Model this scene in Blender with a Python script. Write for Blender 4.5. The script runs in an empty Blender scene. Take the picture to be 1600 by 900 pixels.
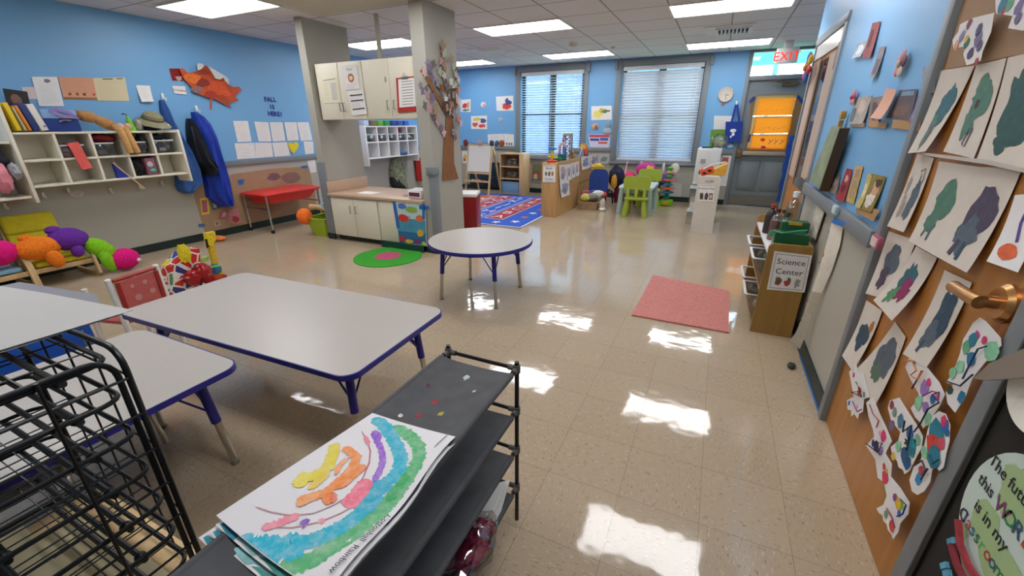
import bpy, bmesh, math, random
from mathutils import Vector, Matrix, noise as mnoise
random.seed(7)
SC = bpy.context.scene
COL = SC.collection
PI = math.pi

# ------------------------------------------------------------------ camera
F_PX, YAW, PITCH, ROLL, CAM_H = 650.06, 25.288, 21.399, -0.263, 1.4175
_y, _p, _r = (math.radians(a) for a in (YAW, PITCH, ROLL))
_fw = Vector((-math.sin(_y)*math.cos(_p), math.cos(_y)*math.cos(_p), -math.sin(_p)))
_rt = Vector((math.cos(_y), math.sin(_y), 0)); _up = _rt.cross(_fw)
CR = math.cos(_r)*_rt + math.sin(_r)*_up
CU = -math.sin(_r)*_rt + math.cos(_r)*_up
CAM = Vector((0, 0, CAM_H))
cd = bpy.data.cameras.new('camera'); cam = bpy.data.objects.new('camera', cd); COL.objects.link(cam)
cd.sensor_width = 36; cd.lens = F_PX*36/1600; cd.clip_start = 0.02
cam.matrix_world = Matrix(((CR.x, CU.x, -_fw.x, 0), (CR.y, CU.y, -_fw.y, 0), (CR.z, CU.z, -_fw.z, CAM_H), (0, 0, 0, 1)))
SC.camera = cam
# ------------------------------------------------------------------ view, world, light levels
SC.view_settings.view_transform = 'Standard'; SC.view_settings.look = 'None'
SC.view_settings.exposure = 0.35; SC.view_settings.gamma = 1; SC.view_settings.use_curve_mapping = False
SC.cycles.use_denoising = True
SC.cycles.max_bounces = 8; SC.cycles.diffuse_bounces = 4; SC.cycles.glossy_bounces = 4
SC.cycles.transparent_max_bounces = 10; SC.cycles.caustics_reflective = False; SC.cycles.caustics_refractive = False
SC.cycles.sample_clamp_indirect = 6
LENS = 7.7            # brightness of the ceiling light panels
SKY = 8.5            # brightness of the daylight
w = bpy.data.worlds.new('sky'); SC.world = w; w.use_nodes = True
nt = w.node_tree; bg = nt.nodes['Background']; bg.inputs[1].default_value = SKY
_tc = nt.nodes.new('ShaderNodeTexCoord'); _sx = nt.nodes.new('ShaderNodeSeparateXYZ'); _cr = nt.nodes.new('ShaderNodeValToRGB')
nt.links.new(_tc.outputs['Generated'], _sx.inputs[0]); nt.links.new(_sx.outputs['Z'], _cr.inputs[0]); nt.links.new(_cr.outputs[0], bg.inputs[0])
_cr.color_ramp.elements[0].position = 0.0; _cr.color_ramp.elements[0].color = (.80, .90, 1, 1)
_cr.color_ramp.elements[1].position = 0.6; _cr.color_ramp.elements[1].color = (.45, .68, 1, 1)

# ------------------------------------------------------------------ helpers
def lin(h):
    h = h.lstrip('#'); c = [int(h[i:i+2], 16)/255 for i in (0, 2, 4)]
    return tuple((x/12.92 if x <= .04045 else ((x+.055)/1.055)**2.4) for x in c) + (1,)
MATS = {}
def mat(name, hexc, rough=.6, metal=0, spec=.4, vary=0, scale=20, bump=0, emit=0, alpha=1, trans=0, sub=0):
    if name in MATS: return MATS[name]
    m = bpy.data.materials.new(name); m.use_nodes = True; n = m.node_tree; b = n.nodes['Principled BSDF']
    c = lin(hexc)
    b.inputs['Base Color'].default_value = c; b.inputs['Roughness'].default_value = rough
    b.inputs['Metallic'].default_value = metal; b.inputs['Specular IOR Level'].default_value = spec
    if trans: b.inputs['Transmission Weight'].default_value = trans
    if alpha < 1: b.inputs['Alpha'].default_value = alpha
    if emit: b.inputs['Emission Color'].default_value = c; b.inputs['Emission Strength'].default_value = emit
    if vary or bump:
        tc = n.nodes.new('ShaderNodeTexCoord'); no = n.nodes.new('ShaderNodeTexNoise')
        no.inputs['Scale'].default_value = scale; no.inputs['Detail'].default_value = 4
        n.links.new(tc.outputs['Object'], no.inputs['Vector'])
        if vary:
            mr = n.nodes.new('ShaderNodeMapRange'); mr.inputs['To Min'].default_value = 1-vary; mr.inputs['To Max'].default_value = 1+vary
            mr.inputs['From Min'].default_value = .3; mr.inputs['From Max'].default_value = .7
            n.links.new(no.outputs['Fac'], mr.inputs['Value'])
            mx = n.nodes.new('ShaderNodeVectorMath'); mx.operation = 'SCALE'; mx.inputs[0].default_value = c[:3]
            n.links.new(mr.outputs[0], mx.inputs['Scale']); n.links.new(mx.outputs[0], b.inputs['Base Color'])
        if bump:
            bp = n.nodes.new('ShaderNodeBump'); bp.inputs['Strength'].default_value = bump; bp.inputs['Distance'].default_value = .01
            n.links.new(no.outputs['Fac'], bp.inputs['Height']); n.links.new(bp.outputs[0], b.inputs['Normal'])
    MATS[name] = m; return m
def wood(name, hexc, hex2, rough=.4, scale=6, axis='Z'):
    if name in MATS: return MATS[name]
    m = mat(name, hexc, rough); n = m.node_tree; b = n.nodes['Principled BSDF']
    tc = n.nodes.new('ShaderNodeTexCoord'); mp = n.nodes.new('ShaderNodeMapping'); no = n.nodes.new('ShaderNodeTexNoise'); r = n.nodes.new('ShaderNodeValToRGB')
    s = [scale*6]*3; s['XYZ'.index(axis)] = scale*.5; mp.inputs['Scale'].default_value = s
    no.inputs['Scale'].default_value = 1; no.inputs['Detail'].default_value = 5
    r.color_ramp.elements[0].position = .3; r.color_ramp.elements[0].color = lin(hex2)
    r.color_ramp.elements[1].position = .7; r.color_ramp.elements[1].color = lin(hexc)
    n.links.new(tc.outputs['Object'], mp.inputs[0]); n.links.new(mp.outputs[0], no.inputs['Vector'])
    n.links.new(no.outputs['Fac'], r.inputs[0]); n.links.new(r.outputs[0], b.inputs['Base Color'])
    return m

def ray(px, py): return (px-800)/F_PX*CR + (450-py)/F_PX*CU + _fw
def on(ax, v, px, py):
    """the point of the plane x/y/z = v that was surveyed at (px, py) in the photograph"""
    d = ray(px, py); i = 'xyz'.index(ax); t = (v-CAM[i])/d[i]; return CAM + d*t

_TXT = {}
def glyphs(s, bold=0):
    if (s, bold) not in _TXT:
        c = bpy.data.curves.new('t', 'FONT'); c.body = s; c.size = 1; c.resolution_u = 2; c.offset = bold
        o = bpy.data.objects.new('t', c); COL.objects.link(o)
        me = o.to_mesh()
        _TXT[(s, bold)] = ([v.co.to_2d() for v in me.vertices], [tuple(p.vertices) for p in me.polygons])
        o.to_mesh_clear(); bpy.data.objects.remove(o); bpy.data.curves.remove(c)
    return _TXT[(s, bold)]

class MB:
    """collects faces of one part; build() links them as one mesh object"""
    def __init__(s): s.v = []; s.f = []; s.mi = []; s.mats = []
    def ix(s, m):
        if m not in s.mats: s.mats.append(m)
        return s.mats.index(m)
    def add(s, vs, fs, m):
        o = len(s.v); s.v += [Vector(v) for v in vs]; k = s.ix(m)
        for f in fs: s.f.append(tuple(i+o for i in f)); s.mi.append(k)
        return s
    def face(s, pts, m): return s.add(pts, [tuple(range(len(pts)))], m)
    def box(s, c, d, m, rz=0, bev=0, M=None, seg=2):
        b = bmesh.new(); bmesh.ops.create_cube(b, size=1); bmesh.ops.scale(b, vec=d, verts=b.verts)
        if bev: bmesh.ops.bevel(b, geom=b.edges[:], offset=bev, segments=seg, affect='EDGES', profile=.5)
        R = Matrix.Translation(c) @ (M if M is not None else Matrix.Rotation(rz, 4, 'Z'))
        b.verts.ensure_lookup_table()
        s.add([R @ v.co for v in b.verts], [tuple(v.index for v in f.verts) for f in b.faces], m); b.free(); return s
    def bb(s, x0, x1, y0, y1, z0, z1, m, bev=0, seg=2):
        return s.box(((x0+x1)/2, (y0+y1)/2, (z0+z1)/2), (abs(x1-x0), abs(y1-y0), abs(z1-z0)), m, bev=bev, seg=seg)
    def lathe(s, c, prof, m, n=24, axis=(0, 0, 1), cap=True):
        q = Vector((0, 0, 1)).rotation_difference(Vector(axis)); c = Vector(c); vs = []; fs = []
        for r, z in prof:
            for i in range(n): a = 2*PI*i/n; vs.append(c + q @ Vector((r*math.cos(a), r*math.sin(a), z)))
        for k in range(len(prof)-1):
            for i in range(n): j = (i+1) % n; fs.append((k*n+i, k*n+j, (k+1)*n+j, (k+1)*n+i))
        if cap: fs.append(tuple(range(n-1, -1, -1))); fs.append(tuple((len(prof)-1)*n+i for i in range(n)))
        return s.add(vs, fs, m)
    def cyl(s, p0, p1, r0, m, r1=None, n=12):
        p0 = Vector(p0); p1 = Vector(p1); return s.lathe(p0, [(r0, 0), (r0 if r1 is None else r1, (p1-p0).length)], m, n, (p1-p0).normalized())
    def tube(s, pts, r, m, n=8, flat=None, closed=False, up=None):
        """sweep along pts; flat=(a,b): rectangular section a (along up) by b"""
        pts = [Vector(p) for p in pts]; N = len(pts); vs = []; fs = []
        u = None; k = 4 if flat else n
        for i, p in enumerate(pts):
            if closed: t = (pts[(i+1) % N]-pts[i-1]).normalized()
            else: t = (pts[min(i+1, N-1)]-pts[max(i-1, 0)]).normalized()
            if up is not None: u = Vector(up)
            elif u is None: u = Vector((0, 0, 1)) if abs(t.z) < .9 else Vector((1, 0, 0))
            u = (u-t*u.dot(t)).normalized(); v = t.cross(u)
            rr = r[i] if isinstance(r, (list, tuple)) else r
            if flat: sec = [(1, 1), (-1, 1), (-1, -1), (1, -1)]; vs += [p+u*(a*flat[0]/2)+v*(b*flat[1]/2) for a, b in sec]
            else: vs += [p+(u*math.cos(2*PI*j/n)+v*math.sin(2*PI*j/n))*rr for j in range(n)]
        for i in range(N if closed else N-1):
            i2 = (i+1) % N
            for j in range(k): j2 = (j+1) % k; fs.append((i*k+j, i*k+j2, i2*k+j2, i2*k+j))
        if not closed: fs.append(tuple(range(k-1, -1, -1))); fs.append(tuple((N-1)*k+j for j in range(k)))
        return s.add(vs, fs, m)
    def ell(s, c, r, m, nu=20, nv=12, rot=None, rough=0, fq=8, seed=0, fn=None):
        c = Vector(c); vs = []; fs = []
        for i in range(nv+1):
            th = PI*i/nv
            for j in range(nu):
                ph = 2*PI*j/nu; d = Vector((math.sin(th)*math.cos(ph), math.sin(th)*math.sin(ph), math.cos(th)))
                k = 1 + (rough*mnoise.noise(d*fq+Vector((seed, seed*2, 0))) if rough else 0)
                p = Vector((d.x*r[0], d.y*r[1], d.z*r[2]))*k
                if fn: p = fn(p)
                if rot is not None: p = rot @ p
                vs.append(c+p)
        for i in range(nv):
            for j in range(nu): j2 = (j+1) % nu; fs.append((i*nu+j, (i+1)*nu+j, (i+1)*nu+j2, i*nu+j2))
        return s.add(vs, fs, m)
    def prism(s, pts, ext, m, m2=None):
        pts = [Vector(p) for p in pts]; e = Vector(ext); n = len(pts)
        s.add([p for p in pts]+[p+e for p in pts], [tuple(range(n-1, -1, -1)), tuple(range(n, 2*n))], m)
        s.add([p for p in pts]+[p+e for p in pts], [(i, (i+1) % n, n+(i+1) % n, n+i) for i in range(n)], m2 or m); return s
    def fn(s, S, nu, nv, m):
        return s.add([S(i/nu, j/nv) for j in range(nv+1) for i in range(nu+1)],
                     [(j*(nu+1)+i, j*(nu+1)+i+1, (j+1)*(nu+1)+i+1, (j+1)*(nu+1)+i) for j in range(nv) for i in range(nu)], m)
    def text(s, o, xd, yd, size, txt, m, center=True, bold=0):
        vs, fs = glyphs(txt, bold)
        if not vs: return s
        w0 = (min(v.x for v in vs)+max(v.x for v in vs))/2 if center else 0
        o = Vector(o); xd = Vector(xd).normalized(); yd = Vector(yd).normalized()
        return s.add([o+xd*((v.x-w0)*size)+yd*(v.y*size) for v in vs], fs, m)
    def build(s, name, parent=None, loc=None, local=False, rz=0, sharp=.6):
        me = bpy.data.meshes.new(name); o = bpy.data.objects.new(name, me); COL.objects.link(o)
        if parent is not None:
            base = Vector((0, 0, 0)) if local else parent_base(parent); o.parent = parent
            sh = base; o.location = (0, 0, 0)
        elif local: sh = Vector((0, 0, 0)); o.location = loc or (0, 0, 0); o.rotation_euler = (0, 0, rz)
        else:
            if loc is None:
                xs = [v.x for v in s.v]; ys = [v.y for v in s.v]; zs = [v.z for v in s.v]
                loc = ((min(xs)+max(xs))/2, (min(ys)+max(ys))/2, min(zs))
            sh = Vector(loc); o.location = sh
        me.from_pydata([v-sh for v in s.v], [], s.f)
        for m in s.mats: me.materials.append(m)
        me.polygons.foreach_set('material_index', s.mi)
        me.polygons.foreach_set('use_smooth', [True]*len(s.f))
        b = bmesh.new(); b.from_mesh(me); bmesh.ops.recalc_face_normals(b, faces=b.faces); b.to_mesh(me); b.free()
        me.set_sharp_from_angle(angle=sharp); me.update()
        return o
def parent_base(p):
    v = Vector((0, 0, 0))
    while p is not None: v = v+Vector(p.location); p = p.parent
    return v
def tag(o, label, cat, group=None, kind=None):
    if label: o['label'] = label
    if cat: o['category'] = cat
    if group: o['group'] = group
    if kind: o['kind'] = kind
    return o
def thing(name, label, cat, loc=(0, 0, 0), rz=0, group=None):
    o = bpy.data.objects.new(name, None); COL.objects.link(o); o.empty_display_size = .1
    o.location = loc; o.rotation_euler = (0, 0, rz); return tag(o, label, cat, group)
def struct(mb, name, parent=None, **k):
    o = mb.build(name, parent, **k)
    if parent is None: o['kind'] = 'structure'
    return o
def dup(root, loc, rz, label, group=None):
    r = root.copy(); COL.objects.link(r); r.location = loc; r.rotation_euler = (0, 0, rz)
    r['label'] = label
    if group: r['group'] = group
    for ch in list(root.children):
        c = ch.copy(); COL.objects.link(c); c.parent = r
        for g in list(ch.children): d = g.copy(); COL.objects.link(d); d.parent = c
    return r

# ------------------------------------------------------------------ materials
XL, XR, YB, H, YF, XA = -6.034, .702, 8.833, 2.56, -2.4, 1.35
M_white = mat('white_paper', '#ECE9E6', .8, vary=.03)
M_ivory = mat('ivory_paper', '#E6DFC4', .8)
M_grayrail = mat('grey_trim_paint', '#80868A', .45, vary=.02)
M_wallgrey = mat('grey_wall_paint', '#ADAA9F', .6, vary=.015, scale=3)
M_blue = mat('blue_wall_paint', '#6FB7E2', .5, vary=.02, scale=2)
M_base = mat('dark_green_rubber', '#1F2E2B', .45)
M_cream = mat('cream_laminate', '#E6DFCB', .4, vary=.015)
M_kraft = mat('kraft_paper', '#A98A6C', .8, vary=.06, scale=9)
M_chrome = mat('chrome', '#C9C5BC', .22, metal=1)
M_steel = mat('brushed_metal', '#9A9A98', .35, metal=1)
M_black = mat('black_plastic', '#141416', .4)
M_darkpurp = mat('indigo_edge_band', '#2C2A86', .35)
M_maple = wood('maple', '#D2A871', '#BD9058', .4, 5)
M_birch = wood('pale_birch', '#E2C596', '#D0AE7A', .4, 6)
M_oak = wood('honey_oak_door', '#BC7F3C', '#A96F30', .38, 3)
M_whitepl = mat('white_plastic', '#EDEBE6', .35)
M_red = mat('red_plastic', '#E0322E', .3)
M_tabletop = mat('grey_laminate', '#BDB6AE', .3, vary=.05, scale=160)
M_tape = mat('blue_tape', '#2E6CB4', .6)
M_ink = mat('dark_ink', '#2A2A30', .7)
C = {}
def paint(h):
    if h not in C: C[h] = mat('paint_'+h.strip('#').lower(), h, .6, vary=.18, scale=45)
    return C[h]

# ---- floor material
def floor_material():
    m = bpy.data.materials.new('vinyl_floor_tiles'); m.use_nodes = True; n = m.node_tree; b = n.nodes['Principled BSDF']; L = n.links.new
    g = n.nodes.new('ShaderNodeNewGeometry'); mp = n.nodes.new('ShaderNodeMapping'); mp.inputs['Location'].default_value = (-.1496+.3048*40, -1.3404+.3048*40, 0)
    L(g.outputs['Position'], mp.inputs[0])
    br = n.nodes.new('ShaderNodeTexBrick'); br.offset = 0; br.inputs['Scale'].default_value = 1
    br.inputs['Brick Width'].default_value = .3048; br.inputs['Row Height'].default_value = .3048; br.inputs['Mortar Size'].default_value = .0013; br.inputs['Mortar Smooth'].default_value = .3
    br.inputs['Color1'].default_value = lin('#BBA88E'); br.inputs['Color2'].default_value = lin('#B8A48A'); br.inputs['Mortar'].default_value = lin('#94836C')
    L(mp.outputs[0], br.inputs['Vector'])
    ck = n.nodes.new('ShaderNodeTexChecker'); ck.inputs['Scale'].default_value = 1/.3048; L(mp.outputs[0], ck.inputs['Vector'])
    outs = []
    for sc in ((38, 170, 1), (170, 38, 1)):
        q = n.nodes.new('ShaderNodeMapping'); q.inputs['Scale'].default_value = sc; L(g.outputs['Position'], q.inputs[0])
        no = n.nodes.new('ShaderNodeTexNoise'); no.inputs['Scale'].default_value = 1; no.inputs['Detail'].default_value = 2; L(q.outputs[0], no.inputs['Vector']); outs.append(no.outputs['Fac'])
    mx = n.nodes.new('ShaderNodeMix'); L(ck.outputs['Fac'], mx.inputs['Factor']); L(outs[0], mx.inputs['A']); L(outs[1], mx.inputs['B'])
    r1 = n.nodes.new('ShaderNodeMapRange'); r1.inputs['From Min'].default_value = .645; r1.inputs['From Max'].default_value = .68; L(mx.outputs['Result'], r1.inputs['Value'])
    r2 = n.nodes.new('ShaderNodeMapRange'); r2.inputs['From Min'].default_value = .36; r2.inputs['From Max'].default_value = .32; L(mx.outputs['Result'], r2.inputs['Value'])
    c1 = n.nodes.new('ShaderNodeMix'); c1.data_type = 'RGBA'; c1.inputs[7].default_value = lin('#7C6550'); L(br.outputs['Color'], c1.inputs[6])
    k1 = n.nodes.new('ShaderNodeMath'); k1.operation = 'MULTIPLY'; k1.inputs[1].default_value = .75; L(r1.outputs[0], k1.inputs[0]); L(k1.outputs[0], c1.inputs[0])
    c2 = n.nodes.new('ShaderNodeMix'); c2.data_type = 'RGBA'; c2.inputs[7].default_value = lin('#D8C7B2'); L(c1.outputs[2], c2.inputs[6])
    k2 = n.nodes.new('ShaderNodeMath'); k2.operation = 'MULTIPLY'; k2.inputs[1].default_value = .7; L(r2.outputs[0], k2.inputs[0]); L(k2.outputs[0], c2.inputs[0])
    L(c2.outputs[2], b.inputs['Base Color'])
    b.inputs['Roughness'].default_value = .06; b.inputs['Specular IOR Level'].default_value = .75
    nb = n.nodes.new('ShaderNodeTexNoise'); nb.inputs['Scale'].default_value = 5.5; nb.inputs['Detail'].default_value = 2; L(g.outputs['Position'], nb.inputs['Vector'])
    bp = n.nodes.new('ShaderNodeBump'); bp.inputs['Strength'].default_value = .1; bp.inputs['Distance'].default_value = .02
    ad = n.nodes.new('ShaderNodeMath'); ad.operation = 'MULTIPLY_ADD'; ad.inputs[1].default_value = -.15; L(br.outputs['Fac'], ad.inputs[0]); L(nb.outputs['Fac'], ad.inputs[2])
    L(ad.outputs[0], bp.inputs['Height']); L(bp.outputs[0], b.inputs['Normal'])
    return m
def ceiling_material():
    m = bpy.data.materials.new('acoustic_ceiling_tiles'); m.use_nodes = True; n = m.node_tree; b = n.nodes['Principled BSDF']; L = n.links.new
    g = n.nodes.new('ShaderNodeNewGeometry'); mp = n.nodes.new('ShaderNodeMapping'); mp.inputs['Location'].default_value = (.68+.6*40, -5.26+.605*40, 0); L(g.outputs['Position'], mp.inputs[0])
    br = n.nodes.new('ShaderNodeTexBrick'); br.offset = 0; br.inputs['Scale'].default_value = 1; br.inputs['Brick Width'].default_value = .6; br.inputs['Row Height'].default_value = .605
    br.inputs['Mortar Size'].default_value = .009; br.inputs['Mortar Smooth'].default_value = 0
    br.inputs['Color1'].default_value = lin('#E6E3E2'); br.inputs['Color2'].default_value = lin('#E2DFDE'); br.inputs['Mortar'].default_value = lin('#A3A09D')
    L(mp.outputs[0], br.inputs['Vector'])
    no = n.nodes.new('ShaderNodeTexNoise'); no.inputs['Scale'].default_value = 90; L(g.outputs['Position'], no.inputs['Vector'])
    bp = n.nodes.new('ShaderNodeBump'); bp.inputs['Strength'].default_value = .25; bp.inputs['Distance'].default_value = .005; L(no.outputs['Fac'], bp.inputs['Height']); L(bp.outputs[0], b.inputs['Normal'])
    L(br.outputs['Color'], b.inputs['Base Color']); b.inputs['Roughness'].default_value = .9; return m
def split_wall(name, zr=.905):
    """blue paint above the chair rail, grey below"""
    m = bpy.data.materials.new(name); m.use_nodes = True; n = m.node_tree; b = n.nodes['Principled BSDF']; L = n.links.new
    g = n.nodes.new('ShaderNodeNewGeometry'); s = n.nodes.new('ShaderNodeSeparateXYZ'); L(g.outputs['Position'], s.inputs[0])
    k = n.nodes.new('ShaderNodeMath'); k.operation = 'GREATER_THAN'; k.inputs[1].default_value = zr; L(s.outputs['Z'], k.inputs[0])
    x = n.nodes.new('ShaderNodeMix'); x.data_type = 'RGBA'; x.inputs[6].default_value = lin('#B2AFA2'); x.inputs[7].default_value = lin('#78B0DE')
    L(k.outputs[0], x.inputs[0]); L(x.outputs[2], b.inputs['Base Color']); b.inputs['Roughness'].default_value = .42
    no = n.nodes.new('ShaderNodeTexNoise'); no.inputs['Scale'].default_value = 140; L(g.outputs['Position'], no.inputs['Vector'])
    bp = n.nodes.new('ShaderNodeBump'); bp.inputs['Strength'].default_value = .12; bp.inputs['Distance'].default_value = .004; L(no.outputs['Fac'], bp.inputs['Height']); L(bp.outputs[0], b.inputs['Normal'])
    return m
M_floor, M_ceil, M_wall = floor_material(), ceiling_material(), split_wall('two_tone_wall')
def glassy(name, hexc, a):
    if name in MATS: return MATS[name]
    m = bpy.data.materials.new(name); m.use_nodes = True; n = m.node_tree; n.nodes.remove(n.nodes['Principled BSDF'])
    t = n.nodes.new('ShaderNodeBsdfTransparent'); g = n.nodes.new('ShaderNodeBsdfGlossy'); mx = n.nodes.new('ShaderNodeMixShader')
    t.inputs[0].default_value = lin(hexc); g.inputs['Roughness'].default_value = .05; mx.inputs[0].default_value = a
    n.links.new(t.outputs[0], mx.inputs[1]); n.links.new(g.outputs[0], mx.inputs[2]); n.links.new(mx.outputs[0], n.nodes['Material Output'].inputs[0]); MATS[name] = m; return m
def translucent(name, hexc, f=.5):
    if name in MATS: return MATS[name]
    m = bpy.data.materials.new(name); m.use_nodes = True; n = m.node_tree; n.nodes.remove(n.nodes['Principled BSDF'])
    d = n.nodes.new('ShaderNodeBsdfDiffuse'); t = n.nodes.new('ShaderNodeBsdfTranslucent'); mx = n.nodes.new('ShaderNodeMixShader')
    d.inputs[0].default_value = lin(hexc); t.inputs[0].default_value = lin(hexc); mx.inputs[0].default_value = f
    n.links.new(d.outputs[0], mx.inputs[1]); n.links.new(t.outputs[0], mx.inputs[2]); n.links.new(mx.outputs[0], n.nodes['Material Output'].inputs[0]); MATS[name] = m; return m
M_glass = glassy('window_glass', '#F4FAFA', .06)
M_clear = glassy('clear_plastic', '#DDE0E0', .16)

# ------------------------------------------------------------------ room shell
m = MB(); m.bb(XL-.15, XA+.15, YF-.15, YB+.2, -.1, 0, M_floor); struct(m, 'floor')
m = MB(); m.bb(XL-.15, XA+.15, YF-.15, YB+.2, H, H+.1, M_ceil); struct(m, 'ceiling')
m = MB(); m.bb(XL-.15, XL, YF, YB+.2, 0, H, M_wall); struct(m, 'wall_left')
m = MB(); m.bb(XL-.15, XA+.15, YF-.15, YF, 0, H, M_wall); struct(m, 'wall_front')
m = MB(); m.bb(XA, XA+.15, 5.3, YB+.2, 0, H, M_wall); m.bb(XR+.15, XA, 5.3, 5.4, 0, H, M_wall); struct(m, 'wall_alcove')
# wall with windows, holes for two windows and the exit door with its transom
W1 = (-3.95, -2.58, .80, 2.43); W2 = (-1.845, -.42, .755, 2.43); D1 = (.30, 1.20, 0, 2.55)
m = MB()
xs = [XL, W1[0], W1[1], W2[0], W2[1], D1[0], D1[1], XA]
for i in range(0, 8, 2): m.bb(xs[i], xs[i+1], YB, YB+.2, 0, H, M_wall)
for W_ in (W1, W2): m.bb(W_[0], W_[1], YB, YB+.2, 0, W_[2], M_wall); m.bb(W_[0], W_[1], YB, YB+.2, W_[3], H, M_wall)
struct(m, 'wall_back')
# right wall: doorway of the oak door near the camera and of a second door further along
RD = (4.17, 5.28, 2.11); OD = (1.285, 2.25, 2.1)
m = MB(); T = XR+.15
for a, b_ in ((YF, OD[0]), (OD[1], RD[0]), (RD[1], 5.40)): m.bb(XR, T, a, b_, 0, H, M_wall)
m.bb(XR, T, OD[0], OD[1], OD[2], H, M_wall); m.bb(XR, T, RD[0], RD[1], RD[2], H, M_wall)
struct(m, 'wall_right')
# chair rails and baseboards
m = MB(); m.bb(XL, XL+.025, 3.05, YB, .905, .975, M_grayrail, .006); struct(m, 'trim_1')
m = MB()
for a, b_ in ((XL, -4.06), (-2.49, -1.95), (-.34, .245)): m.bb(a, b_, YB-.025, YB, .905, .985, M_grayrail, .006)
struct(m, 'trim_2')
m = MB(); m.bb(XR-.035, XR, 2.31, RD[0]-.05, .895, .975, M_grayrail, .008); struct(m, 'trim_3')
for nm, bx in (('baseboard_left', [(XL, XL+.012, YF, YB)]), ('baseboard_back', [(XL, D1[0]-.06, YB-.012, YB)]), ('baseboard_right', [(XR-.012, XR, 2.31, RD[0]-.05)])):
    m = MB()
    for a, b_, c_, d_ in bx: m.bb(a, b_, c_, d_, 0, .095, M_base)
    struct(m, nm)
m = MB(); m.bb(XR-.016, XR-.012, 2.31, 2.95, 0, .012, M_tape); struct(m, 'trim_4')

# kitchenette wing wall, column, soffit
m = MB(); m.bb(-4.57, -4.46, 3.92, 4.60, 0, H, M_wallgrey); struct(m, 'wall_wing')
m = MB(); m.bb(-2.965, -2.80, 3.92, 4.50, 0, H, M_wallgrey); struct(m, 'wall_column')
m = MB(); m.bb(-4.2, -2.80, 2.7, 3.98, H-.012, H, mat('smooth_ceiling_paint', '#CFC8B8', .8)); struct(m, 'trim_5')
m = MB(); m.bb(-2.885, -2.775, 3.89, 4.0, .90, .99, M_grayrail, .008); m.bb(-2.865, -2.785, 3.905, 3.99, 0, .90, M_grayrail, .004); struct(m, 'trim_6')
m = MB(); m.bb(-4.582, -4.452, 3.908, 3.93, 0, .99, M_grayrail, .005); m.bb(-4.58, -4.45, 3.905, 3.925, 0, .08, M_base); struct(m, 'trim_7')
m = MB(); m.bb(-2.97, -2.79, 3.905, 3.92, 0, .07, M_base); m.bb(-2.798, -2.785, 3.92, 4.5, 0, .07, M_base); struct(m, 'baseboard_column')
m = MB(); m.cyl((-3.62, 4.2, 2.08), (-3.62, 4.2, H), .026, mat('beige_pipe', '#B9AFA0', .5), n=14)
tag(m.build('support_pipe'), 'slim beige pipe from the ceiling to the top of the cream wall cabinets', 'pipe')

# ------------------------------------------------------------------ outside
m = MB(); m.bb(-14, 9, YB+.3, 30, -.3, -.1, mat('grass', '#7DA868', .9, vary=.25, scale=3)); tag(m.build('lawn'), 'bright green lawn outside the window with open blinds', 'grass', kind='stuff')
b = thing('neighbouring_building', 'grey sided building seen through the open blinds across the lawn', 'building', (-4, 17.5, -.1))
m = MB(); m.bb(-10.5, -.6, 17, 20, -.1, 6.5, mat('grey_brick_outside', '#5A5F78', .8, vary=.2, scale=6)); m.build('wall', b)
m = MB(); m.bb(-10.7, -.4, 16.8, 20.2, 6.5, 6.7, M_grayrail); m.build('roof', b)
b = thing('porch_awning', 'pale blue porch roof and railings outside the transom over the exit door', 'porch', (1.2, 11.5, -.1))
m = MB(); m.bb(.3, 2.6, 10.6, 13, 2.75, 2.85, mat('porch_blue', '#4FA9C4', .6)); m.build('roof', b)
for x in (.75, 2.4): m = MB(); m.bb(x, x+.08, 10.6, 10.7, -.1, 2.8, mat('porch_blue', '#4FA9C4')); m.build('post', b)

# ------------------------------------------------------------------ ceiling lights and vents
M_lens = mat('light_lens', '#FDFDFF', .5, emit=LENS)
M_fixture = mat('light_frame', '#E8E6E0', .5)
lights = [(-4.80, 3.22), (-4.78, 5.62), (-4.78, 7.95), (-2.45, 5.54), (-2.45, 7.93), (-.11, 5.52), (-.11, 7.95), (-.11, 3.25), (-2.45, 3.25),
          (-4.80, .75), (-2.45, .75), (-.11, .75)]
names = {0: 'over the long cubby shelf by the blue wall', 1: 'behind the pipe above the cream wall cabinets', 2: 'furthest one beside the paper tree column',
         3: 'between the paper tree column and the round table', 4: 'in front of the window with open blinds', 5: 'in front of the closed blinds, in the middle row',
         6: 'nearest to the exit sign', 7: 'over the open floor before the pink rug', 8: 'over the round table', 9: 'over the low chairs', 10: 'over the long table', 11: 'over the camera spot'}
for i, (x, y) in enumerate(lights):
    t = thing('ceiling_light', 'lit rectangular ceiling light panel '+names[i], 'light', (x, y, H-.015), 0, 'recessed ceiling lights')
    wx, wy = .565, .268
    m = MB(); m.bb(x-wx, x+wx, y-wy, y+wy, H-.013, H-.010, M_lens); m.build('diffuser', t)
    m = MB()
    for a, b_, c_, d_ in ((-wx-.02, wx+.02, -wy-.02, -wy), (-wx-.02, wx+.02, wy, wy+.02), (-wx-.02, -wx, -wy, wy), (wx, wx+.02, -wy, wy)): m.bb(x+a, x+b_, y+c_, y+d_, H-.018, H, M_fixture)
    m.build('frame', t)
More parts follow.
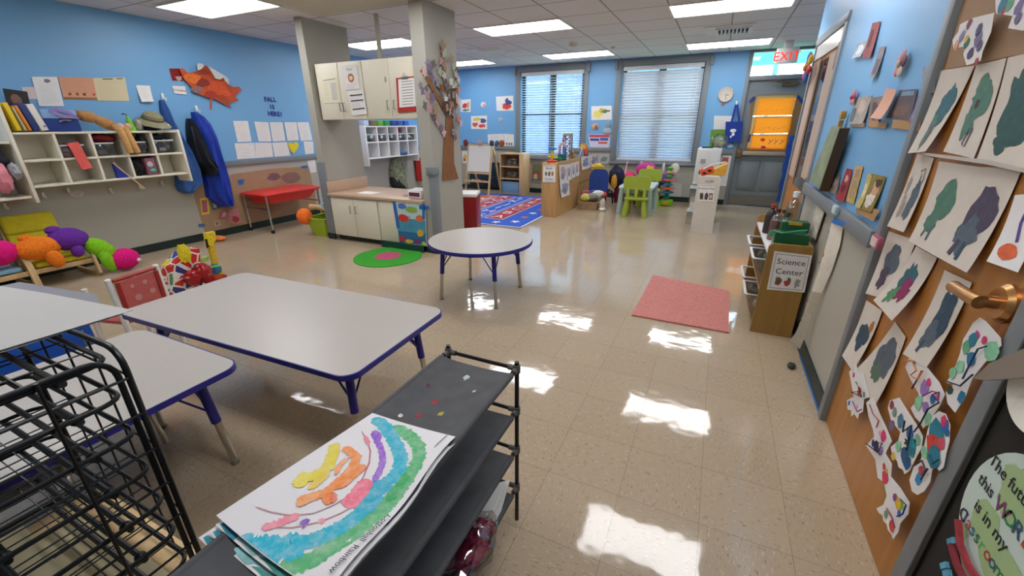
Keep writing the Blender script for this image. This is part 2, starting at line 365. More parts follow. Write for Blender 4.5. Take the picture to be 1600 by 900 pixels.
def vent(x, y, lab):
    t = thing('ceiling_vent', lab, 'vent', (x, y, H-.02))
    m = MB(); m.bb(x-.29, x+.29, y-.29, y+.29, H-.008, H-.002, M_fixture); m.build('backing', t)
    m = MB()
    for k in range(7): m.box((x-.09+k*.045, y, H-.02), (.006, .3, .03), M_whitepl, M=Matrix.Rotation(.5, 4, 'Y'))
    m.build('louvre', t)
    m = MB()
    m.bb(x-.13, x+.23, y-.17, y+.17, H-.0095, H-.0085, mat('vent_dark', '#4A4A4C', .7)); m.build('throat', t)
    m = MB()
    for a, b_, c_, d_ in ((-.16, .25, -.2, -.17), (-.16, .25, .17, .2), (-.16, -.13, -.17, .17), (.22, .25, -.17, .17)): m.bb(x+a, x+b_, y+c_, y+d_, H-.03, H, M_whitepl)
    m.build('frame', t)
vent(-.1, 6.85, 'white louvred air vent between the two ceiling lights on the exit door side')
vent(-3.62, 6.92, 'small louvred air vent beside the paper tree column')
p = on('z', H, 896, 67); m = MB(); m.lathe((p.x, p.y, H-.05), [(.045, 0), (.06, .02), (.06, .05)], mat('ivory_plastic', '#DCD3C2', .5), 20)
tag(m.build('smoke_detector'), 'small round ivory smoke detector on the ceiling', 'smoke detector')
p = on('z', H, 958, 73); m = MB(); m.lathe((p.x, p.y, H-.03), [(.015, 0), (.035, .02), (.035, .03)], mat('ivory_plastic', '#DCD3C2', .5), 16)
tag(m.build('sprinkler_head'), 'tiny round sprinkler head on the ceiling before the open blinds', 'sprinkler')

# ------------------------------------------------------------------ windows
M_dkframe = mat('dark_window_frame', '#3B3F49', .4)
M_slat = translucent('blind_slat', '#E9EDF0', .38)
M_slat2 = translucent('closed_blind_slat', '#D6D9E0', .10)
def window(i, W_, fr, lab, tilt, mslat):
    x0, x1, z0, z1 = W_
    t = bpy.data.objects.new('window_%d' % i, None); COL.objects.link(t); t.location = ((x0+x1)/2, YB, z0); t['kind'] = 'structure'
    m = MB(); a0, a1, c0, c1 = fr
    for q in ((a0, x0, c0, c1), (x1, a1, c0, c1), (x0, x1, z1, c1), (x0, x1, c0, z0)): m.bb(q[0], q[1], YB-.025, YB+.01, q[2], q[3], M_grayrail, .004)
    m.bb(a0-.03, a0+.02, YB-.06, YB-.025, c1-.16, c1-.02, M_grayrail); m.bb(a1-.02, a1+.03, YB-.06, YB-.025, c1-.16, c1-.02, M_grayrail)
    m.bb(a0-.02, a1+.02, YB-.05, YB, c0+.02, c0+.06, M_grayrail, .004)
    m.build('window_frame', t)
    m = MB(); xm = (x0+x1)/2; zm = z0+(z1-z0)*.5
    for q in ((x0, x0+.07, z0, z1), (x1-.07, x1, z0, z1), (xm-.065, xm+.065, z0, z1), (x0, x1, z0, z0+.05), (x0, x1, z1-.06, z1), (x0, x1, zm-.02, zm+.02)): m.bb(q[0], q[1], YB+.10, YB+.15, q[2], q[3], M_dkframe)
    m.build('sash', t)
    m = MB(); m.bb(x0, x1, YB+.12, YB+.126, z0, z1, M_glass); m.build('pane', t)
    b = thing('window_blind', lab, 'blind', (xm, YB+.03, z0))
    m = MB(); m.bb(x0+.012, x1-.012, YB, YB+.06, z1-.075, z1-.005, mat('blind_white', '#E4E4E2', .5), .005); m.build('headrail', b)
    m = MB(); pitch = .047; n = int((z1-z0-.12)/pitch)
    for k in range(n):
        z = z0+.045+k*.047; tl = tilt(k/n)
        R_ = Matrix.Rotation(tl, 3, 'X'); cs = [R_ @ Vector((0, (q-.5)*.05, .007*(1-(2*q-1)**2))) for q in (0, .2, .4, .6, .8, 1)]
        vs = [Vector((xx, YB+.032, z))+c_ for xx in (x0+.015, x1-.015) for c_ in cs]; m.add(vs, [(a, a+1, a+7, a+6) for a in range(5)], mslat)
    m.build('slats', b)
    m = MB(); m.bb(x0+.012, x1-.012, YB+.01, YB+.05, z0+.004, z0+.024, mat('blind_white', '#E4E4E2', .5), .003); m.build('bottom_rail', b)
    m = MB()
    for f in (.14, .5, .86): m.cyl((x0+(x1-x0)*f, YB+.004, z0+.02), (x0+(x1-x0)*f, YB+.004, z1-.06), .0018, M_whitepl, n=5)
    m.cyl((x1-.1, YB-.004, z1-.75), (x1-.1, YB-.004, z1-.08), .004, M_whitepl, n=6); m.build('cord', b)
window(1, W1, (-4.06, -2.49, .70, 2.535), 'white horizontal blind hanging with its slats open to the lawn', lambda f: math.radians(-10), M_slat)
window(2, W2, (-1.955, -.325, .66, 2.535), 'white horizontal blind hanging fully closed beside the clock', lambda f: math.radians(-55-20*f), M_slat2)

# ------------------------------------------------------------------ exit door and transom
t = bpy.data.objects.new('door_1', None); COL.objects.link(t); t.location = (.75, YB, 0); t['kind'] = 'structure'
M_doorgrey = mat('grey_door_paint', '#83898C', .4, vary=.02)
x0, x1 = .30, 1.20
m = MB()
for q in ((x0-.06, x0, 0, 2.56), (x1, x1+.06, 0, 2.56), (x0, x1, 2.10, 2.17), (x0, x1, 2.52, 2.56)): m.bb(q[0], q[1], YB-.02, YB+.12, q[2], q[3], M_doorgrey, .004)
m.build('door_frame', t)
m = MB()      # leaf with a window opening and two raised lower panels
gx0, gx1, gz0, gz1 = .46, 1.04, 1.02, 1.86
for q in ((x0, gx0, .01, 2.10), (gx1, x1, .01, 2.10), (gx0, gx1, .01, gz0), (gx0, gx1, gz1, 2.10)): m.bb(q[0], q[1], YB+.03, YB+.075, q[2], q[3], M_doorgrey)
for a in (.40, .79): m.bb(a, a+.31, YB+.02, YB+.032, .28, .80, M_doorgrey, .01); m.bb(a+.03, a+.28, YB+.014, YB+.022, .31, .77, M_doorgrey, .006)
m.build('door_leaf', t)
m = MB(); m.bb(x0+.02, x1-.02, YB+.018, YB+.031, .02, .20, M_steel); m.build('kick_plate', t)
m = MB(); m.bb(x0-.05, x1+.05, YB-.03, YB+.2, -.02, .012, M_steel, .004); m.build('threshold', t)
m = MB(); m.bb(.36, 1.14, YB-.045, YB+.005, .90, .965, mat('beige_metal', '#B5A48C', .4), .008); m.bb(.30, .40, YB-.05, YB+.03, .86, 1.0, mat('bronze_brown', '#7A6144', .4, metal=.4), .008); m.build('push_bar', t)
m = MB(); m.bb(gx0, gx1, YB+.05, YB+.056, gz0, gz1, M_glass); m.bb(x0, x1, YB+.05, YB+.056, 2.17, 2.52, M_glass); m.build('pane', t)
m = MB(); m.bb(.80, 1.0, YB-.03, YB+.03, 2.0, 2.07, mat('bronze_brown', '#7A6144'), .006); m.tube([(.9, YB-.03, 2.05), (.7, YB-.12, 2.06), (.6, YB-.02, 2.08)], .012, mat('bronze_brown', '#7A6144')); m.build('door_closer', t)
# exit sign
t = thing('exit_sign', 'white exit sign with red letters hung under the ceiling before the transom', 'sign', (.72, 8.15, 2.26))
m = MB(); m.bb(.575, .865, 8.13, 8.18, 2.265, 2.47, M_whitepl, .012); m.build('housing', t)
m = MB(); m.bb(.66, .78, 8.13, 8.18, 2.47, H, M_whitepl, .006); m.build('canopy', t)
m = MB(); m.text((.72, 8.1285, 2.30), (1, 0, 0), (0, 0, 1), .17, 'EXIT', mat('exit_red', '#FF2A22', .5, emit=.9)); m.build('lettering', t)

# papers on the exit door, lit through the glass
m = MB(); yk = YB+.026
def pxy(y, *pts): return [on('y', y, a, b) for a, b in pts]
def holed(name, label, outer, y):
    mm = MB(); mm.face(pxy(y, *outer), translucent('kraft_lit', '#B08A5E', .35)); return tag(mm.build(name), label, 'paper')
M_orange = translucent('orange_paper', '#EE7E22', .42)
holed('kraft_or_lit_wood', 'brown kraft paper taped across the top of the exit door window', [(1178, 152), (1188, 148), (1246, 147), (1254, 162), (1249, 181), (1239, 181), (1243, 153), (1187, 154), (1180, 181), (1171, 181), (1173, 162)], yk)
holed('kraft_or_lit_wood', 'brown kraft paper behind the middle orange drawing on the exit door', [(1174, 182), (1246, 181), (1242, 211), (1234, 211), (1237, 183), (1182, 184), (1177, 211), (1168, 212)], yk+.0015)
holed('kraft_or_lit_wood', 'brown kraft paper behind the lowest orange drawing on the exit door', [(1167, 210), (1240, 209), (1236, 236), (1228, 236), (1231, 211), (1176, 212), (1172, 236), (1163, 237)], yk+.0025)
lab = ['plain orange paper, topmost of the three on the exit door', 'orange paper with faint marks, middle of the three on the exit door', 'orange paper with red and purple drawing, lowest on the exit door']
for i, q in enumerate([[(1186, 154), (1243, 153), (1238, 180), (1179, 181)], [(1181, 183), (1238, 182), (1234, 208), (1175, 209)], [(1175, 211), (1231, 210), (1228, 235), (1171, 235)]]):
    m = MB(); P = pxy(yk-.004-.001*i, *q); m.face(P, M_orange)
    S = lambda u, v, P=P: (P[3]*(1-u)+P[2]*u)*(1-v)+(P[0]*(1-u)+P[1]*u)*v+Vector((0, -.001, 0))
    if i == 2:
        for (u, v, r, c) in ((.33, .68, .07, '#E84A1E'), (.36, .22, .06, '#D8467E'), (.40, .20, .05, '#D8467E')): m.face([S(u+r*math.cos(a/12*2*PI), v+r*1.5*math.sin(a/12*2*PI)) for a in range(12)], paint(c))
        for u0 in (.5, .66, .82): m.tube([S(u0, .72), S(u0+.05, .55), S(u0-.02, .4), S(u0+.08, .6), S(u0+.1, .7)], .004, paint('#7A3E8E'), 5)
    else:
        for k in range(6): m.tube([S(.15+.13*k, .2+.1*(k % 3)), S(.2+.13*k, .3+.1*(k % 2))], .003, paint('#D9702A'), 4)
    tag(m.build('orange_drawing'), lab[i], 'drawing', 'orange papers on the exit door')
for i, (q, l) in enumerate([([(1170, 158), (1178, 150), (1181, 153), (1172, 162)], 'strip of blue tape at the upper hinge corner of the door papers'),
                            ([(1247, 148), (1256, 158), (1253, 163), (1245, 153)], 'strip of blue tape at the upper free corner of the door papers'),
                            ([(1171, 210), (1174, 210), (1171, 222), (1168, 222)], 'strip of blue tape beside the lowest orange drawing')]):
    m = MB(); m.face(pxy(yk-.008, *q), mat('navy_tape', '#2A3F86', .6)); tag(m.build('tape_strip'), l, 'tape')
m = MB()
p0, p1 = on('y', 8.55, 1237, 212), on('y', 8.55, 1217, 315)
for k in range(3):
    pts = [p0.lerp(p1, j/14)+Vector((.02*k-.02+.012*math.sin(j*1.7+k), .012*math.cos(j*2.1+k), 0)) for j in range(15)]
    m.tube(pts, .02, mat('royal_blue_cloth', '#2450A8', .7), flat=(.035, .004))
tag(m.build('hanging_streamer'), 'blue crinkled streamer hanging down beside the exit door', 'streamer')

# ------------------------------------------------------------------ side door in the right wall (tall glass strip)
t = bpy.data.objects.new('door_2', None); COL.objects.link(t); t.location = (XR, 4.7, 0); t['kind'] = 'structure'
y0, y1, zt = RD
m = MB()
for q in ((y0-.05, y0+.02, 0, zt), (y1-.02, y1+.05, 0, zt), (y0-.05, y1+.05, zt-.02, zt+.05)): m.bb(XR-.012, XR+.13, q[0], q[1], q[2], q[3], M_grayrail, .004)
m.build('door_frame', t)
M_pinkbeige = wood('pinkish_beige_board', '#CDB39D', '#C0A48D', .5, 3)
m = MB(); xd = XR+.010
for q in ((y0+.02, 4.24, .01, 2.09), (4.95, y1-.02, .01, 2.09), (4.24, 4.95, .01, .86), (4.24, 4.95, 1.93, 2.09)): m.bb(xd, xd+.045, q[0], q[1], q[2], q[3], M_oak)
m.build('door_leaf', t)
m = MB(); m.bb(xd-.014, xd, 4.22, 4.52, .98, 1.93, M_pinkbeige); m.bb(xd-.014, xd, 4.93, 5.22, .93, 1.95, M_pinkbeige); m.build('glazing_bead', t)
m = MB(); m.bb(xd+.004, xd+.02, 4.24, 4.95, .86, 1.93, mat('dark_door_glass', '#2C3032', .08, spec=.8)); m.build('pane', t)
m = MB(); m.bb(xd-.014, xd-.002, y0+.03, y1-.03, 1.965, 2.085, mat('cream_header', '#D9CFBE', .25)); m.build('header_panel', t)
m = MB(); m.bb(xd-.02, xd, 4.2, 4.25, .87, 1.0, mat('walnut_hinge', '#6E4526', .4)); m.bb(xd-.02, xd, 4.2, 4.25, 1.8, 1.98, mat('walnut_hinge', '#6E4526', .4)); m.build('hinge', t)
# blue strip banner along the wall end
# ------------------------------------------------------------------ oak door close to the camera
t = bpy.data.objects.new('door_3', None); COL.objects.link(t); t.location = (XR, 1.77, 0); t['kind'] = 'structure'
m = MB()
for q in ((OD[0]-.055, OD[0]+.005, 0, 2.15), (OD[1]-.005, OD[1]+.05, 0, 2.15), (OD[0]-.055, OD[1]+.05, 2.10, 2.15)): m.bb(XR-.022, XR+.13, q[0], q[1], q[2], q[3], M_grayrail, .004)
m.build('door_frame', t)
m = MB(); m.bb(XR+.004, XR+.045, OD[0]+.008, OD[1]-.008, .008, 2.095, M_oak); m.build('door_leaf', t)
M_bronze = mat('satin_bronze', '#C08E58', .3, metal=.75)
m = MB(); m.lathe((XR+.004, 1.375, 1.0), [(.05, 0), (.05, .010), (.04, .02)], M_bronze, 24, (-1, 0, 0)); m.lathe((XR-.005, 1.375, 1.0), [(.017, 0), (.016, .05)], M_bronze, 16, (-1, 0, 0))
m.tube([(XR-.052, 1.36, 1.0), (XR-.058, 1.40, 1.0), (XR-.056, 1.46, .998), (XR-.05, 1.5, .993)], [.018, .016, .015, .017], M_bronze, 14)
h = m.build('door_handle', t); h['label'] = 'bronze lever handle with round rose'
m = MB()
for z in (.25, 1.1, 1.9): m.cyl((XR-.008, OD[1]+.006, z), (XR-.008, OD[1]+.006, z+.09), .008, mat('brown_hinge', '#8A5A2C', .4, metal=.5), n=10)
m.build('hinge', t)
m = MB(); m.bb(XR+.002, XR+.004, OD[0]+.02, OD[0]+.075, .88, 1.14, M_bronze)
m.build('latch_plate', t)

# black board with round poster beside the oak door
m = MB(); m.bb(XR-.012, XR, .35, 1.222, 0, 1.75, mat('black_felt_board', '#262421', .85, vary=.08)); t = tag(m.build('display_board'), 'tall black display board beside the oak door frame, carrying the round poster', 'board')
m = MB(); m.bb(XR-.02, XR-.002, 1.210, 1.226, 0, 1.75, mat('black_trim', '#171614', .6)); m.build('edge_strip', t)
t = thing('round_poster', 'round pale green globe poster with hand lettered words about the future', 'poster', (XR-.014, .99, .56))
M_globe = mat('poster_pale', '#CFE0D6', .6); M_glob2 = mat('poster_green', '#A9C58E', .6)
cy_, cz_, R_ = .998, .592, .190
def PW(y, z, d=0): return Vector((XR-.016-d, y, z))
m = MB(); m.prism([PW(cy_+R_*math.cos(a/40*2*PI), cz_+R_*1.02*math.sin(a/40*2*PI)) for a in range(40)], (.003, 0, 0), M_globe)
def blobpts(cy, cz, ry, rz, seed, n=18, rough=.35): return [(cy+ry*(1+rough*mnoise.noise((math.cos(a/n*2*PI)*1.5, math.sin(a/n*2*PI)*1.5, seed)))*math.cos(a/n*2*PI), cz+rz*(1+rough*mnoise.noise((math.cos(a/n*2*PI)*1.5, math.sin(a/n*2*PI)*1.5, seed)))*math.sin(a/n*2*PI)) for a in range(n)]
for (y, z, ry, rz, s) in ((1.09, .56, .05, .05, 1), (1.05, .68, .06, .07, 2), (1.13, .49, .02, .02, 3), (1.0, .52, .08, .05, 5), (.88, .62, .05, .09, 7)): m.face([PW(a, b_, .0006+.0001*s) for a, b_ in blobpts(y, z, ry, rz, s)], M_glob2)
m.build('disc', t)
m = MB(); dr = (0, -1, 0)
def ptext(y, z, s, txt, col, dz=(0, 0, 1)): m.text(PW(y, z, .0016), dr, dz, s, txt, col, center=False, bold=.012)
ptext(1.162, .678, .041, 'The future of', M_ink); ptext(1.164, .618, .041, 'this', M_ink)
for k, (ch, c) in enumerate(zip('WORLD', ('#7E3A66', '#2F7A4E', '#33507A', '#B04A36', '#2F7A4E'))): ptext(1.093-.034*k, .612, .05, ch, paint(c))
ptext(1.138, .560, .042, 'is in my', M_ink)
for k, (ch, c) in enumerate(zip('Classroom', ('#2A2A3A', '#6A4E9A', '#C05A70', '#3A7A9A', '#2F6A4E', '#6EB06A', '#C0453A', '#33507A', '#2F7A4E'))): ptext(1.170-.0205*k+(0.006 if k > 1 else 0), .503, .046, ch, paint(c))
m.build('lettering', t)
# rolled paper flag near the poster, paper plate
m = MB(); c0 = on('x', XR-.02, 1640, 615); m.lathe(c0, [(.001, 0), (.055, 0), (.085, .014), (.092, .016)], mat('paper_plate', '#E6DFD2', .7, bump=.3, scale=60), 40, (-1, 0, 0), cap=False); tag(m.build('paper_plate'), 'white ridged paper plate on the black board above the round poster', 'paper plate')
m = MB(); P = [on('x', XR-.06, a, b_) for a, b_ in ((1521, 592), (1545, 568), (1610, 540), (1640, 565), (1600, 590), (1545, 594))]; m.prism(P, (.004, 0, 0), mat('grey_tissue', '#8E8174', .7)); tag(m.build('paper_fin'), 'grey brown fin of folded paper sticking out beside the paper plate', 'paper')
m = MB()
for pts, c in (([(1497, 812), (1500, 850), (1512, 882), (1530, 910)], '#A23540'), ([(1486, 850), (1494, 880), (1506, 905)], '#8C2C38')):
    m.tube([on('x', XR-.03, a, b_) for a, b_ in pts], .014, paint(c), flat=(.008, .016), up=(1, 0, 0))
for a, b_ in ((1487, 846), (1476, 884), (1480, 896)): p = on('x', XR-.03, a, b_); m.box(p, (.006, .014, .03), paint('#5FA7C4'), M=Matrix.Rotation(.5, 4, 'X'))
tag(m.build('paper_figure'), 'red and light blue paper strips pinned on the black board below the globe poster', 'paper decoration')

# ------------------------------------------------------------------ kitchenette
M_ctop = mat('tan_laminate_counter', '#C9AC93', .3, vary=.05, scale=60)
t = thing('base_cabinet', 'cream two door base cabinet on the wing wall side of the counter', 'cabinet', (-4.0, 4.2, 0))
def doors(t, x0, x1, z0, z1, yf, n, handles, thick=.02):
    wd = (x1-x0)/n
    for k in range(n):
        m = MB(); m.bb(x0+k*wd+.004, x0+(k+1)*wd-.004, yf-thick, yf, z0, z1, M_cream, .003); d = m.build('door', t)
        for hx, hz in handles[k]:
            m = MB(); m.tube([(hx, yf-thick, hz-.045), (hx, yf-thick-.03, hz-.045), (hx, yf-thick-.03, hz+.045), (hx, yf-thick, hz+.045)], .005, M_chrome, 8); m.build('handle', d)
m = MB(); m.bb(-4.45, -3.65, 3.92, 4.58, .07, .575, M_cream); m.bb(-4.44, -3.65, 3.97, 4.5, 0, .07, M_base); m.build('body', t)
doors(t, -4.43, -3.66, .075, .555, 3.92, 2, [[(-4.085, .43)], [(-3.995, .43)]])
t = thing('base_cabinet', 'cream single panel base cabinet behind the fish poster', 'cabinet', (-3.3, 4.2, 0))
m = MB(); m.bb(-3.645, -2.97, 3.92, 4.58, .07, .575, M_cream); m.bb(-3.645, -2.97, 3.97, 4.5, 0, .07, M_base); m.build('body', t)
doors(t, -3.645, -2.975, .075, .555, 3.92, 1, [[]])
m = MB(); m.bb(-4.455, -2.97, 3.885, 4.6, .58, .615, M_ctop, .006); o = m.build('countertop'); tag(o, 'tan laminate countertop spanning the cream base cabinets', 'countertop')
m = MB(); m.bb(-4.455, -4.435, 3.90, 4.6, .615, .755, M_ctop, .004); m.build('backsplash', o)
m = MB(); m.bb(-3.40, -3.02, 4.08, 4.45, .6155, .620, M_steel, .002); m.bb(-3.37, -3.05, 4.11, 4.42, .6203, .621, mat('sink_dark', '#6B6862', .35, metal=.6)); m.build('sink', o)
# upper cabinets
for (a, b_, l, hs) in ((-4.43, -3.72, 'cream wall cabinet with paper notices taped on both doors', [[(-4.085, 1.62)], [(-4.03, 1.62)]]), (-3.715, -2.975, 'cream wall cabinet with the clipboard hung on its door', [[(-3.38, 1.63)], [(-3.29, 1.63)]])):
    t = thing('wall_cabinet', l, 'cabinet', ((a+b_)/2, 4.15, 1.48), 0, 'cream wall cabinets over the counter')
    m = MB(); m.bb(a, b_, 4.0, 4.32, 1.485, 2.09, M_cream, .003); m.build('body', t); doors(t, a, b_, 1.487, 2.088, 4.0, 2, hs)
m = MB()
for z in (1.55, 1.98): m.bb(-4.45, -4.43, 3.975, 3.99, z, z+.06, M_steel)

# ------------------------------------------------------------------ wall sheets
def sheet(name, label, cat, q, ax, val, m0, marks=(), group=None, curl=0, back=None, n=6):
    """q: surveyed corners tl, tr, br, bl; ax/val: the wall; marks in u (across) and v (up)"""
    P = [on(ax, val, a, b_) for a, b_ in q]
    i = 'xyz'.index(ax); N = Vector((0, 0, 0)); N[i] = -1 if (ax == 'y' or val > 0) else 1
    def S(u, v, d=0):
        b = (P[3]*(1-u)+P[2]*u)*(1-v)+(P[0]*(1-u)+P[1]*u)*v
        return b+N*(d+.003+abs(curl)*((1-v)**2 if curl > 0 else (4*u*(1-u))))
    W = max((P[1]-P[0]).length, 1e-4); Hh = max((P[3]-P[0]).length, 1e-4)
    mb = MB(); mb.fn(lambda u, v: S(u, v), n if curl else 1, n if curl else 1, m0)
    d = .0008
    for k in marks:
        d += .00025
        if k[0] == 'blob':
            _, u, v, ru, rv, col, seed = k[:7]; rough = k[7] if len(k) > 7 else .45; rot = k[8] if len(k) > 8 else 0
            rings = []
            for j in range(4):
                f = j/3
                rr = []
                for a in range(26):
                    th = a/26*2*PI; g = 1+rough*(mnoise.noise((math.cos(th)*1.6, math.sin(th)*1.6, seed*1.7))+.5*mnoise.noise((math.cos(th)*5, math.sin(th)*5, seed*2.1))+.35*mnoise.noise((math.cos(th)*11, math.sin(th)*11, seed*3.3)))
                    x, y = ru*f*g*math.cos(th)*W, rv*f*g*math.sin(th)*Hh
                    x, y = x*math.cos(rot)-y*math.sin(rot), x*math.sin(rot)+y*math.cos(rot)
                    rr.append(S(min(.985, max(.015, u+x/W)), min(.985, max(.015, v+y/Hh)), d))
                rings.append(rr)
            vs = [p for r in rings for p in r]; fs = []
            for j in range(3):
                for a in range(26): a2 = (a+1) % 26; fs.append((j*26+a, j*26+a2, (j+1)*26+a2, (j+1)*26+a))
            mb.add(vs, fs, col)
        elif k[0] == 'rect':
            _, u0, u1, v0, v1, col = k; mb.fn(lambda u, v: S(u0+(u1-u0)*u, v0+(v1-v0)*v, d), 4 if curl else 1, 4 if curl else 1, col)
        elif k[0] == 'lines':
            _, u0, u1, v0, v1, nl, col = k
            for j in range(nl):
                v = v1-(v1-v0)*j/max(1, nl-1); e = u1-(u1-u0)*(.35*((j*7919) % 10)/10)
                mb.fn(lambda a, b_: S(u0+(e-u0)*a, v-.004*.3+b_*.008*(.2/Hh if Hh > .2 else 1), d), 2, 1, col)
        elif k[0] == 'stroke':
            _, pts, wd, col = k
            L_ = []
            for j, (u, v) in enumerate(pts):
                a = pts[max(0, j-1)]; b_ = pts[min(len(pts)-1, j+1)]; tx, ty = (b_[0]-a[0])*W, (b_[1]-a[1])*Hh; l = math.hypot(tx, ty) or 1
                nx, ny = -ty/l*wd/2, tx/l*wd/2; L_.append((S(u+nx/W, v+ny/Hh, d), S(u-nx/W, v-ny/Hh, d)))
            mb.add([p for a in L_ for p in a], [(2*j, 2*j+1, 2*j+3, 2*j+2) for j in range(len(L_)-1)], col)
        elif k[0] == 'text':
            _, u, v, size, s_, col = k; xd = (S(.6, .5)-S(.4, .5)); yd = (S(.5, .6)-S(.5, .4)); mb.text(S(u, v, d+.0004), xd, yd, size, s_, col)
    o = mb.build(name); return tag(o, label, cat, group)
M_greyink = mat('grey_print', '#8A8A90', .8)
TXT = ('lines', .12, .9, .1, .9, 12, M_greyink)
# kitchenette papers
sheet('notice', 'pale typed notice on the leftmost cream wall cabinet door', 'paper', [(503, 124), (526, 120), (531, 160), (507, 161)], 'y', 3.978, M_ivory, [('rect', .1, .9, .92, .95, M_greyink), ('rect', .55, .9, .1, .8, mat('pale_grey_print', '#C9C5BA', .8)), ('lines', .1, .5, .1, .8, 8, M_greyink)])
sheet('poster', 'white poster with orange round emblem taped to the second wall cabinet door', 'poster', [(533, 103), (558, 101), (562, 139), (540, 141)], 'y', 3.976, M_white, [('blob', .52, .48, .2, .18, paint('#B9683A'), 3, .1), ('blob', .52, .48, .11, .1, paint('#E8D2B8'), 4, .2), ('text', .5, .8, .035, 'Diaper', M_greyink), ('lines', .2, .85, .08, .22, 3, M_greyink)])
sheet('notice', 'white notice with dark printed bars under the emblem poster', 'paper', [(543, 142), (568, 140), (574, 178), (551, 181)], 'y', 3.974, M_white, [('rect', .1, .9, .78, .83, M_ink), ('rect', .1, .9, .56, .61, M_ink), ('rect', .1, .9, .22, .27, M_ink), ('lines', .1, .9, .33, .5, 4, M_greyink), ('lines', .1, .9, .66, .74, 2, M_greyink)])
t = thing('clipboard', 'red clipboard with a typed list hung on the cream wall cabinet', 'clipboard', (-3.13, 3.97, 1.62))
m = MB(); m.prism(pxy(3.972, (619, 122), (648, 119), (650, 174), (622, 176)), (0, -.004, 0), paint('#B5302A')); m.build('board', t)
m = MB(); P = pxy(3.966, (622, 124), (648, 121), (650, 166), (624, 168)); m.face(P, M_white)
for k in range(9): f = .1+k*.1; a = P[0].lerp(P[3], f).lerp(P[1].lerp(P[2], f), .2); b_ = P[0].lerp(P[3], f).lerp(P[1].lerp(P[2], f), .85); m.tube([a+Vector((0, -.001, 0)), b_+Vector((0, -.001, 0))], .003, M_greyink, 4)
m.build('list', t)
p = on('y', 3.96, 632, 121); m = MB(); m.box(p, (.09, .012, .022), M_steel, bev=.004); m.tube([p+Vector((-.02, 0, .01)), p+Vector((-.01, 0, .04)), p+Vector((.01, 0, .04)), p+Vector((.02, 0, .01))], .003, M_steel, 6); m.build('clip', t)
p = on('y', 3.96, 602, 124); m = MB(); m.ell(p, (.012, .006, .03), mat('smoked_hook', '#A9A59B', .3)); tag(m.build('adhesive_hook'), 'clear adhesive hook on the cream cabinet door beside the clipboard', 'hook')
# fish poster on base cabinet with tape
y_ = 3.895
M_sea = mat('sea_blue_print', '#4C97B8', .6, vary=.12, scale=6)
o = sheet('fish_poster', 'blue underwater fish poster hung below the counter edge', 'poster', [(615, 314), (665, 319), (667, 384), (624, 380)], 'y', y_, mat('poster_ice', '#BFD8DC', .6), [('rect', .02, .98, .02, .62, M_sea), ('rect', .02, .98, .02, .3, mat('sea_deep', '#2F6E9C', .6, vary=.1)),
    ('blob', .26, .62, .17, .09, paint('#D93A2E'), 1, .15), ('blob', .80, .65, .13, .08, paint('#E2713A'), 2, .15), ('blob', .80, .30, .12, .08, paint('#E9B232'), 6, .3), ('blob', .14, .12, .14, .06, paint('#C43B4A'), 8, .3), ('blob', .38, .07, .15, .05, paint('#E2C94A'), 9, .3),
    ('blob', .68, .08, .10, .07, paint('#8A3A86'), 10, .4), ('blob', .9, .05, .08, .04, paint('#C9D24A'), 11, .3), ('blob', .56, .84, .2, .07, paint('#8FB24A'), 12, .2), ('blob', .25, .90, .14, .06, paint('#5A78C8'), 13, .3), ('stroke', [(.38, .62), (.48, .68), (.48, .56), (.38, .62)], .012, paint('#D93A2E'))])
for q, l in (([(613, 314), (618, 314), (625, 356), (620, 357)], 'long blue tape strip along the edge of the fish poster facing the cabinet doors'), ([(655, 320), (670, 322), (670, 328), (655, 327)], 'crosswise blue tape strip on the upper corner of the fish poster'), ([(659, 318), (664, 318), (664, 343), (660, 343)], 'upright blue tape strip by the column on the fish poster')):
    m = MB(); m.face(pxy(y_-.006, *q), M_tape); tag(m.build('tape_strip'), l, 'tape')
m = MB(); m.bb(-3.62, -2.99, 3.86, 3.885, .005, .085, mat('deep_green_mat', '#17463A', .7)); tag(m.build('kick_cover'), 'dark green rubber kick strip on the floor below the fish poster', 'kick strip')
# box on the counter
t = thing('tissue_box', 'white and plum box on the counter next to the column', 'box', (-3.12, 4.02, .615))
m = MB(); m.bb(-3.22, -3.03, 3.96, 4.12, .621, .715, M_white, .004); m.build('carton', t)
m = MB(); m.bb(-3.2, -3.05, 3.956, 3.96, .645, .69, paint('#6B2F52')); m.build('panel_print', t)
m = MB(); m.box((-3.12, 4.06, .722), (.14, .1, .008), M_white, rz=.3); m.build('leaflet', t)
m = MB(); m.bb(-4.1, -3.85, 4.02, 4.2, .616, .617, M_white); tag(m.build('loose_paper'), 'thin white paper lying on the tan countertop', 'paper')

# waste bin
t = thing('waste_bin', 'dark red square waste bin with white swing lid behind the column', 'bin', (-3.02, 4.93, 0))
M_dkred = mat('dark_red_metal', '#8E1C1E', .3)
m = MB(); m.box((-3.02, 4.93, .265), (.34, .34, .53), M_dkred, rz=.35, bev=.006); m.build('body', t)
m = MB(); m.box((-3.02, 4.93, .55), (.35, .35, .045), M_whitepl, rz=.35, bev=.01); m.build('lid', t)
# green round mat
t = tag(MB().lathe((-3.27, 3.57, 0), [(.385, 0), (.385, .008), (.37, .012)], mat('green_pile', '#3BA42E', .95, vary=.12, scale=120, bump=.5), 48).build('round_mat'), 'round green rug with a pink centre on the floor before the counter', 'rug')
m = MB(); m.lathe((-3.27, 3.57, .012), [(.15, 0), (.145, .004)], mat('pink_pile', '#C4587A', .95, vary=.12, scale=120, bump=.5), 40); m.build('centre', t)

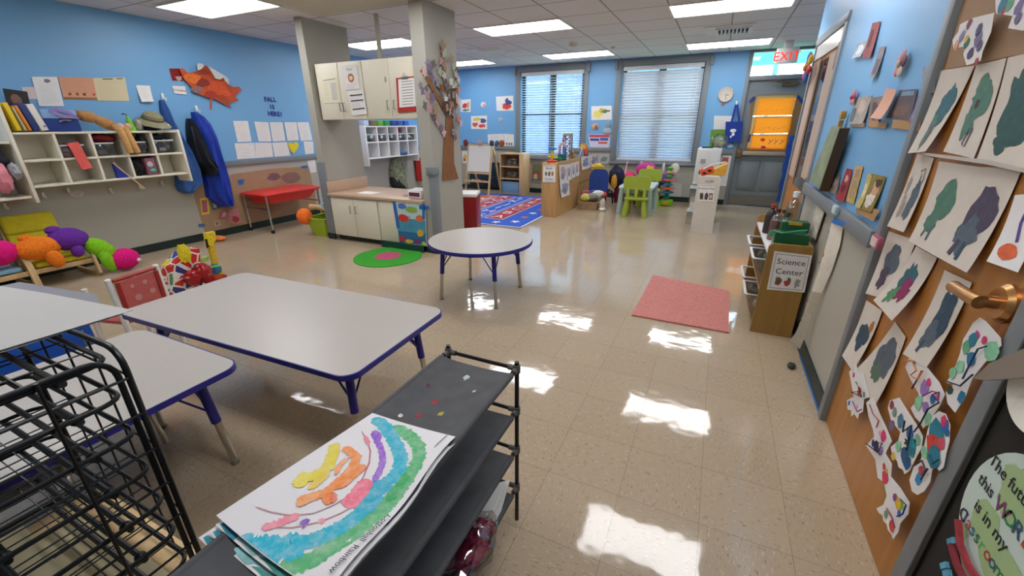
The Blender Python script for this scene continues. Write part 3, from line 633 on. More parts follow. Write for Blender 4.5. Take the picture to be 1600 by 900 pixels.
# paper tree on the column (+X face)
t = thing('paper_tree', 'brown paper tree covered with paper leaves and photos on the grey column', 'wall decoration', (-2.79, 4.2, .8))
M_trunk = mat('tree_brown_paper', '#8C5F3C', .8, vary=.1, scale=14)
def cx(*pts): return [on('x', -2.794, a, b_) for a, b_ in pts]
m = MB(); m.prism(cx((691, 283), (716, 279), (709, 255), (708, 190), (700, 176), (697, 182), (693, 230), (692, 262)), (.006, 0, 0), M_trunk); m.build('trunk', t)
for pts in ([(702, 185), (688, 160), (672, 132), (657, 108)], [(704, 180), (700, 150), (693, 120), (690, 75)], [(706, 185), (712, 160), (714, 130), (712, 105)], [(688, 140), (680, 132), (694, 138)]):
    m = MB(); m.tube([p+Vector((.006, 0, 0)) for p in cx(*pts)], .03, M_trunk, flat=(.004, .055), up=(1, 0, 0)); m.build('branch', t)
leafc = ['#D9B7B4', '#C7C2BE', '#B98F94', '#8E8A96', '#E2DCD6', '#A5876A', '#7E6A86', '#C98A86', '#B5BFA4', '#6E6460']
random.seed(5)
spots = [(663, 112), (668, 100), (672, 107), (678, 100), (657, 134), (660, 142), (666, 138), (668, 150), (676, 152), (664, 165), (672, 170), (681, 172), (678, 182), (684, 190), (692, 72), (694, 82), (690, 96), (695, 104), (688, 112), (694, 118), (706, 92), (709, 106), (712, 116), (705, 128), (712, 132), (716, 124), (709, 142), (717, 140), (703, 150), (697, 156), (706, 160), (713, 152), (718, 160), (696, 170), (702, 174), (710, 178), (717, 185), (720, 192), (712, 196), (690, 200), (694, 208), (709, 206), (711, 214), (690, 148), (684, 130), (675, 120), (698, 134)]
for i, (a, b_) in enumerate(spots):
    c0 = on('x', -2.785+.006*(i % 3), a, b_); r = .040+.026*random.random(); n = random.choice([9, 11, 13]); m = MB(); ph = random.random()*6
    m.prism([c0+Vector((0, r*(1 if k % 2 else .55)*math.cos(2*PI*k/n+ph), r*1.1*(1 if k % 2 else .55)*math.sin(2*PI*k/n+ph))) for k in range(n)], (.003, 0, 0), paint(leafc[(i*3+i//4) % 10]))
    m.build('paper_leaf', t)
for a, b_ in ((708, 148), (698, 168)):
    c0 = on('x', -2.76, a, b_); m = MB(); m.prism([c0+Vector((0, y, z)) for y, z in ((-.05, -.07), (.05, -.06), (.05, .07), (-.05, .06))], (.003, 0, 0), paint('#3B3434')); m.prism([c0+Vector((.004, y, z)) for y, z in ((-.02, -.04), (.03, -.03), (.02, .04), (-.02, .03))], (.001, 0, 0), paint('#B98A70')); m.build('photo', t)

# ------------------------------------------------------------------ activity tables
def legpart(t, x, y, h, sx, sy, hs=.5):
    """blue upper tube, chrome lower tube, two thin struts; leans out a little"""
    top = Vector((x, y, h)); bot = Vector((x+sx*.03, y+sy*.03, 0)); mid = top.lerp(bot, hs)
    m = MB(); m.cyl(top, mid, .019, M_darkpurp, n=14); l = m.build('leg', t, local=True)
    m = MB(); m.cyl(mid+Vector((0, 0, .02)), bot+Vector((0, 0, .012)), .0145, M_chrome, n=12); m.cyl(bot+Vector((0, 0, .014)), bot, .018, mat('grey_foot', '#8A8478', .5), n=12); q = m.build('lower_tube', l, local=True); q['label'] = 'chrome adjustable lower leg tube'
    m = MB(); s = top.lerp(bot, hs*.8)
    m.cyl(s, (x-sx*.13, y, h), .005, M_darkpurp, n=6); m.cyl(s, (x, y-sy*.13, h), .005, M_darkpurp, n=6); m.build('strut', l, local=True)
def recttable(lab, c, lx, ly, rz, h=.5, rc=.07):
    t = thing('activity_table', lab, 'table', (c[0], c[1], 0), rz, 'grey topped activity tables')
    out = []
    for sx, sy, a0 in ((1, 1, 0), (-1, 1, 90), (-1, -1, 180), (1, -1, 270)):
        for k in range(7): a = math.radians(a0+k*15); out.append((sx*(lx/2-rc)+rc*math.cos(a), sy*(ly/2-rc)+rc*math.sin(a)))
    m = MB(); m.prism([(x, y, h-.026) for x, y in out], (0, 0, .024), M_tabletop, M_darkpurp); m.face([(x*.994, y*.99, h) for x, y in out], M_tabletop)
    n = len(out)
    m.add([(x, y, h-.002) for x, y in out]+[(x*.994, y*.99, h) for x, y in out], [(i, (i+1) % n, n+(i+1) % n, n+i) for i in range(n)], M_darkpurp); m.build('tabletop', t, local=True)
    for sx in (1, -1):
        for sy in (1, -1): legpart(t, sx*(lx/2-.13), sy*(ly/2-.12), h-.03, sx, sy)
    return t
recttable('long grey rectangular table with indigo edge, the one with its whole top in view', (-1.975, 1.305), 1.6, .72, math.radians(2), .5)
recttable('grey rectangular table partly hidden behind the black wire rack', (-2.045, .19), .77, 1.38, 0, .5)
t = thing('activity_table', 'round grey table with indigo edge standing before the green rug', 'table', (-1.74, 3.05, 0), math.radians(2), 'grey topped activity tables')
m = MB(); m.lathe((0, 0, .47), [(.445, 0), (.45, .004), (.45, .024), (.446, .03)], M_darkpurp, 64); m.lathe((0, 0, .5), [(.444, -.001), (.444, .001)], M_tabletop, 64); m.build('tabletop', t, local=True)
for sx in (1, -1):
    for sy in (1, -1): legpart(t, sx*.235, sy*.235, .47, sx, sy)

# ------------------------------------------------------------------ rugs
m = MB(); pts = [(-.404, 4.182), (.285, 3.985), (.266, 3.103), (-.42, 3.111)]
m.prism([(x, y, 0) for x, y in [(-.40, 4.16), (.285, 4.0), (.272, 3.105), (-.42, 3.115)]], (0, 0, .012), mat('coral_pile', '#C98078', .95, vary=.12, scale=50, bump=.6)); tag(m.build('area_rug'), 'coral pink rectangular rug lying alone on the open floor', 'rug')
# alphabet rug
m = MB(); rx0, rx1, ry0, ry1 = -5.35, -2.45, 5.5, 8.25; z = .008
def rugp(name, hexc, sc=40): return mat(name, hexc, .95, vary=.1, scale=sc)
M_rb = rugp('rug_blue', '#3660C6'); M_rl = rugp('rug_light_blue', '#5B8FD8'); M_rr = rugp('rug_red', '#B23C48'); M_ro = rugp('rug_orange', '#E2703A'); M_rg = rugp('rug_green', '#3F7F62'); M_rw = rugp('rug_white', '#E9E6E4')
m.bb(rx0, rx1, ry0, ry1, 0, z, M_rb)
cols = [M_rr, M_rb, M_rr, M_ro, M_rg, M_rb]; alph = 'ABCDEFGHIJKLMNOPQRSTUVWXYZ1234567890'
def rrect(x0, x1, y0, y1, zz, mm): m.face([(x0, y0, zz), (x1, y0, zz), (x1, y1, zz), (x0, y1, zz)], mm)
for k in range(6):       # letter columns run away from the camera
    xa = -2.95-k*.38
    rrect(xa-.33, xa, ry0+.4, ry1-.2, z+.001, M_rw); rrect(xa-.315, xa-.015, ry0+.415, ry1-.215, z+.0016, cols[k % 6])
    for j in range(6):
        yy = ry0+.46+j*.36
        m.text((xa-.165, yy+.03, z+.003), (1, 0, 0), (0, 1, 0), .32, alph[(k*6+j) % 36], M_rw)
for j in range(7):      # stars and fish on the border
    for (xx, yy) in ((-2.7, ry0+.35+j*.36), (-5.0+j*.34, ry0+.2)):
        c_ = M_ro if j % 2 else M_rw
        m.face([(xx+.09*(1 if a % 2 == 0 else .45)*math.cos(a*PI/5), yy+.09*(1 if a % 2 == 0 else .45)*math.sin(a*PI/5), z+.002) for a in range(10)], c_)
rrect(rx0+.0, rx1, ry0, ry0+.03, z+.0012, M_rw); rrect(rx1-.03, rx1, ry0, ry1, z+.0012, M_rw)
tag(m.build('alphabet_rug'), 'large blue alphabet rug with letter rows in red, orange and blue', 'rug')

# ------------------------------------------------------------------ block centre divider
def shelfunit(name, lab, x0, x1, y0, y1, h, shelves, openx, mt, backing=True, group=None, seam=False):
    """low shelf running along Y, open towards openx"""
    t = thing(name, lab, 'shelf', ((x0+x1)/2, (y0+y1)/2, 0), 0, group)
    th = .02
    for y in (y0, y1-th): m = MB(); m.bb(x0, x1, y, y+th, 0, h, mt, .004); m.build('side_panel', t)
    m = MB(); xb = x1-th if openx < 0 else x0; m.bb(xb, xb+th, y0+th, y1-th, 0, h*.47 if seam else h, mt)
    if seam: m.bb(xb, xb+th, y0+th, y1-th, h*.48, h, mt)
    m.build('back_panel', t)
    for z in shelves: m = MB(); m.bb(x0+.005, x1-.005, y0+th, y1-th, z, z+th, mt); m.build('shelf', t)
    return t
shelfunit('room_divider', 'light wood double shelf with the block sign, dividing the play areas', -2.5, -2.24, 6.43, 7.60, .86, (.05, .4, .84), -1, M_maple, seam=True)
shelfunit('room_divider', 'light wood shelf standing behind the one with the block sign', -2.5, -2.24, 7.61, 8.70, .83, (.05, .4, .81), -1, M_maple, seam=True)
sheet('shelf_sign', 'white framed sign with wooden block pictures on the end of the wood divider', 'sign', [(849, 258), (868, 258), (868, 285), (848, 285)], 'y', 6.424, M_white, [('rect', .06, .94, .05, .07, M_greyink), ('rect', .06, .94, .93, .95, M_greyink), ('text', .5, .76, .05, 'Block', M_ink), ('text', .5, .14, .05, 'Center', M_ink), ('blob', .25, .5, .1, .12, paint('#8A7A50'), 1), ('blob', .5, .5, .1, .14, paint('#6A6A5A'), 2), ('blob', .76, .5, .1, .12, paint('#A0804A'), 3)])
for i, q in enumerate([[(873, 258), (885, 257), (885, 284), (874, 289)], [(885, 257), (892, 256), (892, 280), (886, 282)], [(892, 255), (898, 254), (898, 276), (893, 279)], [(898, 254), (904, 252), (904, 273), (899, 276)], [(874, 284), (889, 281), (889, 304), (876, 309)], [(908, 245), (921, 243), (921, 262), (908, 266)], [(921, 243), (933, 241), (933, 258), (922, 261)]]):
    l = ['pinkish child drawing, first on the back of the wood divider', 'narrow curling drawing, second along the top of the wood divider', 'narrow pale drawing, third along the top of the wood divider', 'narrow drawing at the far end of the first wood divider', 'grey violet drawing hanging below the first one on the wood divider', 'blue grey drawing on the second wood divider', 'pale lilac drawing on the second wood divider beside the windows'][i]
    col = ['#C9A9B4', '#C9B4BC', '#D0BFC4', '#D8A0AC', '#A9A6B8', '#9AA6BE', '#B4A6BC'][i]
    sheet('child_drawing', l, 'drawing', q, 'x', -2.232, M_white, [('blob', .5, .55, .36, .32, paint(col), i+3, .6), ('blob', .4, .4, .2, .15, paint('#8E8AA8'), i+9, .6)], 'drawings on the wood dividers', curl=.012)
# toys on the divider
def toybits(lab, name, base, parts, cat='toy'):
    t = thing(name, lab, cat, base)
    for nm, fn in parts:
        m = MB(); fn(m, Vector(base)); m.build(nm, t)
    return t
toybits('stacking toy with red base, yellow rods and blue top on the wood divider end', 'stacking_toy', (-2.38, 6.56, .86), [
    ('base', lambda m, b: m.lathe(b, [(.085, 0), (.09, .02), (.06, .03)], paint('#D93A2E'), 20)),
    ('post', lambda m, b: m.cyl(b+Vector((0, 0, .03)), b+Vector((0, 0, .18)), .02, paint('#E2B92E'), n=12)),
    ('ring', lambda m, b: [m.cyl(b+Vector((-.075, 0, .08)), b+Vector((.075, 0, .08)), .012, paint('#E2C42E'), n=8), m.cyl(b+Vector((0, -.07, .1)), b+Vector((0, .07, .1)), .012, paint('#B8B43A'), n=8)]),
    ('top', lambda m, b: [m.ell(b+Vector((0, 0, .2)), (.035, .035, .03), paint('#2F7FB8')), m.cyl(b+Vector((-.07, .02, .2)), b+Vector((.07, -.02, .205)), .012, paint('#2F7FB8'), n=8)])])
toybits('green toy dish with small pieces next to the stacking toy', 'toy_dish', (-2.37, 6.78, .86), [('bowl', lambda m, b: m.lathe(b, [(.05, 0), (.085, .045), (.08, .045), (.045, .008)], paint('#2E9A6A'), 20)), ('pieces', lambda m, b: [m.ell(b+Vector((.03*math.cos(k*2), .03*math.sin(k*2), .05)), (.025, .02, .018), paint(('#3AA06A', '#D8D43A', '#E9E6E0')[k])) for k in range(3)])])
toybits('toy castle arch of pink and blue blocks on a dark teal base on the divider', 'block_arch', (-2.36, 7.0, .86), [
    ('base', lambda m, b: m.box(b+Vector((0, 0, .05)), (.13, .1, .1), paint('#1F5E6A'), bev=.008)),
    ('pillar', lambda m, b: m.box(b+Vector((-.05, 0, .16)), (.03, .06, .14), paint('#C98AA0'), bev=.006)), ('pillar', lambda m, b: m.box(b+Vector((.05, 0, .15)), (.03, .06, .12), paint('#4A6AB0'), bev=.006)),
    ('arch', lambda m, b: m.tube([b+Vector((-.05, 0, .22)), b+Vector((-.03, 0, .26)), b+Vector((0, 0, .275)), b+Vector((.03, 0, .26)), b+Vector((.05, 0, .21))], .018, paint('#D8B4A8'), 8)), ('spire', lambda m, b: m.cyl(b+Vector((0, 0, .28)), b+Vector((0, 0, .36)), .012, paint('#B85A78'), r1=.002, n=8))])
t = thing('toy_tower', 'tall grey toy tower with red cross struts on the divider before the window', 'toy', (-2.37, 7.3, .86))
for dx in (-.06, .06):
    for dy in (-.05, .05): m = MB(); m.bb(-2.37+dx-.009, -2.37+dx+.009, 7.3+dy-.009, 7.3+dy+.009, .86, 1.26, paint('#7E7A72')); m.build('post', t)
for k in range(4):
    m = MB(); m.box((-2.37, 7.3, .90+k*.115), (.15, .12, .012), paint('#8E8A7E')); m.build('deck', t)
    if k < 3:
        m = MB(); m.cyl((-2.43, 7.25, .91+k*.115), (-2.31, 7.25, 1.01+k*.115), .007, paint('#C43B3A'), n=6); m.cyl((-2.31, 7.25, .91+k*.115), (-2.43, 7.25, 1.01+k*.115), .007, paint('#C43B3A'), n=6); m.build('strut', t)
m = MB(); m.bb(-2.44, -2.3, 7.24, 7.36, 1.255, 1.285, paint('#C9BC9A'), .005); m.build('top', t)
m = MB(); m.ell((-2.33, 7.5, .90), (.05, .05, .045), mat('tan_plush', '#B99A6A', .9), rough=.2); m.ell((-2.33, 7.47, .96), (.032, .03, .03), mat('tan_plush', '#B99A6A')); tag(m.build('plush_toy'), 'small tan stuffed toy sitting by the foot of the toy tower', 'toy')
t = thing('toy_box', 'grey sloped toy box with clear lid on the second divider', 'toy', (-2.37, 7.85, .83))
m = MB(); m.prism([(-2.49, 7.72, .83), (-2.49, 8.0, .83), (-2.49, 8.0, .98), (-2.49, 7.9, 1.02), (-2.49, 7.76, .92)], (.22, 0, 0), mat('grey_toy', '#9A9A9E', .4)); m.build('body', t)
m = MB(); m.box((-2.38, 7.80, .965), (.18, .16, .012), M_clear, M=Matrix.Rotation(.6, 4, 'X')); m.build('lid', t)
t = thing('toy_truck', 'red and orange toy truck with yellow cab on the second divider', 'toy', (-2.33, 8.15, .83))
m = MB(); m.box((-2.33, 8.15, .92), (.14, .2, .12), M_red, bev=.015); m.build('body', t)
m = MB(); m.box((-2.33, 8.17, 1.015), (.12, .13, .08), paint('#EFA62A'), bev=.02); m.build('cab', t)
m = MB(); m.box((-2.33, 8.17, 1.065), (.13, .1, .02), paint('#A7A060'), bev=.006); m.build('roof', t)
for dy in (-.06, .06): m = MB(); m.cyl((-2.265, 8.15+dy, .86), (-2.25, 8.15+dy, .86), .03, M_black, n=16); m.build('wheel', t)

# ------------------------------------------------------------------ easel and little shelf by the back wall
t = thing('easel', 'wooden easel with white drawing board on the alphabet rug by the window wall', 'easel', (-4.62, 8.0, 0))
ex0, ex1, ey = -4.80, -4.24, 7.95
for x in (ex0, ex1):
    m = MB(); m.tube([(x, ey-.12, .01), (x, ey+.10, 1.04)], .02, M_birch, flat=(.03, .04), up=(1, 0, 0)); m.build('leg', t)
    m = MB(); m.tube([(x, ey+.48, .01), (x, ey+.12, 1.04)], .02, M_birch, flat=(.03, .04), up=(1, 0, 0)); m.build('leg', t)
def epl(z): return ey-.12+.22*z/1.03
m = MB(); a, b_ = (epl(.50)-.02, .50), (epl(1.02)-.02, 1.02)
m.prism([(ex0+.02, a[0], a[1]), (ex1-.02, a[0], a[1]), (ex1-.02, b_[0], b_[1]), (ex0+.02, b_[0], b_[1])], (0, .012, 0), mat('whiteboard', '#ECE8E0', .25)); m.build('board', t)
for z in (.47, .30, 1.03): m = MB(); m.box(((ex0+ex1)/2, epl(z)-.005, z), (ex1-ex0+.03, .03, .035), M_birch, bev=.004); m.build('rail', t)
m = MB(); m.box(((ex0+ex1)/2, epl(.3)-.07, .31), (.5, .14, .012), M_birch); m.box(((ex0+ex1)/2, epl(.3)-.14, .325), (.5, .012, .04), M_birch); m.build('tray', t)
m = MB(); m.ell((-4.5, epl(.3)-.07, .335), (.09, .05, .025), paint('#D0452E'), rough=.3); m.ell((-4.6, epl(.3)-.07, .33), (.04, .03, .02), M_white); tag(m.build('brush_bundle'), 'red and white paint supplies lying in the easel tray', 'art supplies')
# garland along the easel top
m = MB(); pts = [(ex0-.08, 8.0, 1.03), (ex0+.03, 8.0, 1.08), (-4.6, 8.02, 1.05), (-4.45, 8.02, 1.08), (ex1+.05, 8.0, 1.04), (ex1+.25, 8.05, 1.06)]
m.tube(pts, .006, paint('#6E5A44'), 6)
tag(m.build('garland_wire'), 'dark wire garland draped along the top of the easel', 'garland')
for i, (x, c, r) in enumerate(((ex0-.04, '#8A3A44', .06), (-4.5, '#C9A9A0', .05), (ex1+.02, '#3A4A7A', .05), (ex1+.14, '#3A6A8A', .05), (ex1+.25, '#A85A3A', .06))):
    m = MB(); m.ell((x, 7.99, 1.07), (r, .02, r*1.1), paint(c), rough=.5, seed=i); tag(m.build('garland_ornament'), ['dark red', 'pale pink', 'navy', 'teal', 'rust'][i]+' paper ornament on the easel garland', 'ornament', 'ornaments on the easel garland')
m = MB(); m.bb(-5.25, -4.15, YB-.05, YB-.015, .08, .62, mat('dark_print_curtain', '#1C3448', .8, vary=.5, scale=12)); tag(m.build('fabric_panel'), 'dark blue patterned cloth on the wall behind the easel', 'fabric')
t = thing('small_shelf', 'low light wood shelf with a blue bin under the window wall', 'shelf', (-4.0, 8.4, 0))
sx0, sx1, sy0, sy1, sh = -4.18, -3.62, 8.25, 8.60, .86
for x in (sx0, sx1-.10): m = MB(); m.bb(x, x+(.02 if x == sx0 else .10), sy0, sy1, 0, sh, M_birch, .004); m.build('side_panel', t)
m = MB(); m.bb(sx0+.02, sx1-.1, sy1-.015, sy1, 0, sh, M_maple); m.build('back_panel', t)
for z in (.02, .33, .58, .84): m = MB(); m.bb(sx0+.02, sx1-.1, sy0+.005, sy1-.015, z, z+.02, M_birch); m.build('shelf', t)
for z, l in ((.60, 'clear tub of small toys on the upper shelf by the easel'), (.35, 'clear tub of tangled toys on the middle shelf by the easel')):
    t = thing('storage_tub', l, 'tub', (-3.93, 8.38, z)); m = MB(); m.bb(-4.10, -3.78, 8.28, 8.5, z, z+.15, M_clear, .01); m.build('box', t)
    m = MB(); [m.ell((-4.04+.04*k, 8.39+.03*math.sin(k*3), z+.06+.02*math.cos(k*5)), (.03, .05, .03), paint(['#A08A6A', '#C9C0A8', '#6A5A50'][k % 3]), 8, 6) for k in range(6)]; m.build('contents', t)
t = thing('blue_bin', 'pale blue plastic bin in the lowest bay of the little wood shelf', 'bin', (-3.95, 8.4, .04)); m = MB(); m.bb(-4.14, -3.74, 8.27, 8.56, .042, .27, mat('pale_blue_plastic', '#7FA9C4', .4), .015); m.build('tub', t); m = MB(); m.bb(-4.15, -3.73, 8.262, 8.57, .255, .28, mat('pale_blue_plastic', '#7FA9C4'), .008); m.build('rim', t)

# ------------------------------------------------------------------ back wall pictures
yb = YB-.004
sheet('bird_drawing', 'drawing of a red and blue bird on the blue wall beside the open blinds', 'drawing', [(775, 151), (802, 149.5), (802.5, 173), (776, 173)], 'y', yb, M_white, [('blob', .6, .3, .28, .2, paint('#E04A30'), 3, .4), ('blob', .68, .58, .2, .16, paint('#3A4A8E'), 5, .7), ('blob', .64, .78, .06, .1, paint('#5A4A8E'), 7)])
sheet('painting', 'red and green painting nearest to the paper tree on the blue wall', 'drawing', [(719, 156), (735.5, 155), (735.5, 175), (720, 175)], 'y', yb, M_white, [('blob', .4, .5, .25, .2, paint('#D0404A'), 2), ('blob', .75, .55, .12, .3, paint('#E0A070'), 4), ('blob', .5, .15, .35, .08, paint('#5A7A6A'), 9)])
sheet('shape_drawing', 'drawing of yellow, red and blue shapes above the easel', 'drawing', [(736, 181.6), (761, 180.6), (761.4, 202), (736.5, 201.4)], 'y', yb, M_white, [('blob', .35, .75, .26, .12, paint('#E2C45A'), 2), ('blob', .75, .62, .2, .16, paint('#4A5A8E'), 3, .6), ('blob', .25, .35, .17, .17, paint('#E0604A'), 4), ('blob', .68, .25, .25, .12, paint('#E04A4A'), 6)])
def shellpiece(px, py, r, cols, lab, name='paper_shell'):
    c0 = on('y', yb-.004, px, py); m = MB(); m.ell(c0, (r, .008, r*.8), paint(cols[0]), 16, 8, rough=.2, seed=int(px)); m.ell(c0+Vector((r*.3, -.006, -r*.1)), (r*.5, .006, r*.5), paint(cols[1]), 12, 6, rough=.3, seed=int(py)); return tag(m.build(name), lab, 'wall decoration')
shellpiece(755.3, 163.6, .07, ('#E8DCD8', '#D8A4B0'), 'white and pink paper shell on the wall above the easel')
shellpiece(782, 187.2, .06, ('#A9C4D8', '#C9A9A4'), 'small pale paper fish above the white notices')
sheet('poster', 'white poster with small pictures behind the easel garland', 'poster', [(762, 210), (787.5, 209), (787.5, 229.7), (763, 227)], 'y', yb, M_white, [('lines', .2, .9, .6, .85, 4, M_greyink), ('blob', .3, .3, .1, .12, paint('#8A9A7A'), 1), ('blob', .6, .3, .1, .1, paint('#9A8A7A'), 2)])
sheet('poster', 'white poster of small plants next to the window frame', 'poster', [(788, 209), (802.6, 210), (803.5, 230.3), (788, 229.7)], 'y', yb, M_white, [('lines', .25, .8, .62, .85, 3, M_greyink), ('blob', .25, .25, .1, .1, paint('#6A7A6A'), 1), ('blob', .5, .25, .1, .1, paint('#6A6A5A'), 2), ('blob', .75, .25, .1, .1, paint('#6A7A6A'), 3)])
sheet('picture_card', 'picture card with a yellow figure below the rail beside the easel', 'picture', [(722, 236), (730, 236), (730, 255), (723, 255)], 'y', yb, M_white, [('blob', .5, .45, .35, .3, paint('#E0B84A'), 2), ('blob', .4, .3, .2, .12, paint('#B04A3A'), 5)])
sheet('pocket_chart', 'brown and green cardboard pocket sheet below the open blinds', 'picture', [(832, 256), (848, 255), (848, 281), (832, 280)], 'y', yb-.03, mat('brown_card', '#8E6A4E', .8), [('blob', .5, .7, .4, .2, paint('#5E7A4E'), 3, .6), ('blob', .4, .4, .3, .12, paint('#A8503A'), 4), ('blob', .3, .2, .2, .18, paint('#D8C4A0'), 8)])
sheet('bird_drawing', 'drawing of a yellow and green bird between the two windows', 'drawing', [(924, 166), (956, 165), (956, 187), (924, 188)], 'y', yb, M_white, [('blob', .32, .42, .26, .24, paint('#E8DC7A'), 3, .4), ('blob', .5, .68, .12, .16, paint('#C9B44A'), 6), ('blob', .7, .62, .2, .12, paint('#6A7A5A'), 9, .6)])
shellpiece(930, 198, .075, ('#D8A46A', '#7A6AA8'), 'orange and violet paper fish between the windows', 'paper_fish'); 
c0 = on('y', yb-.01, 949, 201); m = MB(); m.ell(c0+Vector((0, 0, -.04)), (.085, .012, .07), paint('#A8B4BE'), 14, 8, rough=.2); m.ell(c0+Vector((.01, -.003, .06)), (.055, .012, .06), paint('#8E9AA6'), 14, 8, rough=.2); tag(m.build('paper_snowman'), 'grey rounded paper figure on the wall next to the closed blinds', 'wall decoration')
sheet('stripe_painting', 'painting with red and blue horizontal stripes between the windows', 'drawing', [(919, 210), (954, 210), (951, 233), (922, 232)], 'y', yb, mat('pale_lilac_paper', '#D4D4E6', .8), [('rect', .04, .98, .80, .97, paint('#D04A5A')), ('rect', .06, .5, .55, .72, paint('#4A4A9E')), ('rect', .54, .93, .58, .76, paint('#4A5AB0')), ('rect', .45, .9, .35, .5, paint('#D0604A'))])
sheet('picture_card', 'grey picture card below the rail behind the toy truck', 'picture', [(934, 241), (952, 240), (952, 256), (934, 257)], 'y', yb, mat('grey_card', '#B4B6B4', .8), [('blob', .5, .5, .3, .25, paint('#7E8A80'), 2, .7)])
# clock, calendar, posters, tote bag right of the closed blinds
t = thing('wall_clock', 'round white wall clock above the calendar', 'clock', (on('y', yb, 1134, 148)))
c0 = on('y', yb, 1134, 148)
m = MB(); m.lathe(c0, [(.118, 0), (.122, .02), (.112, .035), (.104, .03)], mat('clock_rim', '#D8CCC0', .4), 40, (0, -1, 0)); m.build('rim', t)
m = MB(); m.lathe(c0+Vector((0, -.026, 0)), [(.105, 0), (.105, .003)], mat('clock_face', '#EFE8DE', .5), 40, (0, -1, 0))
for k in range(12): a = k*PI/6; m.box(c0+Vector((.09*math.sin(a), -.031, .09*math.cos(a))), (.005, .002, .016), M_ink, M=Matrix.Rotation(a, 4, 'Y'))
m.build('face', t)
m = MB(); m.tube([c0+Vector((0, -.034, 0)), c0+Vector((.05, -.034, -.01))], .004, M_ink, 6); m.build('hour_hand', t); m = MB(); m.tube([c0+Vector((0, -.036, 0)), c0+Vector((.012, -.036, -.08))], .003, M_ink, 6); m.build('minute_hand', t)
sheet('small_sign', 'tiny brown square tag under the wall clock', 'sign', [(1127, 160), (1133, 160), (1132, 166), (1126, 166)], 'y', yb, paint('#B89A8A'), [('blob', .5, .5, .3, .3, paint('#6A6A7A'), 2)])
sheet('calendar', 'white printed calendar on the blue wall beside the tote bag', 'calendar', [(1116, 181), (1144, 181), (1143, 202), (1115, 202)], 'y', yb, M_white, [('lines', .1, .9, .85, .95, 2, M_greyink), ('lines', .06, .94, .1, .72, 8, M_greyink)])
sheet('green_poster', 'green poster partly hidden by the toy bag on the white toy fridge', 'poster', [(1111, 203), (1134, 203), (1131, 231), (1108, 231)], 'y', yb, mat('leaf_green_print', '#6E9A2E', .6), [('blob', .6, .4, .3, .3, paint('#C9D8A0'), 2)])
sheet('notice', 'white notice with a red corner beside the exit door frame', 'paper', [(1130, 243), (1149, 244), (1135, 291), (1122, 290)], 'y', yb-.004, M_white, [('rect', .0, .5, .75, .95, paint('#C05A5A')), ('lines', .15, .8, .15, .6, 6, M_greyink)])
sheet('painting', 'blue sheet hanging low on the wall below the tote bag', 'paper', [(1134, 222), (1154, 222), (1151, 238), (1131, 238)], 'y', yb-.002, mat('sky_blue_sheet', '#4A8AC0', .7), [('blob', .4, .6, .25, .15, paint('#DCE4E8'), 2)])
t = thing('tote_bag', 'royal blue tote bag with white print hanging beside the exit door', 'bag', on('y', YB-.06, 1146, 222))
M_tote = mat('royal_blue_fabric', '#1F3C96', .75, vary=.1, scale=30)
P = pxy(YB-.08, (1134, 190), (1161, 190), (1157, 222), (1132, 221)); m = MB(); m.prism(P, (0, .05, 0), M_tote); m.build('bag_body', t)
for d in (0, .04):
    m = MB(); q = pxy(YB-.078+d, (1143, 190), (1150, 163), (1152, 163), (1155, 190)); m.tube([q[0], q[0].lerp(q[1], .6), q[1], q[2], q[3].lerp(q[2], .6), q[3]], .01, M_tote, flat=(.004, .03), up=(0, 1, 0)); m.build('strap', t)
m = MB(); q = on('y', YB-.083, 1145, 207); [m.ell(q+Vector(o), r, M_white, 10, 6, rough=.2) for o, r in (((0, 0, .03), (.05, .002, .03)), ((.01, 0, -.03), (.025, .002, .03)), ((-.02, 0, -.07), (.015, .002, .02)))]; m.build('print', t)
c0 = on('y', YB-.02, 1151, 161); m = MB(); m.box(c0, (.03, .02, .07), M_whitepl, bev=.006); m.tube([c0+Vector((0, -.01, -.02)), c0+Vector((0, -.06, -.03)), c0+Vector((0, -.065, 0))], .006, M_whitepl, 6); tag(m.build('wall_hook'), 'white adhesive hook holding the blue tote bag', 'hook')

# ------------------------------------------------------------------ cubby shelves on the blue wall
M_cub = mat('ivory_cubby_paint', '#E9E3D2', .45, vary=.01); M_cub2 = mat('white_cubby_paint', '#F0EFEE', .4)
def cubby(lab, y0, y1, z0, z1, zm, n, mt, ends, xf=-5.73):
    t = thing('cubby_shelf', lab, 'shelf', (XL+.15, (y0+y1)/2, z0), 0, 'wall cubby shelves'); th = .02
    m = MB(); m.bb(XL, XL+.012, y0, y1, z0, z1, mt); m.build('back_panel', t)
    for z in (z0, zm, z1-th): m = MB(); m.bb(XL+.012, xf, y0, y1, z, z+th, mt, .002); m.build('shelf', t)
    for k in range(1, n): y = y0+(y1-y0)*k/n; m = MB(); m.bb(XL+.012, xf-.003, y-th/2, y+th/2, z0+th, z1-th, mt); m.build('divider', t)
    for (y, a, b_) in ends: m = MB(); m.bb(XL, xf+.012, y-.013, y+.013, a, b_, mt, .003); m.build('end_panel', t)
    return t
cubby('long ivory cubby shelf with ten bays under the peach and cream notices', 1.69, 3.02, .885, 1.375, 1.115, 5, M_cub, [(3.03, .80, 1.385)])
cubby('ivory cubby shelf cut off by the picture edge, holding pink clothes', .35, 1.645, .80, 1.30, 1.03, 5, M_cub, [(.34, .72, 1.31), (1.67, .755, 1.625)])
cubby('white cubby shelf seen in the gap between the cream cabinets and the counter', 6.06, 7.50, .84, 1.41, 1.12, 5, M_cub2, [(6.04, .72, 1.42), (7.51, .72, 1.42)])
def cell(k, row): w_ = 1.33/5; return 1.69+w_*k+.012, 1.69+w_*(k+1)-.012, (1.135 if row else .905)
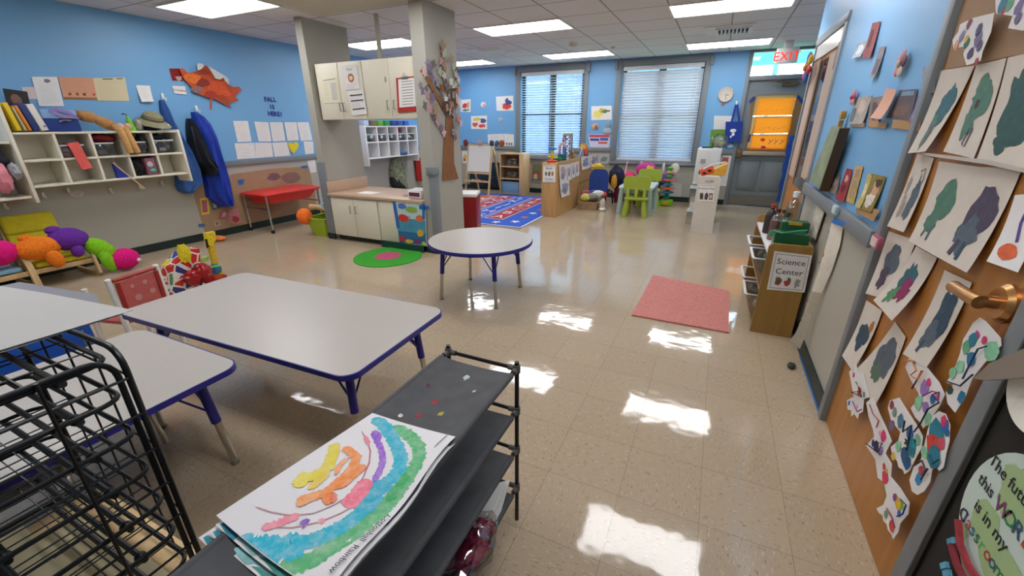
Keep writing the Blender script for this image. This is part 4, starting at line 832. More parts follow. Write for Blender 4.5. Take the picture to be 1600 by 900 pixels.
def tub(lab, y0, y1, z, h, cont, x0=-5.99, x1=-5.75):
    t = thing('storage_tub', lab, 'tub', ((x0+x1)/2, (y0+y1)/2, z)); m = MB(); m.bb(x0, x1, y0, y1, z+.001, z+h, M_clear, .008); m.build('box', t)
    m = MB(); m.bb(x0-.004, x1+.006, y0-.004, y1+.004, z+h-.012, z+h, mat('frosted_rim', '#D9DCDC', .4), .003); m.build('rim', t)
    m = MB(); random.seed(int(y0*100))
    for k in range(7): m.ell((x1-.05-.12*random.random(), y0+.04+(y1-y0-.08)*random.random(), z+.03+.6*h*random.random()), (.035, .045, .03), paint(cont[k % len(cont)]), 8, 6, rough=.4, seed=k)
    m.build('contents', t)
a, b_, z = cell(1, 1); tub('clear tub under the red knitted scarf in the ivory cubby', a+.01, b_-.06, z, .12, ['#D8B4B8', '#C9A4A8', '#A87A80'])
a, b_, z = cell(2, 1); tub('clear tub of grey cloth beside the red sweater in the ivory cubby', a+.01, b_-.08, z, .13, ['#6A6E72', '#A9ACB0', '#4A4E55'])
a, b_, z = cell(3, 1); tub('clear tub of grey cloth behind the plush dog legs in the ivory cubby', a+.03, b_-.06, z, .13, ['#B9BCC0', '#7E8288', '#9A8A90'])
a, b_, z = cell(4, 1); tub('clear tub in the end bay of the ivory cubby next to the coats', a+.01, b_-.05, z, .14, ['#C9CCD0', '#5A6478', '#8A8E96'])
def cloth(name, lab, cat, c, r, col, rough=.35, seed=1, group=None):
    m = MB(); m.ell(c, r, mat('cloth_'+col.strip('#'), col, .85, vary=.1, scale=25), 20, 12, rough=rough, fq=2.2, seed=seed); return tag(m.build(name), lab, cat, group)
a, b_, z = cell(1, 1); c0 = Vector((-5.735, a+.10, z+.13)); m = MB(); m.tube([c0+Vector((-.08, 0, .0)), c0+Vector((.012, 0, .005)), c0+Vector((.02, .01, -.06)), c0+Vector((.02, .02, -.14)), c0+Vector((.022, .035, -.24))], .03, mat('coral_knit', '#E8655E', .9, vary=.15, scale=60, bump=.5), flat=(.012, .085), up=(1, 0, 0)); tag(m.build('knit_scarf'), 'coral red knitted scarf hanging over the edge of an ivory cubby bay', 'scarf')
a, b_, z = cell(2, 1); cloth('sweater', 'dark red sweater stuffed in the top of a cubby bay behind the plush dog', 'clothing', (-5.86, (a+b_)/2, z+.17), (.10, .11, .045), '#7E2226', seed=3)
a, b_, z = cell(3, 1); cloth('jacket', 'dark folded jacket above a clear tub beside the plush dog', 'clothing', (-5.88, b_-.05, z+.10), (.10, .04, .09), '#2A2E3A', seed=4)
a, b_, z = cell(4, 1); cloth('jacket', 'dark navy garment folded in the end bay of the ivory cubby', 'clothing', (-5.90, (a+b_)/2-.03, z+.17), (.09, .09, .035), '#252E3E', seed=6)
# lower row
a, b_, z = cell(2, 0); m = MB(); m.prism([(-5.76, b_-.13, z), (-5.76, b_-.02, z), (-5.76, b_-.13, z+.15)], (-.05, 0, 0), mat('pennant_blue', '#2A3C9E', .7)); t = tag(m.build('pennant_flag'), 'small blue triangular pennant leaning in a lower cubby bay', 'flag')
m = MB(); m.cyl((-5.745, b_-.14, z+.16), (-5.70, b_+.045, z-.13), .006, M_birch, n=8); m.build('stick', t)
a, b_, z = cell(3, 0); cloth('backpack', 'black bag in the lower cubby bay under the plush dog', 'bag', (-5.85, a+.07, z+.09), (.09, .06, .09), '#1E1A1E', seed=8)
t = thing('toy_box', 'dusky pink box with a teal sticker in a lower cubby bay', 'box', (-5.82, a+.17, z)); m = MB(); m.box((-5.83, a+.175, z+.095), (.16, .10, .185), mat('dusky_pink', '#8E5A68', .6), bev=.01); m.build('carton', t); m = MB(); m.ell((-5.746, a+.18, z+.055), (.004, .03, .018), paint('#3ABFA6')); m.ell((-5.746, a+.165, z+.12), (.004, .028, .03), paint('#C9BCC6')); m.build('sticker', t)
# on top of the long cubby shelf
zt = 1.375
t = thing('plush_dog', 'tan plush dog draped over the top edge of the ivory cubby shelf', 'toy', (-5.80, 2.42, zt))
M_tan = mat('tan_fur', '#B98A58', .95, vary=.15, scale=40, bump=.6); M_tan2 = mat('light_tan_fur', '#D2A468', .95, vary=.12, scale=40, bump=.6)
Rx = Matrix.Rotation
m = MB(); m.ell((-5.86, 2.30, zt+.14), (.06, .10, .055), M_tan, rot=Rx(-.25, 3, 'X')); m.ell((-5.86, 2.21, zt+.165), (.045, .06, .035), mat('dark_tan_fur', '#94663C', .95)); m.build('head', t)
m = MB(); m.ell((-5.84, 2.43, zt+.075), (.065, .11, .055), M_tan, rot=Rx(-.5, 3, 'X')); m.build('body', t)
for y in (2.50, 2.565): m = MB(); m.ell((-5.74, y, zt+.045), (.035, .03, .033), mat('pink_felt', '#E0B09A', .9)); m.build('paw', t)
for y, s in ((2.47, 0), (2.52, .08)): m = MB(); m.tube([(-5.78, y, zt+.04), (-5.712, y+.005, zt+.01), (-5.70, y+.015, zt-.08), (-5.70, y+.03+s*.2, zt-.22)], [.03, .032, .034, .028], M_tan2, 12); m.build('leg', t)
m = MB(); m.lathe((-5.83, 2.63, zt), [(.05, 0), (.045, .03), (.02, .11), (.004, .16)], paint('#7BC43A'), 18); m.tube([(-5.83, 2.63, zt+.16), (-5.83, 2.6, zt+.175), (-5.83, 2.585, zt+.165)], .005, M_black, 6); tag(m.build('party_hat'), 'lime green cone hat standing next to the plush dog', 'hat')
t = thing('sun_hat', 'olive sun hat resting on folded clothes at the end of the cubby shelf', 'hat', (-5.84, 2.84, zt+.09))
M_olive = mat('olive_canvas', '#8E8A6C', .85, vary=.12, scale=20)
m = MB(); m.lathe((-5.83, 2.85, zt+.075), [(.165, 0), (.13, .03), (.095, .045), (.09, .09), (.06, .12), (.001, .125)], M_olive, 32, axis=(.35, .1, 1)); m.build('crown', t)
m = MB(); m.lathe((-5.815, 2.853, zt+.115), [(.103, 0), (.099, .02)], mat('hat_band', '#5E5A40', .8), 32, axis=(.35, .1, 1), cap=False); m.build('band', t)
m = MB(); m.bb(-5.95, -5.74, 2.74, 2.97, zt+.045, zt+.07, M_white, .01); tag(m.build('folded_cloth'), 'white folded cloth under the olive sun hat', 'clothing')
cloth('folded_cloth', 'black folded garment under the white cloth and the sun hat', 'clothing', (-5.84, 2.83, zt+.03), (.10, .09, .03), '#1C1C20', .2, 5)
m = MB(); m.ell((-5.82, 2.70, zt+.06), (.06, .035, .06), mat('grey_cap', '#A9A89E', .9), rough=.2); tag(m.build('cap'), 'pale grey cap squashed beside the green cone hat', 'hat')
# storage case
t = thing('lunch_case', 'navy blue fabric case with lilac handle on top of the cubby shelf', 'bag', (-5.86, 2.06, zt))
m = MB(); m.bb(-5.96, -5.76, 1.935, 2.19, zt, zt+.115, mat('navy_fabric', '#263E86', .75), .012); m.build('case_body', t)
m = MB(); m.bb(-5.962, -5.758, 1.933, 2.192, zt+.115, zt+.20, mat('pale_blue_fabric', '#8DAEDD', .7), .015); m.build('lid', t)
m = MB(); m.tube([(-5.75, 2.0, zt+.19), (-5.74, 2.05, zt+.20), (-5.735, 2.13, zt+.17), (-5.74, 2.185, zt+.13), (-5.745, 2.08, zt+.135), (-5.75, 2.0, zt+.19)], .012, mat('lilac_strap', '#9A86C6', .6), flat=(.006, .028), up=(1, 0, 0)); m.build('handle', t)
m = MB(); m.tube([(-5.752, 2.04, zt+.09), (-5.74, 2.07, zt+.105), (-5.74, 2.12, zt+.10)], .008, M_steel, 8); m.build('clasp', t)
for i, (y, th, h, c, lean, l) in enumerate(((1.735, .03, .235, '#E9C82E', .10, 'yellow folder leaning first against the cubby end panel'), (1.775, .012, .20, '#C9C49A', .14, 'thin pale card between the yellow and orange folders'), (1.80, .022, .215, '#E08A2E', .16, 'orange folder leaning between the yellow and navy ones'), (1.84, .04, .235, '#2E3F7E', .16, 'navy blue binder with a red spine edge on the cubby shelf'), (1.895, .05, .23, '#E6E4E0', .18, 'white ring binder leaning next to the navy fabric case'))):
    m = MB(); m.box((-5.84, y+lean*.0, zt+h/2*math.cos(lean)+.012), (.2, th, h), mat('binder_'+c.strip('#'), c, .5), M=Rx(lean, 4, 'X'), bev=.003)
    if i == 4: m.cyl((-5.742, y+.025, zt+.05), (-5.738, y+.025, zt+.05), .01, M_greyink, n=12)
    tag(m.build('binder'), l, 'binder', 'binders leaning on the cubby shelf')
t = thing('portrait_photo', 'dark portrait photo standing on the shelf at the picture edge', 'picture', (-5.86, 1.72, 1.60))
m = MB(); m.box((-5.90, 1.86, 1.66), (.012, .15, .15), mat('photo_dark', '#2A2424', .4), M=Rx(-.12, 4, 'X')); m.build('print', t); m = MB(); m.ell((-5.892, 1.85, 1.65), (.004, .035, .05), paint('#7E5E50')); m.build('face_area', t)
# clothes in the cut off cubby
cloth('jacket', 'pink garment spilling out of the cut off cubby shelf', 'clothing', (-5.72, 1.50, 1.00), (.08, .06, .13), '#E8909E', seed=11)
cloth('jacket', 'navy garment bundled above the pink one in the cut off cubby', 'clothing', (-5.78, 1.53, 1.13), (.09, .08, .06), '#20232E', seed=12)
cloth('sneaker', 'grey and white shoe hanging out of the cut off cubby', 'shoe', (-5.72, 1.60, 1.05), (.06, .035, .07), '#A9AEB4', seed=13)
# white hooks below the cubbies
for i, (a, b_) in enumerate(((8, 322), (68, 305), (107, 298), (173, 298), (219, 292), (253, 286))):
    c0 = on('x', XL+.02, a, b_); m = MB(); m.box(c0, (.012, .022, .055), M_whitepl, bev=.004); m.tube([c0+Vector((0, 0, -.02)), c0+Vector((.035, 0, -.028)), c0+Vector((.04, 0, -.008))], .006, M_whitepl, 6)
    tag(m.build('coat_hook'), ['at the picture edge', 'beside the thick cubby end panel', 'beside the oval sticker', 'under the blue pennant', 'under the dusky pink box', 'nearest to the blue jackets'][i].join(['white wall hook under the cubby shelves, ', '']), 'hook', 'wall hooks under the cubbies')
c0 = on('x', XL+.004, 120, 303); m = MB(); m.ell(c0, (.003, .06, .035), paint('#C9BFB2')); tag(m.build('oval_sticker'), 'beige oval sticker on the grey wall under the ivory cubby', 'sticker')

# ------------------------------------------------------------------ papers on the blue wall
xl = XL+.002
sheet('notice', 'small pinkish notice peeking out behind the tall white notice', 'paper', [(34, 136), (56, 136), (58, 155), (37, 154)], 'x', xl, mat('pale_pink_paper', '#E4CFCB', .8), [('lines', .15, .6, .3, .8, 5, M_greyink)])
sheet('notice', 'tall white notice with a grey emblem above the navy fabric case', 'paper', [(49, 120), (89, 120), (100, 166), (61, 166)], 'x', xl+.003, M_white, [('blob', .55, .86, .14, .06, paint('#7E808A'), 3), ('lines', .15, .85, .1, .7, 12, mat('faint_print', '#C6C6CA', .8))])
sheet('notice', 'peach notice with three small leaf pictures', 'paper', [(90, 120), (145, 122), (152, 156), (100, 155)], 'x', xl, mat('peach_paper', '#DDA283', .8), [('rect', 0, 1, 0, .10, mat('brown_edge', '#A0724E', .8)), ('lines', .08, .92, .35, .85, 6, mat('peach_print', '#C08A6E', .8)), ('blob', .2, .24, .05, .07, paint('#B04A3A'), 2), ('blob', .42, .24, .05, .07, paint('#8A5A3A'), 3), ('blob', .63, .24, .05, .07, paint('#6E4A34'), 4), ('blob', .92, .24, .04, .06, paint('#C04A4A'), 4)])
sheet('notice', 'cream notice with a dark heading next to the peach one', 'paper', [(145, 122), (195, 121), (202, 158), (152, 157)], 'x', xl, mat('cream_paper', '#E0D2AE', .8), [('rect', .28, .6, .92, .97, mat('brown_print', '#7A6A50', .8)), ('rect', .72, .92, .93, .97, mat('brown_print', '#7A6A50')), ('lines', .1, .9, .1, .8, 8, mat('cream_print', '#C2B48E', .8))])
sheet('notice', 'white card curling away from the blue wall above the sun hat', 'paper', [(212, 133), (234, 134), (238, 159), (219, 159)], 'x', xl, M_white, [('lines', .25, .8, .2, .8, 6, mat('faint_print', '#C6C6CA'))], curl=.03)
sheet('photo_card', 'dark red glossy card beside the stem of the big paper leaf', 'picture', [(264, 107), (283, 107), (286, 127), (269, 126)], 'x', xl, mat('dark_red_gloss', '#8A2A2A', .2), [('blob', .65, .22, .25, .2, paint('#C9A9A4'), 4, .6)])
sheet('name_sign', 'small white sign reading October under the dark red card', 'sign', [(269, 134), (289, 135), (291, 148), (272, 146)], 'x', xl, M_white, [('text', .5, .32, .042, 'October', paint('#8E3A4E'))], curl=.006)
# big leaf
L0 = [(240+a/4.5, b_/4.5) for a, b_ in [(178, 480), (205, 480), (240, 512), (295, 502), (320, 490), (352, 462), (372, 462), (405, 508), (428, 552), (462, 560), (488, 545), (505, 575), (528, 598), (560, 612), (600, 610), (618, 632), (590, 656), (570, 680), (598, 705), (560, 716), (525, 720), (546, 756), (500, 735), (430, 695), (410, 690), (407, 770), (396, 770), (398, 688), (330, 670), (285, 632), (240, 585), (208, 550), (196, 520)]]
t = thing('paper_leaf', 'huge orange and red painted paper leaf on the blue wall', 'wall decoration', on('x', XL+.02, 322, 140))
m = MB(); m.prism([on('x', XL+.03, a, b_) for a, b_ in L0], (.004, 0, 0), mat('leaf_orange', '#C4502A', .6, vary=.3, scale=7))
for i, (a, b_, r, c) in enumerate(((315, 128, .10, '#8E2F22'), (340, 138, .13, '#D8562A'), (300, 122, .10, '#E0702A'), (330, 148, .08, '#B03A2A'), (308, 140, .07, '#8A6A66'), (352, 145, .07, '#E05A2A'), (318, 112, .06, '#9A3424'))):
    c0 = on('x', XL+.036, a, b_); m.face([c0+Vector((.0004*i, r*(1+.5*mnoise.noise((math.cos(k*.35), math.sin(k*.35), i)))*math.cos(k*.35), r*.6*(1+.5*mnoise.noise((math.cos(k*.35), math.sin(k*.35), i+9)))*math.sin(k*.35))) for k in range(18)], paint(c))
m.build('painted_face', t)
m = MB(); m.prism([on('x', XL+.045, 240+a/4.5, b_/4.5) for a, b_ in [(303, 455), (318, 443), (345, 452), (350, 468), (330, 488), (310, 495)]], (.01, 0, 0), mat('leaf_back_white', '#D6D2CE', .7)); m.prism([on('x', XL+.045, 240+a/4.5, b_/4.5) for a, b_ in [(375, 463), (430, 495), (505, 540), (522, 560), (524, 595), (500, 572), (487, 546), (462, 560), (430, 553), (405, 510)]], (.02, 0, 0), mat('leaf_back_white', '#D6D2CE', .7)); m.build('curled_back', t)
# cut out letters
M_ltr = mat('navy_cutout', '#1C2A8C', .6)
for word, pts, s in (('FALL', [(415.5, 158.5), (420.5, 158.7), (425.5, 158.9), (430, 159)], .085), ('IS', [(423.5, 170), (427.5, 170.5)], .08), ('HERE!', [(422, 180.7), (427, 181), (431.5, 181.3), (436, 181.6), (440, 182)], .085)):
    for k, ch in enumerate(word):
        c0 = on('x', XL+.004, *pts[k]); m = MB(); m.text(c0, (0, 1, 0), (0, 0, 1), s, ch, M_ltr, bold=.045)
        od = ['first', 'second', 'third', 'fourth', 'fifth'][k]
        tag(m.build('wall_letter'), 'dark blue cut out %s, %s character of the word %s on the wall' % ('exclamation mark' if ch == '!' else 'letter '+ch, od, word.strip('!')), 'letter', 'dark blue letters on the blue wall')
faint = mat('faint_print', '#C6C6CA')
TX = [('lines', .12, .85, .12, .88, 9, faint)]
r1 = [[(364, 189), (387, 189), (393, 221), (371, 222)], [(397, 190), (419, 191), (424, 221), (404, 221)], [(421, 191), (441, 191), (446, 220), (426, 221)], [(444, 191), (463, 191), (467, 219), (449, 220)], [(464, 191), (482, 191), (488, 219), (470, 220)]]
l1 = ['set apart closest to the royal blue coat', 'second from the royal blue coat', 'in the middle of the row', 'straight above the yellow heart', 'next to the grey wing wall']
for q, l in zip(r1, l1): sheet('class_paper', 'white typed paper in the upper row, '+l, 'paper', q, 'x', xl, M_white, TX, 'white papers under the wall letters')
r2 = [[(366, 224), (397, 223), (400, 247), (371, 249)], [(398, 223), (424, 223), (427, 245), (400, 247)], [(425, 223), (449, 222), (453, 243), (429, 245)], [(474, 221), (489, 221), (490, 240), (477, 241)]]
l2 = ['closest to the royal blue coat', 'second from the royal blue coat', 'partly under the yellow heart', 'beyond the yellow heart by the wing wall']
for q, l in zip(r2, l2): sheet('class_paper', 'white paper in the lower row, '+l, 'paper', q, 'x', xl, M_white, [('lines', .08, .92, .15, .85, 4, faint)], 'white papers under the wall letters')
hp = [on('x', XL+.012, 449+a/3.75*.98, 222+b_/3.75) for a, b_ in [(2, 18), (6, 4), (18, 2), (32, 10), (46, -2), (62, 4), (68, 22), (56, 48), (38, 68), (20, 52)]]
m = MB(); m.prism(hp, (.002, 0, 0), paint('#E6D22E')); tag(m.build('paper_heart'), 'yellow paper heart among the white papers', 'wall decoration')
sheet('notice', 'white paper below the grey rail beside the wing wall', 'paper', [(480, 251), (492, 249), (494, 269), (485, 270)], 'x', xl, M_white, TX)
# kraft paper and things on it
m = MB(); m.face([on('x', xl, a, b_) for a, b_ in [(300, 296), (318, 287), (364, 272), (420, 264), (482, 260), (492, 300), (495, 328), (470, 334), (400, 349), (321, 366), (310, 330)]], M_kraft); tag(m.build('kraft_mural'), 'long brown kraft paper taped low on the wall behind the red table', 'paper')
for i, (a, b_, r, c, l) in enumerate(((455, 278, .17, '#8A6A5E', 'smudged brown paint patch on the kraft paper behind the red table'), (428, 276, .11, '#7E6066', 'small violet smudge on the kraft paper above the red table'))):
    c0 = on('x', xl+.002, a, b_); m = MB(); m.face([c0+Vector((0, r*(1+.5*mnoise.noise((math.cos(k*.35), math.sin(k*.35), i)))*math.cos(k*.35), r*.5*math.sin(k*.35))) for k in range(18)], paint(c)); tag(m.build('paint_smudge'), l, 'paint mark')
sheet('picture_card', 'pink picture in a yellow frame on the kraft paper beside the royal blue coat', 'picture', [(312, 310), (325, 309), (327, 334), (315, 336)], 'x', xl+.004, paint('#E2C63A'), [('rect', .15, .82, .12, .88, paint('#A85A6A'))])
sheet('picture_card', 'pink painted square on the kraft paper by the red table legs', 'picture', [(356, 328), (372, 326), (377, 349), (359, 349)], 'x', xl+.004, paint('#C9848A'), [('blob', .55, .3, .35, .2, paint('#B0403A'), 3, .5)])
sheet('picture_card', 'reddish torn collage piece on the kraft paper below the royal blue coat', 'picture', [(343, 332), (356, 329), (354, 342), (341, 344)], 'x', xl+.004, paint('#A8646A'), [('blob', .6, .6, .3, .3, paint('#D8A4A4'), 3, .5)])
sheet('picture_card', 'dark green and white collage piece on the kraft paper beneath the coat', 'picture', [(328, 316), (340, 311), (344, 325), (331, 329)], 'x', xl+.004, paint('#5A665E'), [('blob', .5, .5, .3, .3, paint('#B9C0B4'), 3, .6)])
sheet('picture_card', 'pale round collage piece lowest on the kraft paper', 'picture', [(333, 346), (342, 344), (344, 352), (336, 354)], 'x', xl+.004, paint('#B9A490'), [('blob', .5, .5, .3, .3, paint('#8A7460'), 3, .4)])
for q, l in (([(310, 350), (320, 350), (320, 354), (311, 354)], 'piece of blue tape at the low corner of the kraft paper'), ([(371, 281), (382, 280), (380, 288), (373, 289)], 'piece of blue tape holding the kraft paper behind the coat'), ([(470, 260), (480, 258), (481, 262), (471, 263)], 'piece of blue tape at the top of the kraft paper near the wing wall')):
    m = MB(); m.face([on('x', xl+.006, a, b_) for a, b_ in q], M_tape); tag(m.build('tape_strip'), l, 'tape')
# coats
def drape(name, lab, cat, prof, mt, x0, dep, hook=None):
    """prof: (px_left, px_right, py) rows; a hanging garment with folds"""
    m = MB(); n = 18; rows = []
    for j, (a, b_, py) in enumerate(prof):
        A = on('x', x0, a, py); B = on('x', x0, b_, py); z = (A.z+B.z)/2; rr = []
        for i in range(n+1):
            f = i/n; y = A.y+(B.y-A.y)*f; k = math.sin(PI*f)**.5
            fold = (.024*math.sin(f*15+j*.35)+.012*math.sin(f*31-j*.8))*min(1, j/2)
            rr.append(Vector((XL+.02+k*dep*min(1, .35+j*.2)+fold*k, y, z)))
        back = [Vector((XL+.012, v.y, v.z)) for v in reversed(rr[1:-1])]; rows.append(rr+back)
    N = len(rows[0]); vs = [v for r in rows for v in r]; fs = []
    for j in range(len(rows)-1):
        for i in range(N): i2 = (i+1) % N; fs.append((j*N+i, j*N+i2, (j+1)*N+i2, (j+1)*N+i))
    fs.append(tuple(range(N))); fs.append(tuple((len(rows)-1)*N+i for i in range(N)))
    m.add(vs, fs, mt)
    if hook: o = m.build(name, hook); o['label'] = lab; return o
    o = m.build(name); return tag(o, lab, cat)
M_denim = mat('denim_blue_cloth', '#3B64A6', .8, vary=.18, scale=9, bump=1); M_royal = mat('royal_blue_nylon', '#1B3BA8', .45, vary=.2, scale=9, bump=1); M_blk = mat('black_nylon', '#15161C', .6)
drape('jacket', 'medium blue jacket hanging beside the end of the ivory cubby shelf', 'clothing', [(255, 261, 156), (256, 268, 170), (259, 275, 190), (263, 290, 215), (270, 306, 240), (277, 318, 265), (279, 323, 288), (283, 306, 298), (292, 301, 302)], M_denim, XL+.10, .13)
coat_ = drape('jacket', 'royal blue coat with black lining hanging above the kraft paper', 'clothing', [(306, 312, 175), (307, 324, 182), (306, 334, 195), (308, 343, 215), (312, 351, 240), (318, 358, 262), (325, 364, 285), (328, 368, 305), (340, 369, 316), (348, 367, 322)], M_royal, XL+.12, .16)
drape('coat_lining', 'black inner side of the coat', 'clothing', [(306, 311, 185), (305, 320, 198), (306, 326, 215), (308, 333, 235), (311, 340, 252), (322, 346, 262), (327, 340, 274)], M_blk, XL+.22, .24, coat_)
for a, b_, l in ((254, 151, 'white wall hook above the medium blue jacket'), (307, 170, 'white wall hook above the royal blue coat')):
    c0 = on('x', XL+.012, a, b_); m = MB(); m.box(c0, (.02, .03, .075), M_whitepl, bev=.006); m.tube([c0+Vector((.005, 0, -.02)), c0+Vector((.05, 0, -.04)), c0+Vector((.055, 0, -.01))], .007, M_whitepl, 6); tag(m.build('coat_hook'), l, 'hook')

# ------------------------------------------------------------------ red activity table at the wall
t = thing('sand_table', 'red plastic sand table on chrome castor legs against the kraft paper', 'table', (-5.74, 4.2, 0), 0)
tx0, tx1, ty0, ty1, th = -6.0, -5.46, 3.72, 4.68, .545
def rr(x0, x1, y0, y1, r, n=5):
    o = []
    for cx_, cy2, a0 in ((x1-r, y1-r, 0), (x0+r, y1-r, 90), (x0+r, y0+r, 180), (x1-r, y0+r, 270)):
        for k in range(n+1): a = math.radians(a0+90*k/n); o.append((cx_+r*math.cos(a), cy2+r*math.sin(a)))
    return o
def loft(m, loops, mt, capb=True, capt=True):
    n = len(loops[0]); vs = [v for l in loops for v in l]; fs = [(j*n+i, j*n+(i+1) % n, (j+1)*n+(i+1) % n, (j+1)*n+i) for j in range(len(loops)-1) for i in range(n)]
    if capb: fs.append(tuple(range(n-1, -1, -1)))
    if capt: fs.append(tuple((len(loops)-1)*n+i for i in range(n)))
    m.add(vs, fs, mt)
def rl(x0, x1, y0, y1, r, z): return [(x, y, z) for x, y in rr(x0, x1, y0, y1, r)]
m = MB(); loft(m, [rl(tx0+.10, tx1-.10, ty0+.13, ty1-.13, .05, th-.15), rl(tx0+.04, tx1-.04, ty0+.06, ty1-.06, .06, th-.05), rl(tx0+.03, tx1-.03, ty0+.04, ty1-.04, .06, th-.015)], M_red); m.build('tub', t)
m = MB(); loft(m, [rl(tx0, tx1, ty0, ty1, .05, th-.025), rl(tx0-.005, tx1+.005, ty0-.005, ty1+.005, .05, th-.01), rl(tx0, tx1, ty0, ty1, .05, th), rl(tx0+.06, tx1-.06, ty0+.07, ty1-.07, .05, th+.022)], M_red); m.build('lid', t)
for x in (tx0+.02, tx1-.045):
    for y in (ty0+.05, ty1-.05):
        m = MB(); m.tube([(x, y, th-.03), (x+(.0), y, .05)], .014, M_chrome, 10); lg = m.build('leg', t)
        m = MB(); m.cyl((x-.009, y, .026), (x+.009, y, .026), .026, M_black, n=18); m.build('castor', lg)
for y in (ty0+.05, ty1-.05): m = MB(); m.tube([(tx0+.02, y, .34), (tx1-.045, y, .34)], .01, M_chrome, 8); m.build('cross_bar', t)

# ------------------------------------------------------------------ low bentwood chairs with the caterpillar
def poang(lab, y, seatc):
    t = thing('low_armchair', lab, 'chair', (-5.75, y, 0), 0, 'low bentwood armchairs')
    for s in (-.22, .22):
        m = MB(); m.tube([(-.22, s, .02), (.02, s, .018), (.20, s, .02), (.235, s, .04), (.225, s, .14), (.20, s, .25), (.17, s, .30), (.12, s, .325), (0, s, .33), (-.12, s, .335), (-.18, s, .36)], .02, M_birch, flat=(.022, .045), up=(0, 0, 1) if False else (0, 1, 0)); m.build('side_frame', t, local=True)
        m = MB(); m.tube([(.19, s*.88, .17), (.0, s*.88, .155), (-.14, s*.88, .17), (-.22, s*.88, .32), (-.30, s*.88, .62)], .015, M_birch, flat=(.018, .03), up=(0, 1, 0)); m.build('seat_rail', t, local=True)
    m = MB(); m.box((.19, 0, .165), (.03, .44, .045), M_birch, bev=.005); m.build('front_rail', t, local=True)
    mc = mat('seat_'+seatc.strip('#'), seatc, .85, vary=.08, scale=30)
    m = MB(); m.box((.03, 0, .205), (.34, .37, .045), mc, M=Matrix.Rotation(-.08, 4, 'Y'), bev=.018, seg=3); m.build('seat_cushion', t, local=True)
    m = MB(); m.box((-.19, 0, .36), (.05, .37, .32), mc, M=Matrix.Rotation(-.28, 4, 'Y'), bev=.02, seg=3); m.box((-.225, 0, .545), (.07, .375, .18), mc, M=Matrix.Rotation(-.25, 4, 'Y'), bev=.03, seg=3); m.build('back_cushion', t, local=True)
    return t
poang('low bentwood armchair with a yellow cushion under the ivory cubby shelf', 1.62, '#D3C427')
poang('low bentwood armchair with a pale blue seat cut off by the picture edge', 1.16, '#8FC0DE')
t = thing('plush_caterpillar', 'long plush caterpillar in pink, orange, purple and green lying across the low armchairs', 'toy', (-5.55, 1.6, 0))
def fur(h): return mat('fur_'+h.strip('#'), h, .95, vary=.15, scale=60, bump=.7)
segs = [((-5.60, 1.24, .385), (.11, .15, .115), '#E2127E'), ((-5.58, 1.50, .37), (.11, .16, .105), '#F5811E'), ((-5.60, 1.73, .40), (.115, .15, .11), '#6A2E9E'), ((-5.56, 1.92, .255), (.095, .15, .09), '#86CC1E')]
for i, (c, r, h) in enumerate(segs): m = MB(); m.ell(c, r, fur(h), 24, 16, rot=Rx([.1, .05, -.12, -.85][i], 3, 'X'), rough=.06, fq=5); m.build('body_segment', t)
for c, r, h, a in (((-5.50, 1.56, .265), (.05, .06, .09), '#F5811E', .3), ((-5.52, 1.74, .29), (.045, .05, .06), '#6A2E9E', 0), ((-5.63, 1.66, .50), (.05, .06, .04), '#6A2E9E', 0), ((-5.49, 1.92, .14), (.05, .055, .12), '#86CC1E', .2), ((-5.50, 1.10, .27), (.05, .05, .08), '#F5A05E', 0), ((-5.62, 1.46, .47), (.04, .05, .03), '#F5811E', 0)): m = MB(); m.ell(c, r, fur(h), rot=Rx(a, 3, 'X'), rough=.06); m.build('foot', t)
m = MB(); m.ell((-5.52, 2.06, .115), (.11, .14, .11), fur('#E2127E'), 24, 16, rough=.05); h = m.build('head', t)
m = MB(); m.ell((-5.435, 2.15, .09), (.02, .02, .02), M_white); m.build('eye', h)

# ------------------------------------------------------------------ things seen over the counter and behind the wing wall
for k, c in enumerate(('#B9C8DC', '#7E6A4A', '#6AA83A', '#3A9A4A', '#2F4A9E', '#4A5AA0', '#3A6AC0')):
    m = MB(); m.box((-5.87, 6.14+k*.19, 1.46), (.2, .13, .09), mat('cubby_top_'+c.strip('#'), c, .6), bev=.012); tag(m.build('storage_box'), ['pale blue', 'brown', 'lime green', 'bright green', 'navy', 'slate blue', 'mid blue'][k]+' soft box on top of the white cubby shelf', 'box', 'boxes on top of the white cubby')
for k in range(5):
    y = 6.06+.288*k+.144
    tub(['clear tub with blue lining', 'clear tub with red and grey socks', 'clear tub with dark clothes', 'clear tub in front of a magenta bag', 'clear tub with tan clothes'][k]+' in the upper row of the white cubby', y-.10, y+.10, 1.14, .13, [['#5A7E9A', '#A9C0CC'], ['#8A3A3A', '#B9B4B0'], ['#3A3A44', '#6A6A70'], ['#C9A0B4', '#A8507A'], ['#A8886A', '#C9B49A']][k])
cloth('clothing_bundle', 'magenta garment in the fourth bay of the white cubby', 'clothing', (-5.90, 7.07, 1.33), (.09, .10, .04), '#A82E62', seed=3)
cloth('clothing_bundle', 'denim blue bundle in the lower row of the white cubby', 'clothing', (-5.80, 7.08, .90), (.10, .11, .04), '#5A7EA8', seed=5)
drape('jacket', 'camouflage jacket with black hem hanging below the white cubby', 'clothing', [(622, 630, 244), (617, 633, 252), (614, 636, 262), (615, 637, 272), (618, 637, 278), (620, 638, 288), (629, 639, 295)], mat('camouflage_cloth', '#8E9478', .8, vary=.6, scale=18), XL+.12, .14)
drape('trousers', 'black trousers hanging under the camouflage jacket', 'clothing', [(619, 637, 276), (620, 638, 284), (622, 639, 291), (631, 640, 297)], M_blk, XL+.2, .19)
